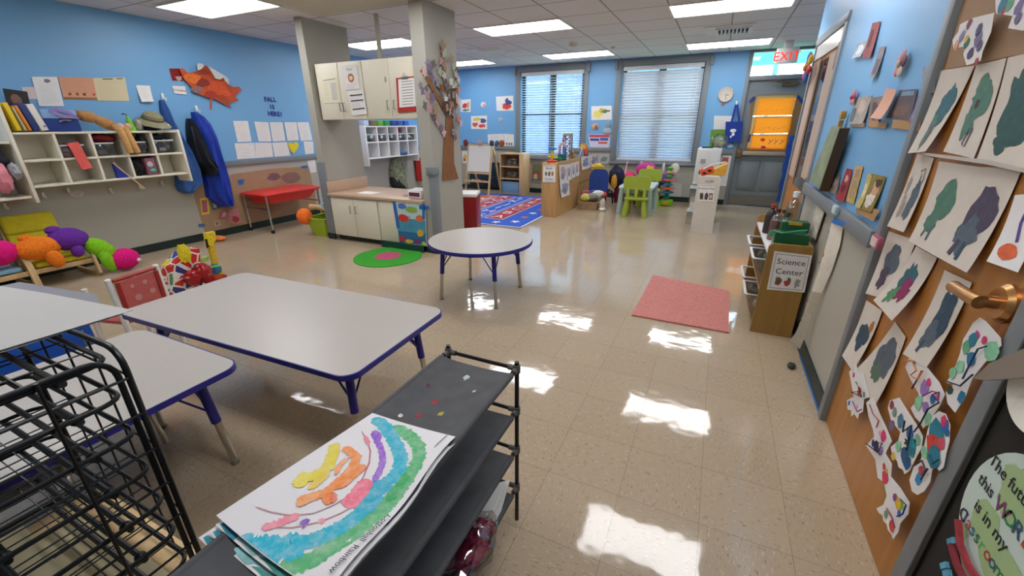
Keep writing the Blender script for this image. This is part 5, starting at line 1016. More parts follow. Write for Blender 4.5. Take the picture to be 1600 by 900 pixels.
m = MB(); P = [on('x', XL+.03, a, b_) for a, b_ in ((647, 246), (655, 246), (659, 283), (651, 283))]; m.prism(P, (.03, 0, 0), mat('red_cloth_strip', '#B0231E', .8)); tag(m.build('red_banner'), 'narrow red cloth hanging under the white cubby by the column', 'fabric')
# green basket beside the wing wall
t = thing('toy_basket', 'lime green toy basket on the floor against the end of the wing wall', 'basket', (-4.81, 4.10, 0)); M_lime = mat('lime_plastic', '#A9C42E', .4)
m = MB(); loft(m, [rl(-4.95, -4.66, 3.95, 4.25, .05, .002), rl(-4.99, -4.62, 3.90, 4.30, .06, .24), rl(-5.01, -4.60, 3.88, 4.32, .06, .25), rl(-4.97, -4.64, 3.92, 4.28, .06, .25)], M_lime, capt=False); m.build('tub', t)
cloth('plush_toy', 'bright orange plush spilling from the lime green basket', 'toy', (-4.97, 3.90, .27), (.10, .10, .11), '#FF7A2A', .15, 2)
cloth('plush_toy', 'pale blue cloth toy on top of the lime green basket', 'toy', (-4.76, 4.14, .40), (.10, .11, .05), '#8FB4DC', .3, 4)
m = MB(); m.tube([(-4.93, 3.98, .39), (-4.83, 4.02, .385), (-4.72, 4.08, .34)], .035, mat('tan_plush2', '#D8B27E', .9), 12); tag(m.build('plush_toy'), 'tan plush arm lying across the lime green basket', 'toy')

# ------------------------------------------------------------------ play corner under the closed blinds
t = thing('plush_basket', 'woven tan basket on the floor in front of the blue chair back', 'basket', (-1.94, 7.42, 0))
m = MB(); loft(m, [rl(-2.10, -1.80, 7.30, 7.56, .04, .002), rl(-2.13, -1.77, 7.27, 7.59, .05, .13), rl(-2.14, -1.76, 7.26, 7.60, .05, .14), rl(-2.11, -1.79, 7.29, 7.57, .05, .14), rl(-2.09, -1.81, 7.31, 7.55, .04, .02)], mat('woven_tan', '#B29A78', .85, vary=.25, scale=40, bump=.6), capt=True); m.build('tub', t)
for i, (c, r, h, l) in enumerate((((-2.02, 7.40, .20), (.10, .09, .07), '#C9C46A', 'yellow green plush toy heaped in the tan basket'), ((-1.90, 7.42, .22), (.10, .08, .06), '#8E9088', 'grey plush toy lying in the middle of the tan basket'), ((-1.83, 7.50, .26), (.11, .08, .06), '#E4E0DA', 'white plush toy draped at the back of the tan basket'), ((-2.06, 7.52, .24), (.09, .07, .07), '#A8506A', 'dusky red plush toy at the back of the tan basket'), ((-1.70, 7.36, .10), (.06, .06, .10), '#C9BFB6', 'pale plush toy slumped on the floor against the tan basket'), ((-1.68, 7.30, .03), (.06, .05, .03), '#EDEBE8', 'white plush paws on the floor by the tan basket'), ((-1.92, 7.54, .28), (.08, .06, .04), '#3E5A8E', 'blue plush toy on top of the tan basket'), ((-1.74, 7.58, .24), (.06, .06, .05), '#C84A4A', 'red plush toy beside the blue chair back'))):
    cloth('plush_toy', l, 'toy', c, r, h, .25, i+2, 'plush toys of the tan basket')
# blue chair back
t = thing('doll_highchair', 'toy chair with a round topped royal blue back standing behind the plush basket', 'chair', (-1.85, 7.75, 0))
M_rb2 = mat('blue_nylon_back', '#1E3F8E', .6, vary=.06, scale=10)
bx0, bx1 = -2.03, -1.70
o = [(bx0, .27), (bx1, .27), (bx1+.005, .55), (bx1-.03, .63), (bx1-.08, .665), (bx0+.08, .665), (bx0+.03, .63), (bx0-.005, .55)]
m = MB(); m.prism([(x, 7.66+(.66-z)*-.12, z) for x, z in o], (0, .03, 0), M_rb2); m.build('backrest', t)
m = MB(); m.tube([(x, 7.675+(.66-z)*-.12, z) for x, z in o], .012, mat('grey_piping', '#4A4E58', .5), 8, closed=True); m.build('piping', t)
for x in (bx0+.02, bx1-.02):
    m = MB(); m.tube([(x, 7.62, .3), (x, 7.66, .02)], .014, mat('dark_maroon_tube', '#5A2038', .4), 8); m.build('leg', t); m = MB(); m.tube([(x, 7.63, .3), (x+.03, 8.0, .25), (x+.04, 8.1, .01)], .014, mat('dark_maroon_tube', '#5A2038')); m.build('leg', t)
m = MB(); m.box((-1.86, 7.82, .27), (.3, .3, .05), M_rb2, bev=.015); m.build('seat', t)
cloth('costume_bundle', 'dark floral dress up bundle behind the blue chair back', 'clothing', (-1.62, 8.0, .50), (.15, .12, .2), '#23263E', .3, 3)
cloth('costume_bundle', 'yellow dress up cloth poking out behind the blue chair top', 'clothing', (-1.95, 7.85, .68), (.12, .08, .07), '#D8B23A', .3, 6)
cloth('costume_bundle', 'orange yellow cloth beside the blue chair back', 'clothing', (-1.62, 7.78, .45), (.05, .05, .12), '#D89A2E', .3, 8)
cloth('costume_bundle', 'maroon cloth hanging low behind the blue chair', 'clothing', (-1.55, 8.0, .18), (.10, .10, .16), '#7A1E46', .3, 9)
# pink doll stroller
t = thing('doll_stroller', 'hot pink doll stroller behind the lime chairs under the closed blinds', 'toy', (-1.38, 8.45, 0))
M_hot = mat('hot_pink_fabric', '#D42A62', .6, vary=.1, scale=15)
m = MB(); m.ell((-1.45, 8.35, .42), (.15, .17, .16), M_hot, rough=.15); m.build('seat_pouch', t)
m = MB(); m.ell((-1.18, 8.5, .62), (.20, .14, .13), mat('magenta_fabric', '#C2338E', .6), rough=.1); m.build('hood', t)
for x in (-1.56, -1.3): m = MB(); m.tube([(x, 8.25, .08), (x, 8.4, .45), (x, 8.6, .75)], .011, mat('pale_pink_tube', '#E4A9B9', .4), 8); m.build('frame_tube', t)
for x in (-1.56, -1.3):
    for y in (8.24, 8.55): m = MB(); m.cyl((x-.012, y, .062), (x+.012, y, .062), .058, mat('stroller_wheel', '#8E2A4E', .4), n=18); m.build('wheel', t)
cloth('doll', 'pale pink doll blanket in the hot pink stroller', 'toy', (-1.38, 8.25, .40), (.09, .06, .07), '#F08AA0', .25, 4)
# lime chairs and light blue table
M_limec = mat('lime_green_plastic', '#A2B440', .45, vary=.03, scale=10)
def mammut(lab, loc, rz):
    t = thing('kids_chair', lab, 'chair', loc, rz, 'lime green chairs')
    m = MB(); o = [(-.20, .44), (.20, .44), (.215, .58), (.195, .63), (.16, .648), (-.16, .648), (-.195, .63), (-.215, .58)]
    m.prism([(x, -.155-(z-.44)*.10, z) for x, z in o], (0, .035, 0), M_limec); m.build('backrest', t, local=True)
    for x in (-.13, 0, .13): m = MB(); m.box((x, -.145, .385), (.05, .035, .16), M_limec, bev=.01); m.build('slat', t, local=True)
    m = MB(); loft(m, [rl(-.18, .18, -.17, .16, .05, .27), rl(-.19, .19, -.18, .17, .06, .285), rl(-.19, .19, -.18, .17, .06, .30), rl(-.18, .18, -.17, .16, .05, .31)], M_limec); m.build('seat', t, local=True)
    for sx in (-1, 1):
        for sy in (-1, 1): m = MB(); m.cyl((sx*.165, sy*.145, 0), (sx*.13, sy*.115, .275), .05, M_limec, r1=.038, n=16); m.build('leg', t, local=True)
    return t
c1 = mammut('lime green kids chair on the room side of the light blue table', (-1.09, 7.16, 0), 0)
dup(c1, (-1.04, 8.12, 0), PI+.15, 'lime green kids chair on the window side of the light blue table')
t = thing('kids_table', 'low light blue and white kids table between the lime green chairs', 'table', (-1.14, 7.52, 0))
M_ltop = mat('white_blue_top', '#D5E4EA', .25); M_lleg = mat('pale_teal_plastic', '#A9C4C0', .4)
m = MB(); loft(m, [rl(-1.40, -.86, 7.16, 7.90, .04, .42), rl(-1.41, -.85, 7.15, 7.91, .045, .432), rl(-1.41, -.85, 7.15, 7.91, .045, .455), rl(-1.40, -.86, 7.16, 7.90, .04, .465)], M_ltop); m.build('tabletop', t)
m = MB(); m.bb(-1.38, -.88, 7.18, 7.88, .39, .42, M_lleg); m.build('apron', t)
for x in (-1.355, -.905):
    for y in (7.20, 7.86): m = MB(); m.cyl((x+(.02 if x > -1 else -.02), y, 0), (x, y, .42), .05, M_lleg, r1=.04, n=16); m.build('leg', t)
# purple doll stroller and tower toy
t = thing('doll_stroller', 'lilac doll stroller with spotted fabric standing by the wall under the closed blinds', 'toy', (-.86, 8.55, 0))
M_lil = mat('lilac_fabric', '#8E74C4', .6, vary=.1, scale=12)
m = MB(); m.prism([(-1.05, 8.45, .55), (-.62, 8.45, .58), (-.80, 8.45, .36), (-.98, 8.45, .32)], (0, .16, 0), M_lil); m.build('seat_pouch', t)
m = MB(); m.ell((-.93, 8.43, .46), (.06, .02, .05), paint('#3A3A7A')); m.ell((-.98, 8.44, .53), (.03, .02, .03), M_white); m.ell((-.88, 8.44, .38), (.05, .015, .03), paint('#3A3A5A')); m.build('print', t)
for x in (-1.0, -.78): m = MB(); m.tube([(x, 8.38, .09), (x+.02, 8.5, .4), (x+.12, 8.72, .74)], .011, mat('lilac_tube', '#B9A9CC', .4), 8); m.build('frame_tube', t)
m = MB(); m.box((-.95, 8.5, .22), (.14, .06, .24), paint('#7A5A9A'), bev=.01); m.build('basket', t)
for x in (-1.0, -.78):
    m = MB(); m.cyl((x-.015, 8.38, .075), (x+.015, 8.38, .075), .072, mat('mauve_wheel', '#A79AB0', .4), n=20); m.build('wheel', t)
cloth('doll', 'white doll arm raised above the lilac stroller', 'toy', (-.88, 8.6, .64), (.03, .03, .09), '#D9D4C8', .2, 4)
t = thing('activity_tower', 'tall toy tower of coloured discs on a bright green base under the window corner', 'toy', (-.72, 8.33, 0))
m = MB(); m.box((-.73, 8.33, .055), (.22, .2, .10), paint('#7ED321'), bev=.02); m.build('base', t)
m = MB(); m.box((-.73, 8.225, .055), (.09, .02, .05), paint('#F0A03A')); m.build('panel', t)
m = MB(); m.cyl((-.73, 8.33, .1), (-.73, 8.33, .66), .028, paint('#3AA86A'), n=14); m.build('post', t)
for i, (z, r, h) in enumerate(((.16, .07, '#2AA090'), (.24, .12, '#2A7A9A'), (.31, .12, '#E05A3A'), (.38, .09, '#2AA0C0'), (.46, .11, '#C9543A'), (.53, .06, '#48B060'), (.60, .07, '#E0903A'), (.68, .05, '#58C04A'))): m = MB(); m.lathe((-.73, 8.33, z), [(r*.5, -.02), (r, 0), (r*.5, .02)], paint(h), 16); m.build('disc', t)
m = MB(); m.ell((-.66, 8.37, .66), (.08, .04, .10), paint('#D8D2C4'), rough=.2); m.build('dial', t)
sheet('notice', 'white sheet on the grey wall behind the toy tower', 'paper', [(1040, 284), (1066, 286), (1063, 312), (1042, 312)], 'y', YB-.004, mat('grey_white_sheet', '#C9C8C4', .8))
sheet('notice', 'white sheet on the grey wall under the sill behind the pink stroller', 'paper', [(998, 259), (1021, 259), (1021, 268), (998, 269)], 'y', YB-.004, mat('grey_white_sheet', '#C9C8C4'))
cloth('costume_bundle', 'yellow cloth over the far lime chair', 'clothing', (-1.12, 8.42, .64), (.10, .06, .06), '#D8C23A', .3, 8)

# ------------------------------------------------------------------ dramatic play shelf and toy fridge
M_puty = mat('putty_white_panel', '#D8D2C6', .5, vary=.03)
t = thing('play_shelf', 'off white play shelf with a hand hole and a picture sign on its end panel', 'shelf', (-.06, 7.0, 0))
m = MB()     # end panel with oval hole: ring built from a strip between outline and hole
x0, x1, hz, hx = -.185, .097, .70, -.04
N_ = 32; inner = [(hx+.055*math.cos(2*PI*k/N_), hz+.019*math.sin(2*PI*k/N_)) for k in range(N_)]
def sq(k):
    a = 2*PI*k/N_; c, s = math.cos(a), math.sin(a); f = 1/max(abs(c)/.10, abs(s)/.045); return (hx+c*f, hz+s*f)
outer = [sq(k) for k in range(N_)]
for yy in (6.30, 6.325): m.add([(a, yy, b_) for a, b_ in inner]+[(a, yy, b_) for a, b_ in outer], [(k, (k+1) % N_, N_+(k+1) % N_, N_+k) for k in range(N_)], M_puty)
m.add([(a, 6.30, b_) for a, b_ in inner]+[(a, 6.325, b_) for a, b_ in inner], [(k, (k+1) % N_, N_+(k+1) % N_, N_+k) for k in range(N_)], M_puty)
m.bb(x0, hx-.10, 6.30, 6.325, .655, .745, M_puty); m.bb(hx+.10, x1, 6.30, 6.325, .655, .745, M_puty); m.bb(x0, x1, 6.30, 6.325, .745, .765, M_puty); m.bb(x0, x1, 6.30, 6.325, 0, .655, M_puty)
m.build('end_panel', t)
m = MB(); m.bb(x0-.02, x1, 7.62, 7.645, 0, .765, M_puty); m.build('end_panel', t)
m = MB(); m.bb(x1-.02, x1, 6.325, 7.62, .03, .75, M_puty); m.build('back_panel', t)
for z in (.04, .37, .66): m = MB(); m.bb(x0, x1-.02, 6.325, 7.62, z, z+.018, M_puty); m.build('shelf', t)
for k, (y, z, l, c) in enumerate(((6.6, .06, 'clear tub with red toys at the foot of the play shelf', '#C83A36'), (6.55, .39, 'clear tub of play food on the middle of the play shelf', '#C9B4A0'), (7.1, .39, 'clear tub at the far end of the play shelf', '#B9A9B4'))): tub(l, y-.12, y+.14, z, .2, [c, '#D8CCC4'], x0=-.27, x1=.06)
sheet('shelf_sign', 'white sign with three small pictures on the end of the play shelf', 'sign', [(1092, 288), (1117, 289), (1115, 315), (1091, 314)], 'y', 6.298, M_white, [('rect', .05, .95, .93, .95, M_greyink), ('text', .5, .72, .035, 'Dramatic Play', M_ink), ('rect', .08, .32, .1, .5, paint('#7A6A58')), ('blob', .5, .3, .13, .22, paint('#5A4A4A'), 2), ('rect', .68, .92, .1, .5, paint('#8A6A5A')), ('blob', .2, .3, .07, .12, paint('#3A3A3A'), 4), ('blob', .8, .3, .07, .12, paint('#D8C9B4'), 4)])
t = thing('toy_tray', 'tilted yellow toy tray with an orange monster face on the play shelf', 'toy', (-.05, 6.55, .77))
m = MB(); m.prism([(-.13, 6.38, .772), (.14, 6.38, .772), (.15, 6.38, .93), (.09, 6.38, .90)], (0, .3, 0), paint('#E2A83A')); m.build('tray', t)
m = MB(); m.box((-.09, 6.42, .825), (.17, .1, .10), paint('#F0623A'), bev=.02, M=Rx(-.35, 4, 'Y')); m.build('face', t)
for x, z in ((-.12, .80), (-.06, .835)): m = MB(); m.ell((x, 6.365, z), (.026, .01, .016), M_ink); m.build('eye', t)
m = MB(); m.tube([(-.14, 6.37, .85), (-.02, 6.37, .92), (.12, 6.38, .95)], .008, M_white, 6); m.build('rim', t)
t = thing('toy_fridge', 'white toy fridge behind the play shelf', 'toy furniture', (-.13, 8.2, 0))
m = MB(); m.bb(-.31, .06, 8.0, 8.4, 0, 1.04, M_whitepl, .008); m.build('body', t)
m = MB(); m.bb(-.30, -.10, 7.985, 8.0, .50, 1.02, M_whitepl, .004); m.build('door', t)
for z, c in ((.80, '#B9AFA8'), (.62, '#6A5240')): m = MB(); m.bb(-.24, -.16, 7.980, 7.985, z, z+.07, paint(c)); m.build('magnet', t)
m = MB(); m.bb(-.25, -.08, 8.05, 8.3, 1.04, 1.055, M_black, .004); tag(m.build('toy_pan'), 'flat black toy pan on top of the white toy fridge', 'toy')
t = thing('toy_bag', 'clear bag of toys on top of the white toy fridge', 'bag', (.0, 8.2, 1.05)); m = MB(); m.ell((.0, 8.2, 1.155), (.13, .11, .11), M_clear, rough=.3, seed=4); m.build('bag', t)
m = MB(); [m.ell((-.04+.04*k, 8.2+.03*math.sin(k*2), 1.09+.03*math.sin(k*3)**2), (.04, .04, .035), paint(['#B9A890', '#A9B4B0', '#C9C2B4', '#9A8A7A'][k % 4]), rough=.3) for k in range(4)]; m.build('contents', t)

# ------------------------------------------------------------------ science shelf
M_sci = wood('golden_maple', '#A88246', '#98743A', .4, 4)
t = thing('science_shelf', 'golden wood shelf with the science sign against the right wall', 'shelf', (.54, 3.75, 0))
sx0, sx1 = .412, .668
def roundpanel(y, y2):
    o = [(sx0, 0), (sx1, 0), (sx1, .645), (sx1-.02, .665), (sx0+.02, .665), (sx0, .645)]; m = MB(); m.prism([(x, y, z) for x, z in o], (0, y2-y, 0), M_sci); m.build('side_panel', t)
roundpanel(3.21, 3.235); roundpanel(4.28, 4.305)
m = MB(); m.bb(sx1-.02, sx1, 3.235, 4.28, 0, .66, M_sci); m.build('back_panel', t)
for z in (.03, .30, .58): m = MB(); m.bb(sx0+.004, sx1-.02, 3.235, 4.28, z, z+.02, mat('white_shelf_paper', '#E6E2E2', .5) if z > .5 else M_sci); m.build('shelf', t)
t2 = sheet('shelf_sign', 'white framed sign reading Science Center on the end of the golden wood shelf', 'sign', [(1210, 392), (1269, 399), (1257, 457), (1198, 452)], 'y', 3.206, M_white, [('rect', .06, .94, .935, .95, M_greyink), ('rect', .06, .94, .05, .065, M_greyink), ('rect', .06, .075, .05, .95, M_greyink), ('rect', .925, .94, .05, .95, M_greyink), ('text', .5, .70, .055, 'Science', M_ink), ('text', .5, .44, .055, 'Center', M_ink),
    ('blob', .25, .24, .09, .1, paint('#8A4A4A'), 2), ('blob', .22, .3, .05, .05, paint('#4A8A3A'), 3), ('blob', .5, .22, .08, .08, paint('#B0404A'), 4), ('blob', .53, .32, .05, .04, paint('#4A6A3A'), 5), ('blob', .76, .24, .09, .1, paint('#9A9A9E'), 6, .9)])
for k, (y, z, l, cs) in enumerate(((3.40, .33, 'clear bin on the middle tier of the science shelf, close to its sign end', ['#3A4AA0', '#A9B4D0', '#7A86B0']), (3.40, .06, 'clear bin on the bottom tier of the science shelf, close to its sign end', ['#9A9490', '#B9B2AC']), (3.80, .33, 'clear bin on the middle tier of the science shelf, behind the first', ['#C9C4C0', '#9AA09A']), (3.80, .06, 'clear bin on the bottom tier of the science shelf, behind the first', ['#B9B4B0', '#8A8A8A']))):
    t = thing('clear_bin', l, 'bin', (.42, y, z), 0, 'clear bins in the science shelf'); m = MB(); q0, q1 = .345, .62
    loft(m, [rl(q0+.07, q1-.02, y-.13, y+.13, .02, z), rl(q0, q1, y-.15, y+.15, .02, z+.20), rl(q0-.012, q1+.0, y-.16, y+.16, .02, z+.20), rl(q0-.012, q1, y-.16, y+.16, .02, z+.212), rl(q0+.004, q1-.01, y-.146, y+.146, .02, z+.212)], M_clear, capt=False); m.build('tub', t)
    m = MB(); loft(m, [rl(q0-.014, q1, y-.16, y+.16, .02, z+.205), rl(q0-.014, q1, y-.16, y+.16, .02, z+.214), rl(q0+.002, q1-.016, y-.148, y+.148, .02, z+.214), rl(q0+.002, q1-.016, y-.148, y+.148, .02, z+.205)], mat('frosted_rim', '#D9DCDC'), capb=False, capt=False); m.build('rim', t)
    m = MB(); random.seed(k); [m.ell((.46+.1*random.random(), y-.08+.16*random.random(), z+.05+.05*random.random()), (.045, .05, .035), paint(cs[j % len(cs)]), 10, 6, rough=.3) for j in range(6)]; m.build('contents', t)
# bottles and box on the science shelf top (shelf top z .60)
zs = .60
def bottle(lab, x, y, r, h, col, cap, clear=True, fill=.6):
    t = thing('bottle', lab, 'bottle', (x, y, zs)); mm = M_clear if clear else mat('bottle_'+col.strip('#'), col, .25)
    m = MB(); m.lathe((x, y, zs), [(r*.9, 0), (r, .01), (r, h*.62), (r*.75, h*.74), (r*.36, h*.82), (r*.36, h*.9)], mm, 20); m.build('body', t)
    if clear: m = MB(); m.lathe((x, y, zs+.005), [(r*.85, 0), (r*.9, h*fill)], mat('fill_'+col.strip('#'), col, .6, vary=.2, scale=60), 18); m.build('filling', t)
    m = MB(); m.cyl((x, y, zs+h*.88), (x, y, zs+h), r*.42, paint(cap), n=16); m.build('cap', t)
bottle('clear bottle of brown beads with a dark red cap on the science shelf', .475, 3.62, .042, .235, '#A8705E', '#5A1E22')
bottle('dark bottle with a red label next to the brown bead bottle', .46, 3.84, .04, .23, '#3A3434', '#B0403A', False)
bottle('slim clear bottle with a dark green cap beside the green box', .54, 3.62, .035, .21, '#B9B4A4', '#1E4A34', True, .2)
bottle('tall clear empty jug at the wall on the science shelf', .60, 3.86, .055, .33, '#D8DCDC', '#E6E8E8', True, .1)
bottle('small clear bottle with violet sequins behind the green cap bottle', .535, 3.80, .03, .2, '#7A5AA0', '#2A4A3A')
t = thing('green_box', 'dark green glossy box with a mint ribbon handle behind the science sign', 'box', (.55, 3.36, zs))
m = MB(); m.box((.545, 3.36, zs+.06), (.20, .14, .12), mat('dark_green_gloss', '#1E5A36', .25, vary=.15, scale=10), bev=.008); m.build('carton', t)
m = MB(); m.tube([(.42, 3.33, zs+.09), (.425, 3.30, zs+.13), (.48, 3.30, zs+.115), (.55, 3.30, zs+.135), (.62, 3.31, zs+.145)], .02, mat('mint_ribbon', '#58B98E', .5), flat=(.004, .035)); m.build('ribbon_handle', t)
t = thing('tray', 'second dark green tray with a yellow tag behind the green box', 'tray', (.57, 3.52, zs)); m = MB(); m.box((.575, 3.5, zs+.09), (.17, .1, .17), mat('dark_green_gloss', '#1E5A36'), bev=.01); m.build('body', t); m = MB(); m.box((.57, 3.445, zs+.165), (.08, .006, .02), paint('#D8A82E')); m.build('tag', t)
m = MB(); m.prism([(.60, 3.24, zs), (.665, 3.24, zs), (.665, 3.42, zs), (.62, 3.42, zs)], (0, 0, .045), paint('#D0A878')); tag(m.build('cardboard_piece'), 'folded tan cardboard beside the green box at the wall', 'cardboard')
m = MB(); P = [on('x', XR-.02, a, b_) for a, b_ in ((1275, 318), (1287, 331), (1273, 374), (1264, 366))]; m.prism(P, (.006, 0, 0), mat('mottled_card', '#CFC8B6', .7, vary=.25, scale=25)); tag(m.build('mottled_card'), 'mottled cream card strip leaning on the wall above the green box', 'paper')
# rolled paper strip taped under the rail
t = thing('paper_banner', 'long folded cream paper banner taped to the rail and trailing down past the science shelf', 'banner', on('x', XR-.05, 1240, 540))
M_ban = mat('cream_banner', '#DED6C6', .8, vary=.06, scale=18)
rows = [((1300, 347), (1318, 353), .02), ((1290, 385), (1312, 385), .03), ((1280, 420), (1300, 422), .035), ((1268, 455), (1284, 458), .045), ((1256, 490), (1268, 492), .05), ((1243, 520), (1259, 524), .07), ((1233, 534), (1250, 545), .09)]
m = MB(); vs = []
for a, b_, d in rows:
    A = on('x', XR-d-.012, *a); B = on('x', XR-d*.35, *b_); vs += [A, A.lerp(B, .55)+Vector((-.012, 0, 0)), B]
m.add(vs, [(3*i+j, 3*i+j+1, 3*i+j+4, 3*i+j+3) for i in range(len(rows)-1) for j in range(2)], M_ban)
for (a, b_, r, c) in ((1286, 398, .016, '#C86A4A'), (1280, 410, .012, '#8A8A8A'), (1262, 470, .012, '#B0504A'), (1266, 455, .01, '#6A7A6A'), (1295, 362, .012, '#9AA49A'), (1252, 500, .01, '#8A8A94')):
    c0 = on('x', XR-.055-(b_-350)*.0003, a, b_); m.ell(c0, (.002, r, r*.8), paint(c), 10, 5, rough=.5)
m.build('strip', t)
m = MB(); m.face([on('x', XR-.036, a, b_) for a, b_ in ((1303, 340), (1321, 347), (1317, 354), (1299, 348))], mat('bright_blue_tape', '#2F76C8', .5)); m.build('tape', t)
m = MB(); m.ell(on('z', .018, 1237, 571), (.022, .028, .018), mat('rock', '#4A4A3E', .9, vary=.4, scale=40), 14, 9, rough=.4, fq=2); tag(m.build('pebble'), 'small dark pebble on the floor at the right wall', 'stone')

# ------------------------------------------------------------------ right wall pictures
xr = XR-.002
def wallpic(lab, q, m0, marks=(), cat='picture', name='photo_cutout', curl=0, off=0): return sheet(name, lab, cat, q, 'x', xr-off, m0, marks, 'photo pieces on the blue wall by the oak door', curl)
G = lambda h, r=.5: mat('gloss_'+h.strip('#'), h, r, vary=.25, scale=30)
wallpic('tall dark red photo strip, highest on the blue wall', [(1364, 36), (1377, 33), (1364, 91), (1351, 89)], G('#8A2A2E'), [('rect', .2, .5, .3, .8, paint('#5A1E22'))], curl=.012)
wallpic('small silver and white scrap beside the tall dark red strip', [(1340, 69), (1357, 62), (1351, 88), (1337, 91)], G('#9AA4AC'), [('blob', .5, .5, .35, .3, paint('#D8DCE0'), 3, .6)], curl=.02)
wallpic('silver grey photo strip hanging below the tall dark red strip', [(1375, 74), (1385, 72), (1373, 120), (1364, 121)], G('#8A7E84'), [('rect', .2, .8, .1, .6, paint('#6A5A64'))], curl=.015)
wallpic('pale pink paper curl among the photo strips of the middle row', [(1386, 138), (1402, 140), (1390, 186), (1372, 184)], mat('salmon_paper', '#D9A28A', .6), (), 'paper', 'paper_piece', .03, .012)
wallpic('glossy photo piece left of the salmon paper on a cardboard strip', [(1337, 153), (1363, 149), (1352, 194), (1331, 194)], G('#A9A096'), [('blob', .6, .6, .25, .25, paint('#C9B4A4'), 3), ('rect', 0, .25, .1, .6, paint('#6A6A74'))], curl=.01)
wallpic('photo of a seated figure partly under the salmon paper', [(1361, 153), (1380, 150), (1375, 195), (1358, 196)], G('#8A7468'), [('blob', .5, .5, .3, .3, paint('#5A4A44'), 3)], curl=.006)
wallpic('dark landscape photo between the salmon paper and the violet strip', [(1408, 141), (1435, 139), (1426, 188), (1389, 184)], G('#5A4A4E'), [('blob', .5, .3, .35, .2, paint('#7A5A4A'), 2), ('rect', .2, .9, .8, .95, paint('#7A96B0'))], curl=.008)
wallpic('narrow violet photo strip closest to the oak door frame in the middle row', [(1435, 150), (1446, 149), (1437, 188), (1426, 189)], G('#7A6A94'), [('rect', .3, .7, .1, .8, paint('#B9A9C4'))], curl=.01)
wallpic('square grey portrait piece with a round pin by the oak door frame', [(1444, 104), (1466, 102), (1461, 145), (1440, 147)], G('#9AA0AA'), [('blob', .6, .5, .25, .3, paint('#7A7E8A'), 4), ('blob', .75, .9, .14, .07, paint('#D8D2B4'), 2, .1)])
for q, l in (([(1331, 190), (1353, 192), (1350, 198), (1329, 197)], 'cardboard strip under the glossy photo piece'), ([(1360, 188), (1388, 192), (1384, 201), (1358, 198)], 'cardboard strip under the salmon paper'), ([(1397, 187), (1441, 188), (1437, 205), (1394, 200)], 'wide cardboard strip under the dark landscape photo')): wallpic(l, q, mat('cardboard', '#B58F62', .8), (), 'cardboard', 'cardboard_strip', 0, .006)
wallpic('cluster of photo pieces at the foot of the leaning green board', [(1294, 276), (1314, 272), (1310, 303), (1291, 300)], G('#8E8478'), [('rect', .1, .4, .1, .8, paint('#5A5E6A')), ('blob', .7, .6, .2, .2, paint('#C9C4BC'), 3)], curl=.01)
wallpic('tall narrow red photo standing on the rail', [(1324, 263), (1333, 265), (1322, 317), (1308, 311)], G('#9E2A30'), [('blob', .5, .7, .25, .1, paint('#D8B4A4'), 3), ('blob', .5, .4, .25, .12, paint('#5A1E22'), 4)], curl=.01)
wallpic('gold framed film strip photo next to the red one', [(1338, 259), (1350, 260), (1335, 319), (1322, 314)], G('#C9A85A'), [('rect', .25, .75, .68, .92, paint('#A98A80')), ('rect', .25, .75, .4, .62, paint('#A99A8A')), ('rect', .25, .75, .14, .34, paint('#B9A08A'))])
wallpic('gold and green photo of a sitting figure above the pink rail clip', [(1363, 271), (1386, 276), (1368, 333), (1350, 326)], G('#8E7A2E'), [('blob', .6, .6, .25, .22, paint('#D8A88A'), 3), ('blob', .5, .3, .3, .2, paint('#E6DCD0'), 4), ('blob', .7, .8, .2, .12, paint('#4A3A2A'), 4)], curl=.015)
wallpic('pale yellow foil scrap beside the gold and green photo', [(1357, 272), (1364, 272), (1352, 327), (1345, 322)], G('#C9B86A'), [('blob', .5, .5, .4, .2, paint('#E2D8A8'), 3, .6)], curl=.02)
wallpic('cardboard foot under the gold and green photo', [(1340, 320), (1376, 328), (1366, 346), (1338, 332)], mat('cardboard', '#B58F62'), (), 'cardboard', 'cardboard_strip', 0, .01)
def flower(px, py, r, cols, lab, n=5):
    t = thing('paper_flower', lab, 'wall decoration', on('x', XR, px, py)); c0 = on('x', XR-.02, px, py)
    for k in range(n): a = 2*PI*k/n+.4; m = MB(); m.ell(c0+Vector((0, r*.6*math.cos(a), r*.6*math.sin(a))), (.006, r*.5, r*.42), paint(cols[k % len(cols)]), 14, 8, rot=None); m.build('petal', t)
    m = MB(); m.ell(c0+Vector((-.008, 0, 0)), (.008, r*.28, r*.28), paint(cols[-1])); m.build('centre', t)
flower(1407, 100, .058, ['#D98A8E', '#C98A90', '#7A4A56', '#D0C4B4'], 'pink and brown paper flower above the middle row of photos')
flower(1333, 152, .045, ['#D88A90', '#C9808A', '#B0506A'], 'small pink paper flower above the gold clip')
t = thing('gold_clip', 'folded gold paper piece standing on the corner of the green board', 'wall decoration', on('x', XR-.03, 1318, 185)); m = MB(); c0 = on('x', XR-.03, 1317, 180); m.box(c0, (.03, .05, .05), mat('gold_card', '#B98E4A', .4), bev=.006); m.box(c0+Vector((0, .01, -.06)), (.025, .035, .06), mat('gold_card', '#B98E4A')); m.build('fold', t)
# green leaning board on the rail
t = thing('leaning_board', 'mottled green framed board standing on the grey rail against the blue wall', 'board', on('x', XR-.03, 1290, 290))
P = [on('x', XR-.045, a, b_) for a, b_ in ((1299, 197), (1320, 200), (1287, 298), (1264, 283))]; m = MB(); m.prism(P, (.012, 0, 0), mat('mottled_green', '#8E9A7A', .6, vary=.25, scale=8)); m.build('panel', t)
m = MB(); q = [on('x', XR-.05, a, b_) for a, b_ in ((1320, 200), (1287, 298))]; m.tube(q, .01, mat('dark_walnut', '#54402E', .5), flat=(.05, .018), up=(1, 0, 0)); m.build('frame_edge', t)
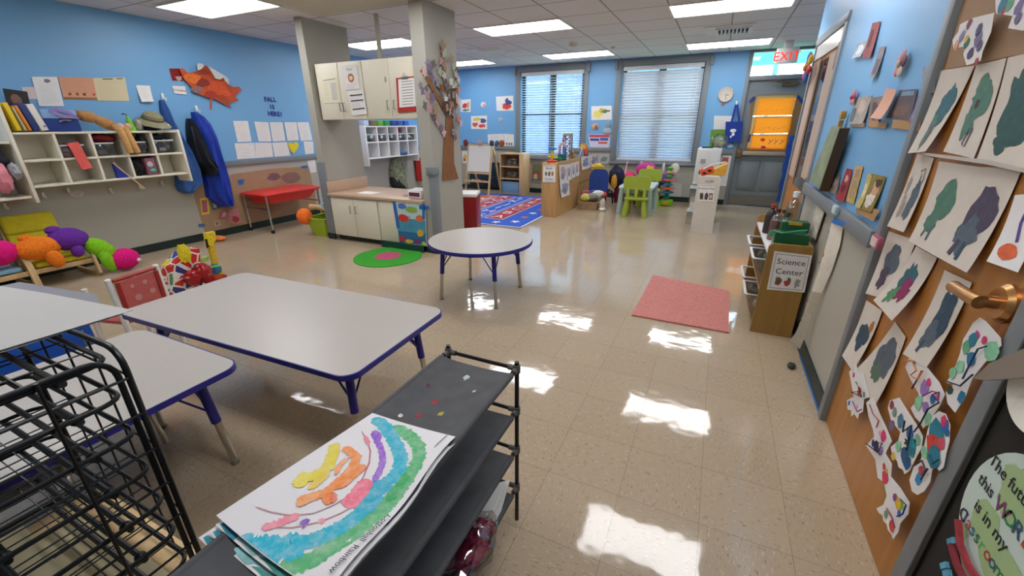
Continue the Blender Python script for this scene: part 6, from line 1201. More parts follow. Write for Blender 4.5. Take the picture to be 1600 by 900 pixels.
# things on the rail
for px, py, h, l in ((1306, 328, '#9FC4CC', 'pale blue plastic clip on the grey rail above the paper banner'), (1370, 378, '#B0566E', 'pink framed tag hanging on the grey rail near the oak door')):
    c0 = on('x', XR-.045, px, py); t = thing('rail_clip', l, 'clip', c0); m = MB(); m.box(c0, (.018, .09, .05), mat('clip_'+h.strip('#'), h, .4), bev=.004); m.build('body', t); m = MB(); m.box(c0+Vector((-.01, 0, 0)), (.004, .07, .036), paint('#E2C9C4' if h == '#B0566E' else '#C9D8D8')); m.build('insert', t)
# pinwheel on the wall end
t = thing('pinwheel', 'colourful pinwheel flower sticking out above the side door', 'wall decoration', on('x', XR, 1265, 106)); c0 = on('x', XR-.06, 1262, 106)
for k, c in enumerate(('#C83A8E', '#6A3AA8', '#D8C23A', '#C8304A', '#2A5AA8', '#D04A9A')): a = k*PI/3+.3; m = MB(); m.ell(c0+Vector((.0, .10*math.cos(a), .085*math.sin(a))), (.02, .055, .036), paint(c), rot=Rx(a, 3, 'X')); m.build('petal', t)
m = MB(); m.ell(c0+Vector((-.02, 0, 0)), (.02, .03, .03), paint('#C9A03A')); m.build('centre', t); m = MB(); m.cyl(c0, c0+Vector((.06, 0, 0)), .008, M_whitepl); m.build('stem', t)

# ------------------------------------------------------------------ child art on the oak door
M_news = mat('newsprint', '#D9CFC2', .8, vary=.04, scale=14)
xd_ = XR+.002
def art(lab, q, marks, curl=.02, m0=None, off=0): return sheet('child_painting', lab, 'painting', q, 'x', xd_-off, m0 or M_news, marks, 'child paintings on the oak door', curl, n=8)
P_teal, P_green, P_dteal, P_plum, P_slate, P_navy, P_mag = (paint(c) for c in ('#2E6470', '#4E7A66', '#27544F', '#4C4258', '#56636E', '#2F4A5C', '#8E2A5A'))
art('teal balloon painting with a pink tail, top row beside the grey door frame', [(1472, 110), (1525, 102), (1468, 237), (1438, 240)], [('blob', .62, .55, .26, .24, P_teal, 2, .4), ('blob', .52, .25, .14, .2, P_green, 3, .5), ('stroke', [(.55, .35), (.6, .2), (.55, .08)], .012, P_mag)], .035)
art('painting of a green pear shape with a dark spot, second in the top row', [(1527, 102), (1575, 90), (1538, 248), (1488, 237)], [('blob', .56, .62, .30, .22, P_green, 5, .4), ('blob', .45, .40, .2, .2, P_green, 6, .6), ('blob', .5, .56, .06, .05, paint('#3A2A24'), 7), ('stroke', [(.55, .3), (.5, .12), (.6, .1), (.65, .3)], .006, P_plum)], .02)
art('painting of a big dark green mass, last in the top row', [(1577, 90), (1640, 76), (1622, 266), (1543, 248)], [('blob', .58, .55, .34, .36, P_dteal, 8, .5), ('blob', .45, .25, .2, .15, P_dteal, 9, .7)], .02)
art('painting with faint grey marks and outlines, second row beside the blue wall', [(1435, 239), (1461, 247), (1424, 364), (1397, 354)], [('blob', .66, .42, .2, .28, P_slate, 2, .6), ('stroke', [(.6, .8), (.8, .85), (.85, .7), (.6, .5)], .006, P_slate), ('blob', .3, .3, .12, .12, paint('#A59A92'), 5, .8), ('blob', .2, .6, .1, .1, paint('#B0A59C'), 6, .8)], .02)
art('painting of a bright green balloon with a forked tail, second row', [(1469, 252), (1533, 261), (1475, 398), (1438, 378)], [('blob', .55, .58, .28, .2, P_green, 11, .3), ('blob', .45, .32, .2, .14, P_green, 12, .5), ('stroke', [(.42, .3), (.35, .12)], .016, P_green), ('stroke', [(.55, .28), (.58, .1)], .016, P_slate)], .03)
art('painting of a large plum and slate shape, second row, the widest', [(1533, 261), (1600, 262), (1536, 429), (1475, 398)], [('blob', .58, .52, .30, .30, P_plum, 14, .35), ('blob', .5, .3, .22, .2, P_slate, 15, .5), ('stroke', [(.45, .25), (.4, .08)], .02, P_plum), ('stroke', [(.6, .25), (.62, .06)], .014, P_navy)], .03)
art('painting of a small slate oval, third row beside the pink rail clip', [(1390, 361), (1433, 376), (1400, 470), (1360, 460)], [('blob', .5, .6, .24, .26, P_slate, 17, .3), ('blob', .4, .3, .16, .18, P_plum, 18, .5)], .015)
art('curling painting with green and pink dabs, third row', [(1433, 385), (1466, 403), (1420, 505), (1388, 472)], [('blob', .4, .6, .2, .25, P_teal, 19, .7), ('blob', .6, .4, .18, .2, P_mag, 20, .7), ('blob', .35, .25, .16, .14, paint('#4E8A5A'), 21, .7)], .045)
art('painting of a long slate blue shape beside the lever handle', [(1478, 422), (1521, 442), (1469, 579), (1430, 556)], [('blob', .6, .56, .28, .30, P_navy, 22, .35), ('blob', .5, .3, .2, .18, P_slate, 23, .5), ('stroke', [(.45, .25), (.38, .1)], .014, P_navy)], .03)
art('small painting with a dark blue patch close to the brown hinge', [(1355, 469), (1380, 486), (1347, 583), (1329, 558)], [('blob', .55, .5, .3, .2, P_navy, 25, .5), ('blob', .8, .7, .1, .1, paint('#B0703A'), 26)], .03)
art('painting of a grey green bird shape, lowest of the plain paintings', [(1400, 503), (1417, 527), (1380, 640), (1350, 580)], [('blob', .55, .55, .36, .30, P_slate, 27, .4), ('blob', .5, .3, .2, .16, paint('#5A6E5E'), 28, .5)], .025)
art('rounded tag with an orange square and violet strokes beside the door edge', [(1588, 305), (1640, 300), (1612, 428), (1560, 410)], [('blob', .45, .2, .3, .12, paint('#E2673A'), 29, .2), ('stroke', [(.6, .9), (.5, .6), (.6, .35)], .01, paint('#5A4A8A'))], .02, M_white)
m = MB(); m.face([on('x', xd_-.03, a, b_) for a, b_ in ((1440, 238), (1545, 250), (1640, 272), (1640, 279), (1543, 257), (1439, 242))], mat('masking_tape', '#C9BFB4', .6)); tag(m.build('tape_strip'), 'long strip of pale tape between the top two rows of door paintings', 'tape')
m = MB(); m.face([on('x', xd_-.002, a, b_) for a, b_ in ((1508, -20), (1660, -30), (1640, 80), (1578, 88), (1528, 99), (1477, 108))], M_kraft); tag(m.build('kraft_or_lit_wood'), 'tan layer painting in the different lighting on the top of the oak door', 'paper')  # kraft colour borrowed to paint the different lighting on the upper oak
# torn collages
def collage(lab, outline, dabs, threads=(), off=.03):
    m = MB(); m.prism([on('x', xd_-off, a, b_) for a, b_ in outline], (.001, 0, 0), M_white)
    for i, (a, b_, r, c) in enumerate(dabs):
        c0 = on('x', xd_-off-.001-.0004*(i % 4), a, b_); n = 7
        m.face([c0+Vector((0, r*(1+.5*mnoise.noise((math.cos(k*6.28/n), math.sin(k*6.28/n), i*3.1)))*math.cos(k*6.28/n), r*(1+.5*mnoise.noise((math.cos(k*6.28/n), math.sin(k*6.28/n), i*1.3)))*math.sin(k*6.28/n))) for k in range(n)], paint(c))
    for pts, c in threads: m.tube([on('x', xd_-off-.008, a, b_) for a, b_ in pts], .0022, paint(c), 5)
    return tag(m.build('collage'), lab, 'collage', 'torn paper collages on the oak door')
def zc(l): return [(1300+a/2.8115, 540+b_/2.8125) for a, b_ in l]
TL, GR, PK, VI, BL_, RD_, YE = '#1F7F96', '#8FCFA6', '#D83A78', '#9A7ABF', '#2A6AB8', '#D8443A', '#E2B83A'
def zd(l): return [(1300+a/2.8115, 540+b_/2.8125, r, c) for a, b_, r, c in l]
collage('small jagged collage with red and black threads just below the brown hinge', zc([(75, 115), (105, 78), (112, 115), (135, 115), (155, 190), (165, 225), (140, 235), (135, 290), (118, 300), (112, 322), (98, 300), (84, 310), (84, 285), (68, 280), (66, 240), (95, 225), (85, 170)]), zd([(95, 130, .012, PK), (120, 200, .02, RD_), (75, 252, .012, BL_), (110, 270, .01, '#C9A9D0'), (140, 215, .012, '#8A9A8A')]), [(zc([(105, 160), (125, 200), (85, 205), (130, 225), (115, 180)]), '#2A2430'), (zc([(90, 245), (110, 290), (130, 280)]), '#8A4A7A')])
collage('long twisting collage with a magenta knot and a rainbow patch at its foot', zc([(150, 250), (180, 226), (205, 290), (240, 365), (262, 420), (240, 460), (235, 475), (262, 520), (258, 575), (300, 625), (340, 690), (335, 740), (300, 780), (290, 820), (268, 852), (260, 830), (245, 810), (240, 785), (225, 770), (222, 745), (205, 735), (195, 715), (225, 700), (240, 660), (228, 600), (200, 580), (190, 500), (150, 440), (185, 400), (180, 370), (160, 310)]),
        zd([(225, 400, .022, PK), (195, 440, .022, '#3A2A50'), (215, 460, .016, VI), (228, 530, .012, RD_), (232, 578, .022, '#D8405A'), (240, 550, .008, YE), (290, 690, .022, YE), (275, 665, .014, '#8A3A8A'), (305, 705, .014, '#8FC43A'), (295, 735, .012, BL_), (262, 790, .018, RD_), (235, 740, .012, '#6AA06A'), (210, 385, .01, '#E8A0C0'), (180, 430, .014, '#2A3A7A')]),
        [(zc([(165, 260), (180, 300), (205, 330), (195, 360)]), '#B04A5A'), (zc([(150, 430), (200, 470), (220, 430), (180, 420), (210, 480)]), '#2A2040'), (zc([(300, 675), (325, 700), (310, 740), (285, 750)]), '#2A3A8A'), (zc([(240, 715), (265, 760), (275, 800)]), '#8A2A4A')])
collage('wide collage with blue patches, black threads and a jagged edge', zc([(275, 235), (295, 228), (320, 270), (370, 345), (398, 400), (392, 450), (370, 490), (340, 550), (318, 565), (310, 545), (292, 535), (285, 505), (270, 495), (262, 470), (258, 445), (290, 420), (300, 380), (260, 330), (245, 275), (255, 240)]),
        zd([(262, 262, .016, '#9A3A4A'), (275, 290, .018, '#7A8E8A'), (262, 350, .02, '#7A6A94'), (300, 330, .024, '#4A7A9A'), (340, 385, .02, BL_), (350, 440, .028, '#2A9AA8'), (320, 480, .03, '#1A5A86'), (290, 440, .02, GR), (330, 520, .024, '#1A5A8A'), (375, 410, .018, '#8AC0A0'), (268, 485, .014, YE), (352, 470, .014, TL)]),
        [(zc([(320, 330), (310, 380), (350, 350), (335, 420)]), '#2A2A34'), (zc([(322, 410), (335, 450), (318, 430), (340, 405), (326, 460)]), '#1A1A20')])
collage('collage with orange loops and lilac patches under the slate blue painting', zc([(340, 50), (360, 38), (420, 100), (470, 160), (495, 215), (470, 270), (440, 310), (400, 365), (385, 335), (365, 315), (345, 275), (380, 235), (380, 210), (345, 150), (322, 95)]),
        zd([(405, 190, .026, VI), (425, 160, .014, PK), (380, 250, .024, GR), (440, 235, .014, BL_), (410, 270, .018, VI), (420, 320, .02, GR), (455, 215, .012, '#E8B0D0'), (360, 75, .01, TL)]),
        [(zc([(310, 75), (350, 65), (370, 110), (345, 130), (375, 150), (400, 110)]), '#D87A2A'), (zc([(350, 190), (380, 140), (395, 110)]), '#2A2030'), (zc([(470, 205), (440, 215), (470, 250), (420, 280), (390, 340), (360, 380)]), '#2A2A4A'), (zc([(400, 220), (440, 200), (470, 210), (465, 240)]), '#A83A8A')])
collage('round ended collage with two big teal patches and a red bar', zc([(440, 310), (470, 288), (500, 300), (518, 350), (515, 420), (500, 480), (490, 535), (470, 552), (455, 530), (440, 545), (430, 600), (405, 640), (375, 656), (350, 640), (340, 590), (360, 530), (390, 500), (405, 440), (420, 370)]),
        zd([(455, 385, .038, TL), (450, 485, .036, TL), (495, 350, .02, BL_), (490, 330, .016, PK), (440, 432, .03, RD_), (480, 428, .018, '#D8556A'), (405, 465, .02, GR), (390, 545, .014, '#C83A5A'), (380, 590, .020, '#2A8AC0'), (505, 380, .012, '#1A6A9A')]),
        [(zc([(355, 530), (395, 505), (410, 545), (390, 590), (420, 540)]), '#3A3038'), (zc([(425, 480), (440, 520), (470, 500)]), '#14506A')])
collage('collage with mint and teal patches hanging under the lever handle', [(1531, 496), (1540, 502), (1563, 528), (1564, 540), (1540, 565), (1520, 590), (1508, 620), (1492, 645), (1480, 630), (1478, 612), (1490, 600), (1478, 598), (1490, 580), (1500, 552), (1505, 530), (1520, 505)],
        [(1526, 524, .012, PK), (1538, 531, .012, PK), (1520, 530, .02, TL), (1509, 542, .018, '#6AAF86'), (1548, 548, .026, GR), (1517, 560, .02, '#1A7AA8'), (1500, 572, .02, GR), (1488, 582, .018, GR), (1502, 622, .018, '#1A7AA0'), (1484, 608, .014, '#3A443E')], [([(1541, 541), (1528, 545), (1515, 570), (1504, 592)], '#2A3A5A'), ([(1480, 596), (1500, 603), (1520, 585)], '#3A3A5A')])
collage('hand shaped collage with violet and red dabs at the oak door top', [(1500, 38), (1520, 28), (1553, 20), (1548, 50), (1535, 80), (1532, 95), (1510, 102), (1505, 85), (1508, 72), (1490, 76), (1488, 62), (1497, 50)],
        [(1514, 38, .016, '#8A3A5A'), (1530, 45, .02, '#4A4A6A'), (1503, 56, .018, '#8E86A8'), (1494, 70, .016, '#E0A080'), (1510, 68, .016, '#2A6A5A'), (1528, 60, .022, '#7A6A90'), (1516, 83, .02, '#4A3A6A'), (1530, 72, .016, '#5A4A7A'), (1525, 97, .012, '#B03A4A'), (1510, 60, .012, YE)])
collage('collage with blue and green dabs cut off by the picture corner', [(1555, -5), (1610, -8), (1625, 30), (1598, 48), (1575, 44), (1582, 25), (1556, 21)],
        [(1566, 8, .022, '#2A7A9A'), (1578, 5, .02, '#5AA07A'), (1592, 10, .02, '#7A6AA0'), (1590, 28, .016, '#6A5A80'), (1568, 16, .012, '#B03A3A')])

# ------------------------------------------------------------------ fabric art rack in front
t = thing('art_rack', 'black tube rack with four grey fabric shelves holding the rainbow paintings', 'rack', (-.62, .52, 0))
rx0, rx1, ry0, ry1 = -.752, -.487, -.02, 1.065
M_tube = mat('black_tube', '#1B1917', .35); M_fab = mat('charcoal_fabric', '#565658', .85, vary=.12, scale=18); M_conn = mat('grey_connector', '#5E5C58', .5)
tiers = (.675, .51, .342, .165)
for x in (rx0, rx1):
    for y in (ry0, ry1): m = MB(); m.cyl((x, y, 0), (x, y, .70), .0075, M_tube, n=12); m.build('post', t)
for k, z in enumerate(tiers):
    for y in (ry0, ry1): m = MB(); m.cyl((rx0, y, z), (rx1, y, z), .0065, M_tube, n=10); m.build('cross_tube', t)
    for x in (rx0, rx1): m = MB(); m.cyl((x, ry0, z), (x, ry1, z), .0065, M_tube, n=10); m.build('side_tube', t)
    for x in (rx0, rx1):
        for y in (ry0, ry1):
            m = MB(); m.cyl((x, y, z-.014), (x, y, z+.014), .012, M_conn, n=12); sx = 1 if x == rx0 else -1; sy = 1 if y == ry0 else -1
            m.cyl((x, y, z), (x+sx*.03, y, z), .0095, M_conn, n=10); m.cyl((x, y, z), (x, y+sy*.03, z), .0095, M_conn, n=10); m.build('connector', t)
    m = MB(); y0_, y1_ = ry0+.05, ry1-.045
    def F(u, v, z=z, d=0): return Vector((rx0+(rx1-rx0)*u, y0_+(y1_-y0_)*v+(.015*(math.sin(u*PI)) if v > .9 else 0), z+.0085-.022*math.sin(PI*u)-.004*math.sin(v*9+u*3)*math.sin(PI*u)+d))
    m.fn(lambda u, v: F(u, v), 10, 24, M_fab)
    for x in (rx0, rx1): m.cyl((x, y0_, z), (x, y1_, z), .0105, M_fab, n=10)
    if k == 0:
        for i, (u, v, r, c) in enumerate(((.5, .93, .012, '#B9C4C0'), (.42, .80, .010, '#9E2A30'), (.40, .73, .008, '#9E2A30'), (.60, .76, .009, '#A8A04A'), (.25, .70, .007, '#D8D4CC'), (.48, .62, .008, '#7A3A44'), (.78, .60, .014, '#3A2A44'), (.88, .62, .008, '#4A3A5A'), (.66, .50, .014, '#6E5A3A'), (.75, .88, .006, '#C9C4B0'), (.30, .58, .008, '#2E2C2C'), (.55, .42, .016, '#5A5040'), (.2, .85, .006, '#5A2A30'))):
            m.face([F(min(.98, u+r*3.4*math.cos(a*.7)), v+r*(1.1+.5*math.sin(a*3+i))*math.sin(a*.7), d=.0012+.0002*i) for a in range(9)], paint(c))
    m.build('fabric_shelf', t)
m = MB()
# paintings
PZ = .692
A3, B3, D3 = on('z', PZ, 582, 645), on('z', PZ, 712, 682), on('z', PZ, 340, 812); C3 = Vector((-.468, .275, PZ))
def PS(u, v, d=0):      # u: far to near, v: table side to rack side
    b = (A3*(1-u)+D3*u)*(1-v)+(B3*(1-u)+C3*u)*v
    return b+Vector((0, 0, d+.012*(2*v-1)**2*(.3+u)-.004+.008*max(0, v-.85)/.15*math.sin(u*9)))
def UV(px, py):
    q = on('z', PZ, px, py); u = v = .5
    for _ in range(12):
        e = q-((A3*(1-u)+D3*u)*(1-v)+(B3*(1-u)+C3*u)*v); du = (D3-A3)*(1-v)+(C3-B3)*v; dv = (B3-A3)*(1-u)+(C3-D3)*u
        det = du.x*dv.y-du.y*dv.x; u += (e.x*dv.y-e.y*dv.x)/det; v += (du.x*e.y-du.y*e.x)/det
    return u, v
for k, (du, dv, l) in enumerate(((.10, -.02, 'lowest painted sheet of the rainbow stack on the black rack'), (.065, .012, 'crumpled second sheet of the rainbow stack on the black rack'), (.03, .022, 'painted sheet directly under the top rainbow painting'))):
    m = MB(); off = -.030+k*.009
    m.fn(lambda u, v: PS(u+du-.01, v+dv, off), 10, 10, M_white)
    for i, (u, v, r, c) in enumerate(((.98, .1, .02, '#2A8AA0'), (.97, .3, .025, '#8FC8C4'), (.98, .55, .02, '#3A9A8A'), (.02, .1, .02, '#2A7A8A'), (.0, .3, .015, '#3A9A5A'), (.3, .0, .012, '#C04A4A'), (.6, .0, .012, '#B04A4A'))):
        m.face([PS(max(0, min(1, u+r*.9*math.cos(a)*(1+.5*math.sin(3*a))))+du-.01, max(0, min(1, v+r*6*math.sin(a)*(1+.4*math.cos(2*a+i))))+dv, off+.0012) for a in [j*.63 for j in range(10)]], paint(c))
    tag(m.build('rainbow_painting'), l, 'painting', 'stack of rainbow paintings')
m = MB(); m.fn(lambda u, v: PS(u, v), 16, 12, mat('painting_paper', '#E4E0E0', .7))
def z6(l): return [UV(400+a/3.4625, 640+b_/3.4625) for a, b_ in l]
lay = [.0006]
def brush(pts, wd, c, ragged=.35):
    wd *= .9; ragged *= .75
    lay[0] += .00007; d = lay[0]
    P = z6(pts); Q = []
    for i in range(len(P)-1):
        for j in range(12): f = j/12; Q.append((P[i][0]+(P[i+1][0]-P[i][0])*f, P[i][1]+(P[i+1][1]-P[i][1])*f))
    Q.append(P[-1]); LU, LV = (D3-A3).length, (B3-A3).length; rows = []
    for i, (u, v) in enumerate(Q):
        a, b_ = Q[max(0, i-2)], Q[min(len(Q)-1, i+2)]; tx, ty = (b_[0]-a[0])*LU, (b_[1]-a[1])*LV; l = math.hypot(tx, ty) or 1
        e = min(1, min(i, len(Q)-1-i)/5+.3); w1 = wd/2*e*(1+ragged*(mnoise.noise((i*.4, wd*99, 1))+.35*mnoise.noise((i*1.7, wd*77, 3)))); w2 = wd/2*e*(1+ragged*(mnoise.noise((i*.4, wd*99, 7))+.35*mnoise.noise((i*1.7, wd*77, 9))))
        nx, ny = -ty/l, tx/l; cl = lambda q: max(.004, min(.996, q))
        rows.append([PS(cl(u+nx*w1*s/LU) if s > 0 else cl(u+nx*w2*s/LU), cl(v+ny*w1*s/LV) if s > 0 else cl(v+ny*w2*s/LV), d) for s in (1, .33, -.33, -1)])
    m.add([p for r in rows for p in r], [(4*i+j, 4*i+j+1, 4*i+j+5, 4*i+j+4) for i in range(len(rows)-1) for j in range(3)], wc(c))
def wc(h):      # watercolour with uneven density
    k = 'wash_'+h.strip('#')
    if k in MATS: return MATS[k]
    mm = mat(k, h, .65); n = mm.node_tree; b = n.nodes['Principled BSDF']; tc = n.nodes.new('ShaderNodeTexCoord'); no = n.nodes.new('ShaderNodeTexNoise'); r = n.nodes.new('ShaderNodeValToRGB')
    no.inputs['Scale'].default_value = 42; no.inputs['Detail'].default_value = 6; no.inputs['Roughness'].default_value = .7; n.links.new(tc.outputs['Object'], no.inputs['Vector']); n.links.new(no.outputs['Fac'], r.inputs[0]); n.links.new(r.outputs[0], b.inputs['Base Color'])
    c = lin(h); r.color_ramp.elements[0].position = .42; r.color_ramp.elements[0].color = c; r.color_ramp.elements[1].position = .75; r.color_ramp.elements[1].color = tuple(.6*q+.4*p for q, p in zip(c, lin('#E8E2E2')))
    return mm
brush([(735, 85), (800, 115), (850, 150), (880, 200), (885, 250), (860, 310), (820, 370), (775, 430), (730, 490), (680, 545), (620, 605), (550, 670), (480, 710), (400, 755), (300, 815), (190, 850), (60, 880)], .034, '#58B274', .6)
brush([(635, 45), (690, 80), (735, 140), (765, 200), (785, 255), (775, 320), (735, 370), (690, 405), (640, 460), (590, 530), (540, 580), (470, 630), (390, 670), (300, 705), (200, 725)], .034, '#2FB2C8', .45)
brush([(700, 380), (650, 440), (600, 510), (560, 560)], .05, '#22AAC4', .4)
brush([(260, 712), (180, 745), (90, 740), (-30, 745), (-120, 720)], .052, '#22B4CC', .6)
brush([(820, 340), (775, 420), (710, 500)], .022, '#3FA864', .5)
brush([(630, 115), (655, 160), (680, 220), (685, 270), (668, 330), (640, 385)], .016, '#9A62C8', .5)
brush([(640, 110), (665, 165)], .024, '#8E58C4', .4)
brush([(570, 115), (600, 165), (618, 220), (612, 280), (580, 360), (530, 430)], .0035, '#B9606A', .2); brush([(590, 140), (610, 190)], .012, '#E0808C', .5)
brush([(500, 460), (420, 510), (310, 555), (190, 568), (80, 555), (0, 535)], .003, '#C08A8A', .2); brush([(560, 500), (460, 555), (350, 600), (200, 632), (60, 632)], .003, '#C08A8A', .2)
brush([(600, 370), (565, 430), (520, 490), (490, 525)], .038, '#EE6E86', .35)
brush([(235, 560), (170, 590), (100, 620), (30, 640)], .018, '#EE8A9A', .7); brush([(370, 588), (335, 605)], .014, '#EE9AA8', .6)
brush([(440, 185), (420, 240), (395, 300), (360, 340), (300, 365), (225, 365)], .028, '#E4D038', .6); brush([(300, 350), (240, 385), (250, 420)], .03, '#E8D648', .6); brush([(390, 330), (340, 385), (280, 430)], .018, '#E8C648', .6)
brush([(475, 205), (510, 225), (545, 255), (520, 310), (480, 355), (430, 400), (380, 440), (320, 465), (220, 490)], .022, '#F0924A', .6); brush([(590, 295), (545, 330), (490, 375), (430, 420)], .026, '#F08A3A', .5); brush([(500, 255), (450, 300), (430, 350)], .012, '#F0A068', .5); brush([(390, 450), (385, 510)], .022, '#EE8440', .5); brush([(420, 445), (415, 500)], .014, '#E86A3A', .5); brush([(340, 440), (260, 495), (215, 510)], .02, '#F2A464', .6)
brush([(290, 592), (235, 612)], .012, '#7E50C0', .6); brush([(265, 620), (250, 640)], .006, '#9A72D0', .5)
# handwriting along the edge
a0, a1 = z6([(712, 575)])[0], z6([(395, 905)])[0]
word = 'Cottonball  Rainbow'; vs_, fs_ = glyphs(word); wmax = max(v.x for v in vs_)
LU, LV = (D3-A3).length, (B3-A3).length
def TX_(x, y):
    f = x/wmax; L_ = (a1[0]-a0[0])*LU
    return PS(a0[0]+(a1[0]-a0[0])*f, min(.998, a0[1]+(a1[1]-a0[1])*f+y/wmax*L_*1.15/LV), .0045)
m.add([TX_(v.x, v.y) for v in vs_], fs_, M_ink)
for k in range(5): p, q = z6([(965+k*14, 215-k*14), (985+k*14, 190-k*14)]); m.tube([PS(*p, .004), PS(*q, .004)], .0008, M_greyink, 4)
tag(m.build('rainbow_painting'), 'top child rainbow painting with blue, green and orange arcs and handwriting', 'painting', 'stack of rainbow paintings')
# lower tier contents
t = thing('clear_sleeve', 'clear plastic sleeve with a white sheet on the lowest shelf of the black rack', 'plastic sleeve', on('z', .17, 770, 800))
P = [on('z', .175, a, b_) for a, b_ in ((757, 760), (797, 752), (783, 800), (735, 880), (690, 900), (715, 830))]; m = MB(); m.prism(P, (0, 0, .006), mat('white_gloss_sheet', '#D9D8D2', .15)); m.build('sheet', t)
m = MB(); m.tube([on('z', .19, a, b_) for a, b_ in ((790, 755), (775, 790), (750, 835))], .004, M_white, 6); m.build('edge', t)
t = thing('gift_bag', 'clear bag with crumpled magenta tissue on the lowest shelf of the black rack', 'bag', on('z', .18, 735, 850)); c0 = on('z', .20, 735, 850)
m = MB(); m.ell(c0, (.055, .09, .035), mat('magenta_tissue', '#A82A54', .4, vary=.3, scale=14), 26, 16, rough=.55, fq=4, seed=3); m.build('tissue', t); m = MB(); m.ell(c0+Vector((.0, -.01, .005)), (.075, .12, .045), M_clear, 22, 14, rough=.3, fq=3, seed=5); m.build('bag', t)

# ------------------------------------------------------------------ black wire rack with paper on top
WX, WY = -1.021, .323; WX0, WY0 = -1.58, -.258
M_wire = mat('black_wire', '#121213', .38)
pl = thing('low_stand', 'low pale wooden stand carrying the black wire rack', 'stand', (-1.2, 0, 0))
m = MB(); m.bb(-1.64, -.775, -.34, .352, .318, .342, M_birch, .006); m.build('top', pl)
for x in (-1.62, -.80): m = MB(); m.bb(x, x+.022, -.33, .34, 0, .318, M_birch); m.build('side_panel', pl)
t = thing('wire_rack', 'tall black wire rack of stacked wire trays at the left of the tables', 'rack', (-1.3, .03, .342))
def bend(a, b_, r=.045, n=5):
    """U shaped rod: up from a, along to b, down"""
    a, b_ = Vector(a), Vector(b_); d = (b_-a).normalized(); zt_ = a.z; P = [Vector((a.x, a.y, .342))]
    for k in range(n+1): t_ = k/n*PI/2; P.append(a+d*(r-r*math.cos(t_))+Vector((0, 0, -r+r*math.sin(t_))))
    for k in range(n+1): t_ = k/n*PI/2; P.append(b_-d*(r-r*math.sin(t_))+Vector((0, 0, -r+r*math.cos(t_))))
    P.append(Vector((b_.x, b_.y, .342))); return P
for y in (WY, WY0): m = MB(); m.tube(bend((WX, y, 1.004), (WX0, y, 1.004)), .0062, M_wire, 10, up=(0, 1, 0)); m.build('side_frame', t)
m = MB(); m.tube(bend((WX-.004, WY-.014, .994), (WX-.004, WY0+.014, .994)), .0058, M_wire, 10, up=(1, 0, 0)); m.build('front_frame', t)
levels = [.985, .898, .806, .709, .612, .516, .42]
for k, z in enumerate(levels):
    m = MB(); x0, x1, y0, y1 = WX0+.012, WX-.008, WY0+.014, WY-.016
    m.tube([Vector((x, y, z)) for x, y in rr(x0, x1, y0, y1, .035, 4)], .0052, M_wire, 8, closed=True)
    for j in range(1, 5): y = y0+(y1-y0)*j/5; m.cyl((x0, y, z-.006), (x1, y, z-.006), .0018, M_wire, n=5)
    for j in range(1, 5): x = x0+(x1-x0)*j/5; m.cyl((x, y0, z-.009), (x, y1, z-.009), .0018, M_wire, n=5)
    m.build('tray', t)
    m = MB()
    for y in (.235, .08): m.cyl((WX0, y, z-.012), (WX-.01, y, z-.012), .0065, mat('grey_black_rod', '#2E2E2E', .35), n=8); m.ell((WX-.03, y, z-.012), (.012, .012, .012), M_wire, 10, 6)
    m.build('rail', t)
m = MB()
for z in levels: m.cyl((WX+.003, WY0, z-.045), (WX+.003, WY, z-.045), .003, M_wire, n=6)
for y in (.202, .065, -.08, -.2): m.cyl((WX+.005, y, .345), (WX+.005, y, 1.0), .0036, M_wire, n=6)
m.build('front_grid', t)
m = MB()
for z in [l-.045 for l in levels[::2]]: m.cyl((WX0, WY+.003, z), (WX, WY+.003, z), .0024, M_wire, n=6)
for j in range(1, 4): x = WX0+(WX-WX0)*j/4; m.cyl((x, WY+.003, .345), (x, WY+.003, .99), .0024, M_wire, n=6)
m.build('side_grid', t)
# papers on top and in the trays
def flat(name, lab, pts, z, mt, th=.0015, cat='paper', group=None):
    m = MB(); m.prism([(x, y, z+(dz if len(p) > 2 else 0)) for p in pts for x, y, dz in [(p[0], p[1], p[2] if len(p) > 2 else 0)]], (0, 0, th), mt); return tag(m.build(name), lab, cat, group)
M_sheetgrey = mat('grey_white_paper', '#B9B5AF', .7)
flat('paper_sheet', 'large white sheet lowest on top of the black wire rack', [(-1.211, 0.416), (-1.215, -0.242), (-1.816, -0.242), (-1.775, 0.323)], 1.0055, M_sheetgrey, group='sheets on the wire rack')
flat('paper_sheet', 'grey sheet corner sticking out in the middle of the pile on the wire rack', [(-1.259, 0.395), (-1.291, -0.226), (-1.775, -0.226), (-1.735, 0.404), (-1.412, 0.448)], 1.0079, mat('grey_card_sheet', '#84848C', .7), group='sheets on the wire rack')
flat('paper_sheet', 'big white sheet topmost on the black wire rack', [(-1.202, 0.432), (-1.235, -0.242), (-1.856, -0.242), (-1.856, 0.347), (-1.533, 0.395)], 1.0102, mat('white_top_sheet', '#BBB9B5', .6), group='sheets on the wire rack')
flat('paper_sheet', 'cream sheet lying in the lowest tray of the black wire rack', [(-1.073, 0.274), (-1.073, -0.226), (-1.517, -0.226), (-1.517, 0.274)], 0.3793, mat('cream_sheet', '#D8C9A0', .7), group='sheets in the wire trays')
flat('paper_sheet', 'cream sheet lying in the second lowest tray of the black wire rack', [(-1.057, 0.145), (-1.057, -0.226), (-1.453, -0.226), (-1.453, 0.161)], 0.4761, mat('cream_sheet', '#D8C9A0'), group='sheets in the wire trays')

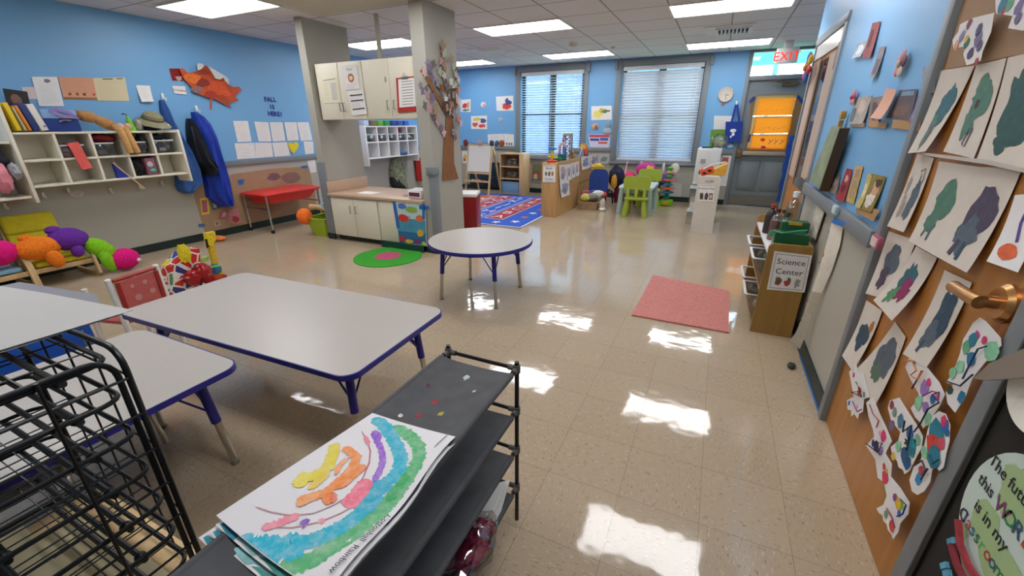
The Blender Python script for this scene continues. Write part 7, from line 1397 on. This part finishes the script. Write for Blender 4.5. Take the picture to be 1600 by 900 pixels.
# ------------------------------------------------------------------ small chairs around the tables
def kidchair(lab, loc, rz, hexc, hs=.30, hb=.56, w_=.34, group=None):
    t = thing('stacking_chair', lab, 'chair', loc, rz, group); mc = mat('chair_'+hexc.strip('#'), hexc, .4)
    m = MB(); loft(m, [rl(-w_/2+.02, w_/2-.02, -.15, .15, .06, hs-.012), rl(-w_/2, w_/2, -.17, .17, .07, hs), rl(-w_/2, w_/2, -.17, .17, .07, hs+.008), rl(-w_/2+.03, w_/2-.03, -.14, .14, .06, hs-.002)], mc); m.build('seat', t, local=True)
    m = MB(); o = [(-w_/2+.01, hs+.09), (w_/2-.01, hs+.09), (w_/2-.01, hb-.04), (w_/2-.05, hb), (-w_/2+.05, hb), (-w_/2+.01, hb-.04)]
    m.prism([(x, -.19-(z-hs)*.15, z) for x, z in o], (0, .012, 0), mc); m.build('backrest', t, local=True)
    for sx in (-1, 1):
        m = MB(); m.tube([(sx*(w_/2-.03), .17, 0), (sx*(w_/2-.04), .12, hs-.015)], .011, M_chrome, 10); m.build('leg', t, local=True)
        m = MB(); m.tube([(sx*(w_/2-.03), -.2, 0), (sx*(w_/2-.04), -.15, hs-.03), (sx*(w_/2-.045), -.195, hs+.08), (sx*(w_/2-.045), -.215, hb-.07)], .011, M_chrome, 10); m.build('leg', t, local=True)
    return t
kidchair('blue stacking chair behind the table under the papers of the wire rack', (-2.36, .56, 0), -PI/2, '#1F56B0', .31, .60, .40)
kidchair('grey stacking chair pushed under the table behind the wire rack', (-2.02, .20, 0), PI/2, '#8E867C', .30, .47, .36)
# doll high chair with red panel
t = thing('doll_chair', 'white framed doll chair with a pink red panel behind the long table', 'chair', (-3.16, 1.2, 0))
M_wf = mat('white_frame', '#E8E4DE', .4)
q0, q1 = Vector((-3.14, 1.07, 0)), Vector((-3.21, 1.35, 0)); dn = Vector((.97, .24, 0))
for q in (q0, q1):
    m = MB(); m.tube([q+dn*.02, q-dn*.01+Vector((0, 0, .565))], .017, M_wf, 10); m.ell(q-dn*.01+Vector((0, 0, .568)), (.018, .018, .012), M_wf); m.build('post', t)
    m = MB(); m.tube([q-dn*.25, q-dn*.22+Vector((0, 0, .50))], .015, M_wf, 10); m.build('post', t)
def CP(f, z, d=0): return q0.lerp(q1, f)+dn*d+Vector((0, 0, z))
M_rp = mat('pink_red_vinyl', '#C4605A', .35, vary=.08, scale=14)
m = MB(); m.prism([CP(.07, .30), CP(.93, .30), CP(.93, .545), CP(.07, .545)], dn*.012, M_rp)
for (f, z, r) in ((.4, .42, .022), (.62, .50, .015), (.72, .43, .018), (.3, .36, .014), (.45, .36, .014), (.35, .50, .012)): c0 = CP(f, z, .0135); m.face([c0+(q1-q0).normalized()*r*math.cos(a*.7)+Vector((0, 0, r*(1+.3*math.sin(a*2)))*1) *1 if False else c0+(q1-q0).normalized()*r*math.cos(a*.7)+Vector((0, 0, r*math.sin(a*.7))) for a in range(9)], mat('faint_flower', '#C98E88', .4))
m.build('backrest', t)
for f in (.09, .91): m = MB(); m.tube([CP(f, .30, .016), CP(f, .545, .016)], .011, mat('deep_red_trim', '#A32A28', .35), flat=(.006, .022), up=dn); m.build('trim', t)
m = MB(); m.tube([CP(.05, .56), CP(.95, .56)], .012, mat('deep_red_trim', '#A32A28'), 10); m.build('top_bar', t)
m = MB(); m.prism([CP(.05, .27, -.02), CP(.95, .27, -.02), CP(.95, .27, -.26), CP(.05, .27, -.26)], (0, 0, .02), M_rp); m.build('seat', t)
# toys on the floor behind the long table
t = thing('patterned_bag', 'toy bag with a bold patchwork of red, yellow and blue behind the long table', 'bag', (-4.2, 1.95, 0))
M_patch = bpy.data.materials.new('patchwork_print'); M_patch.use_nodes = True
_n = M_patch.node_tree; _b = _n.nodes['Principled BSDF']; _tc = _n.nodes.new('ShaderNodeTexCoord'); _v = _n.nodes.new('ShaderNodeTexVoronoi'); _v2 = _n.nodes.new('ShaderNodeTexVoronoi'); _rp = _n.nodes.new('ShaderNodeValToRGB'); _mx = _n.nodes.new('ShaderNodeMix'); _mx.data_type = 'RGBA'
for q in (_v, _v2): q.inputs['Scale'].default_value = 11; _n.links.new(_tc.outputs['Object'], q.inputs['Vector'])
_v2.feature = 'DISTANCE_TO_EDGE'; _rp.color_ramp.interpolation = 'CONSTANT'
for p_, c_ in ((.0, '#D42A26'), (.28, '#E8D42A'), (.45, '#2A4A9E'), (.6, '#D42A26'), (.72, '#5A8A5E'), (.84, '#3A3A7A')):
    if p_ == 0: _rp.color_ramp.elements[0].color = lin(c_)
    else: e_ = _rp.color_ramp.elements.new(p_); e_.color = lin(c_)
_sp = _n.nodes.new('ShaderNodeSeparateColor'); _n.links.new(_v.outputs['Color'], _sp.inputs[0]); _n.links.new(_sp.outputs[0], _rp.inputs[0])
_ls = _n.nodes.new('ShaderNodeMath'); _ls.operation = 'LESS_THAN'; _ls.inputs[1].default_value = .07; _n.links.new(_v2.outputs['Distance'], _ls.inputs[0]); _n.links.new(_ls.outputs[0], _mx.inputs[0]); _n.links.new(_rp.outputs[0], _mx.inputs[6]); _mx.inputs[7].default_value = lin('#EDE9DF'); _n.links.new(_mx.outputs[2], _b.inputs['Base Color']); _b.inputs['Roughness'].default_value = .4
m = MB(); m.prism([on('x', -4.2, a, b_) for a, b_ in ((252, 414), (262, 405), (272, 394), (283, 387), (297, 386), (299, 405), (302, 440), (296, 470), (254, 470))], (.14, 0, 0), M_patch); m.build('bag_body', t)
m = MB(); c0 = on('x', -4.05, 288, 396); m.ell(c0, (.012, .05, .075), paint('#E8D42A'), rough=.5, fq=3); m.build('yellow_patch', t)
t = thing('red_plush', 'glossy red stuffed toy beside the patterned bag behind the long table', 'toy', (-4.0, 2.15, 0))
for a, b_, r in ((301, 434, .07), (315, 424, .075), (322, 432, .06)): c0 = on('x', -4.02, a, b_); m = MB(); m.ell(c0, (.07, r, r), mat('gloss_red_vinyl', '#A3171C', .2), rough=.15, seed=a); m.build('lobe', t)
m = MB(); m.cyl((-4.02, 2.1, 0), (-4.02, 2.1, .12), .09, mat('gloss_red_vinyl', '#A3171C')); m.build('body', t)
t = thing('toy_scooter', 'yellow toy handle with a green bar standing behind the long table', 'toy', (-4.3, 2.36, 0))
x_ = -4.3
m = MB(); A_, B_ = on('x', x_, 325, 366), on('x', x_, 336, 412); m.tube([Vector((x_, B_.y+.02, .04)), B_, A_], .02, paint('#E2B92E'), flat=(.035, .05), up=(1, 0, 0)); m.build('pole', t)
m = MB(); m.prism([on('x', x_, a, b_) for a, b_ in ((317, 364), (331, 361), (333, 372), (327, 384), (320, 382))], (.05, 0, 0), paint('#E8CC2A')); m.build('grip', t)
m = MB(); m.prism([on('x', x_+.055, a, b_) for a, b_ in ((320, 374), (323, 373), (326, 386), (323, 388))], (.004, 0, 0), M_black); m.build('grip_slot', t)
m = MB(); m.tube([on('x', x_, 298, 411), on('x', x_, 325, 403)], .02, paint('#A6C86A'), flat=(.03, .04), up=(1, 0, 0)); m.build('green_bar', t)
m = MB(); m.tube([on('x', x_+.04, 322, 419), on('x', x_+.04, 344, 415)], .012, paint('#7EC46A'), 8); m.build('axle', t)
m = MB(); c0 = on('x', x_, 337, 420); m.ell(c0, (.05, .05, .06), paint('#3A7AA8')); m.build('joint', t)
m = MB(); c0 = on('z', .03, 341, 372); m.ell(c0, (.12, .07, .03), paint('#F08A4A'), rough=.3); tag(m.build('toy_piece'), 'orange flat toy piece lying on the floor against the baseboard', 'toy')
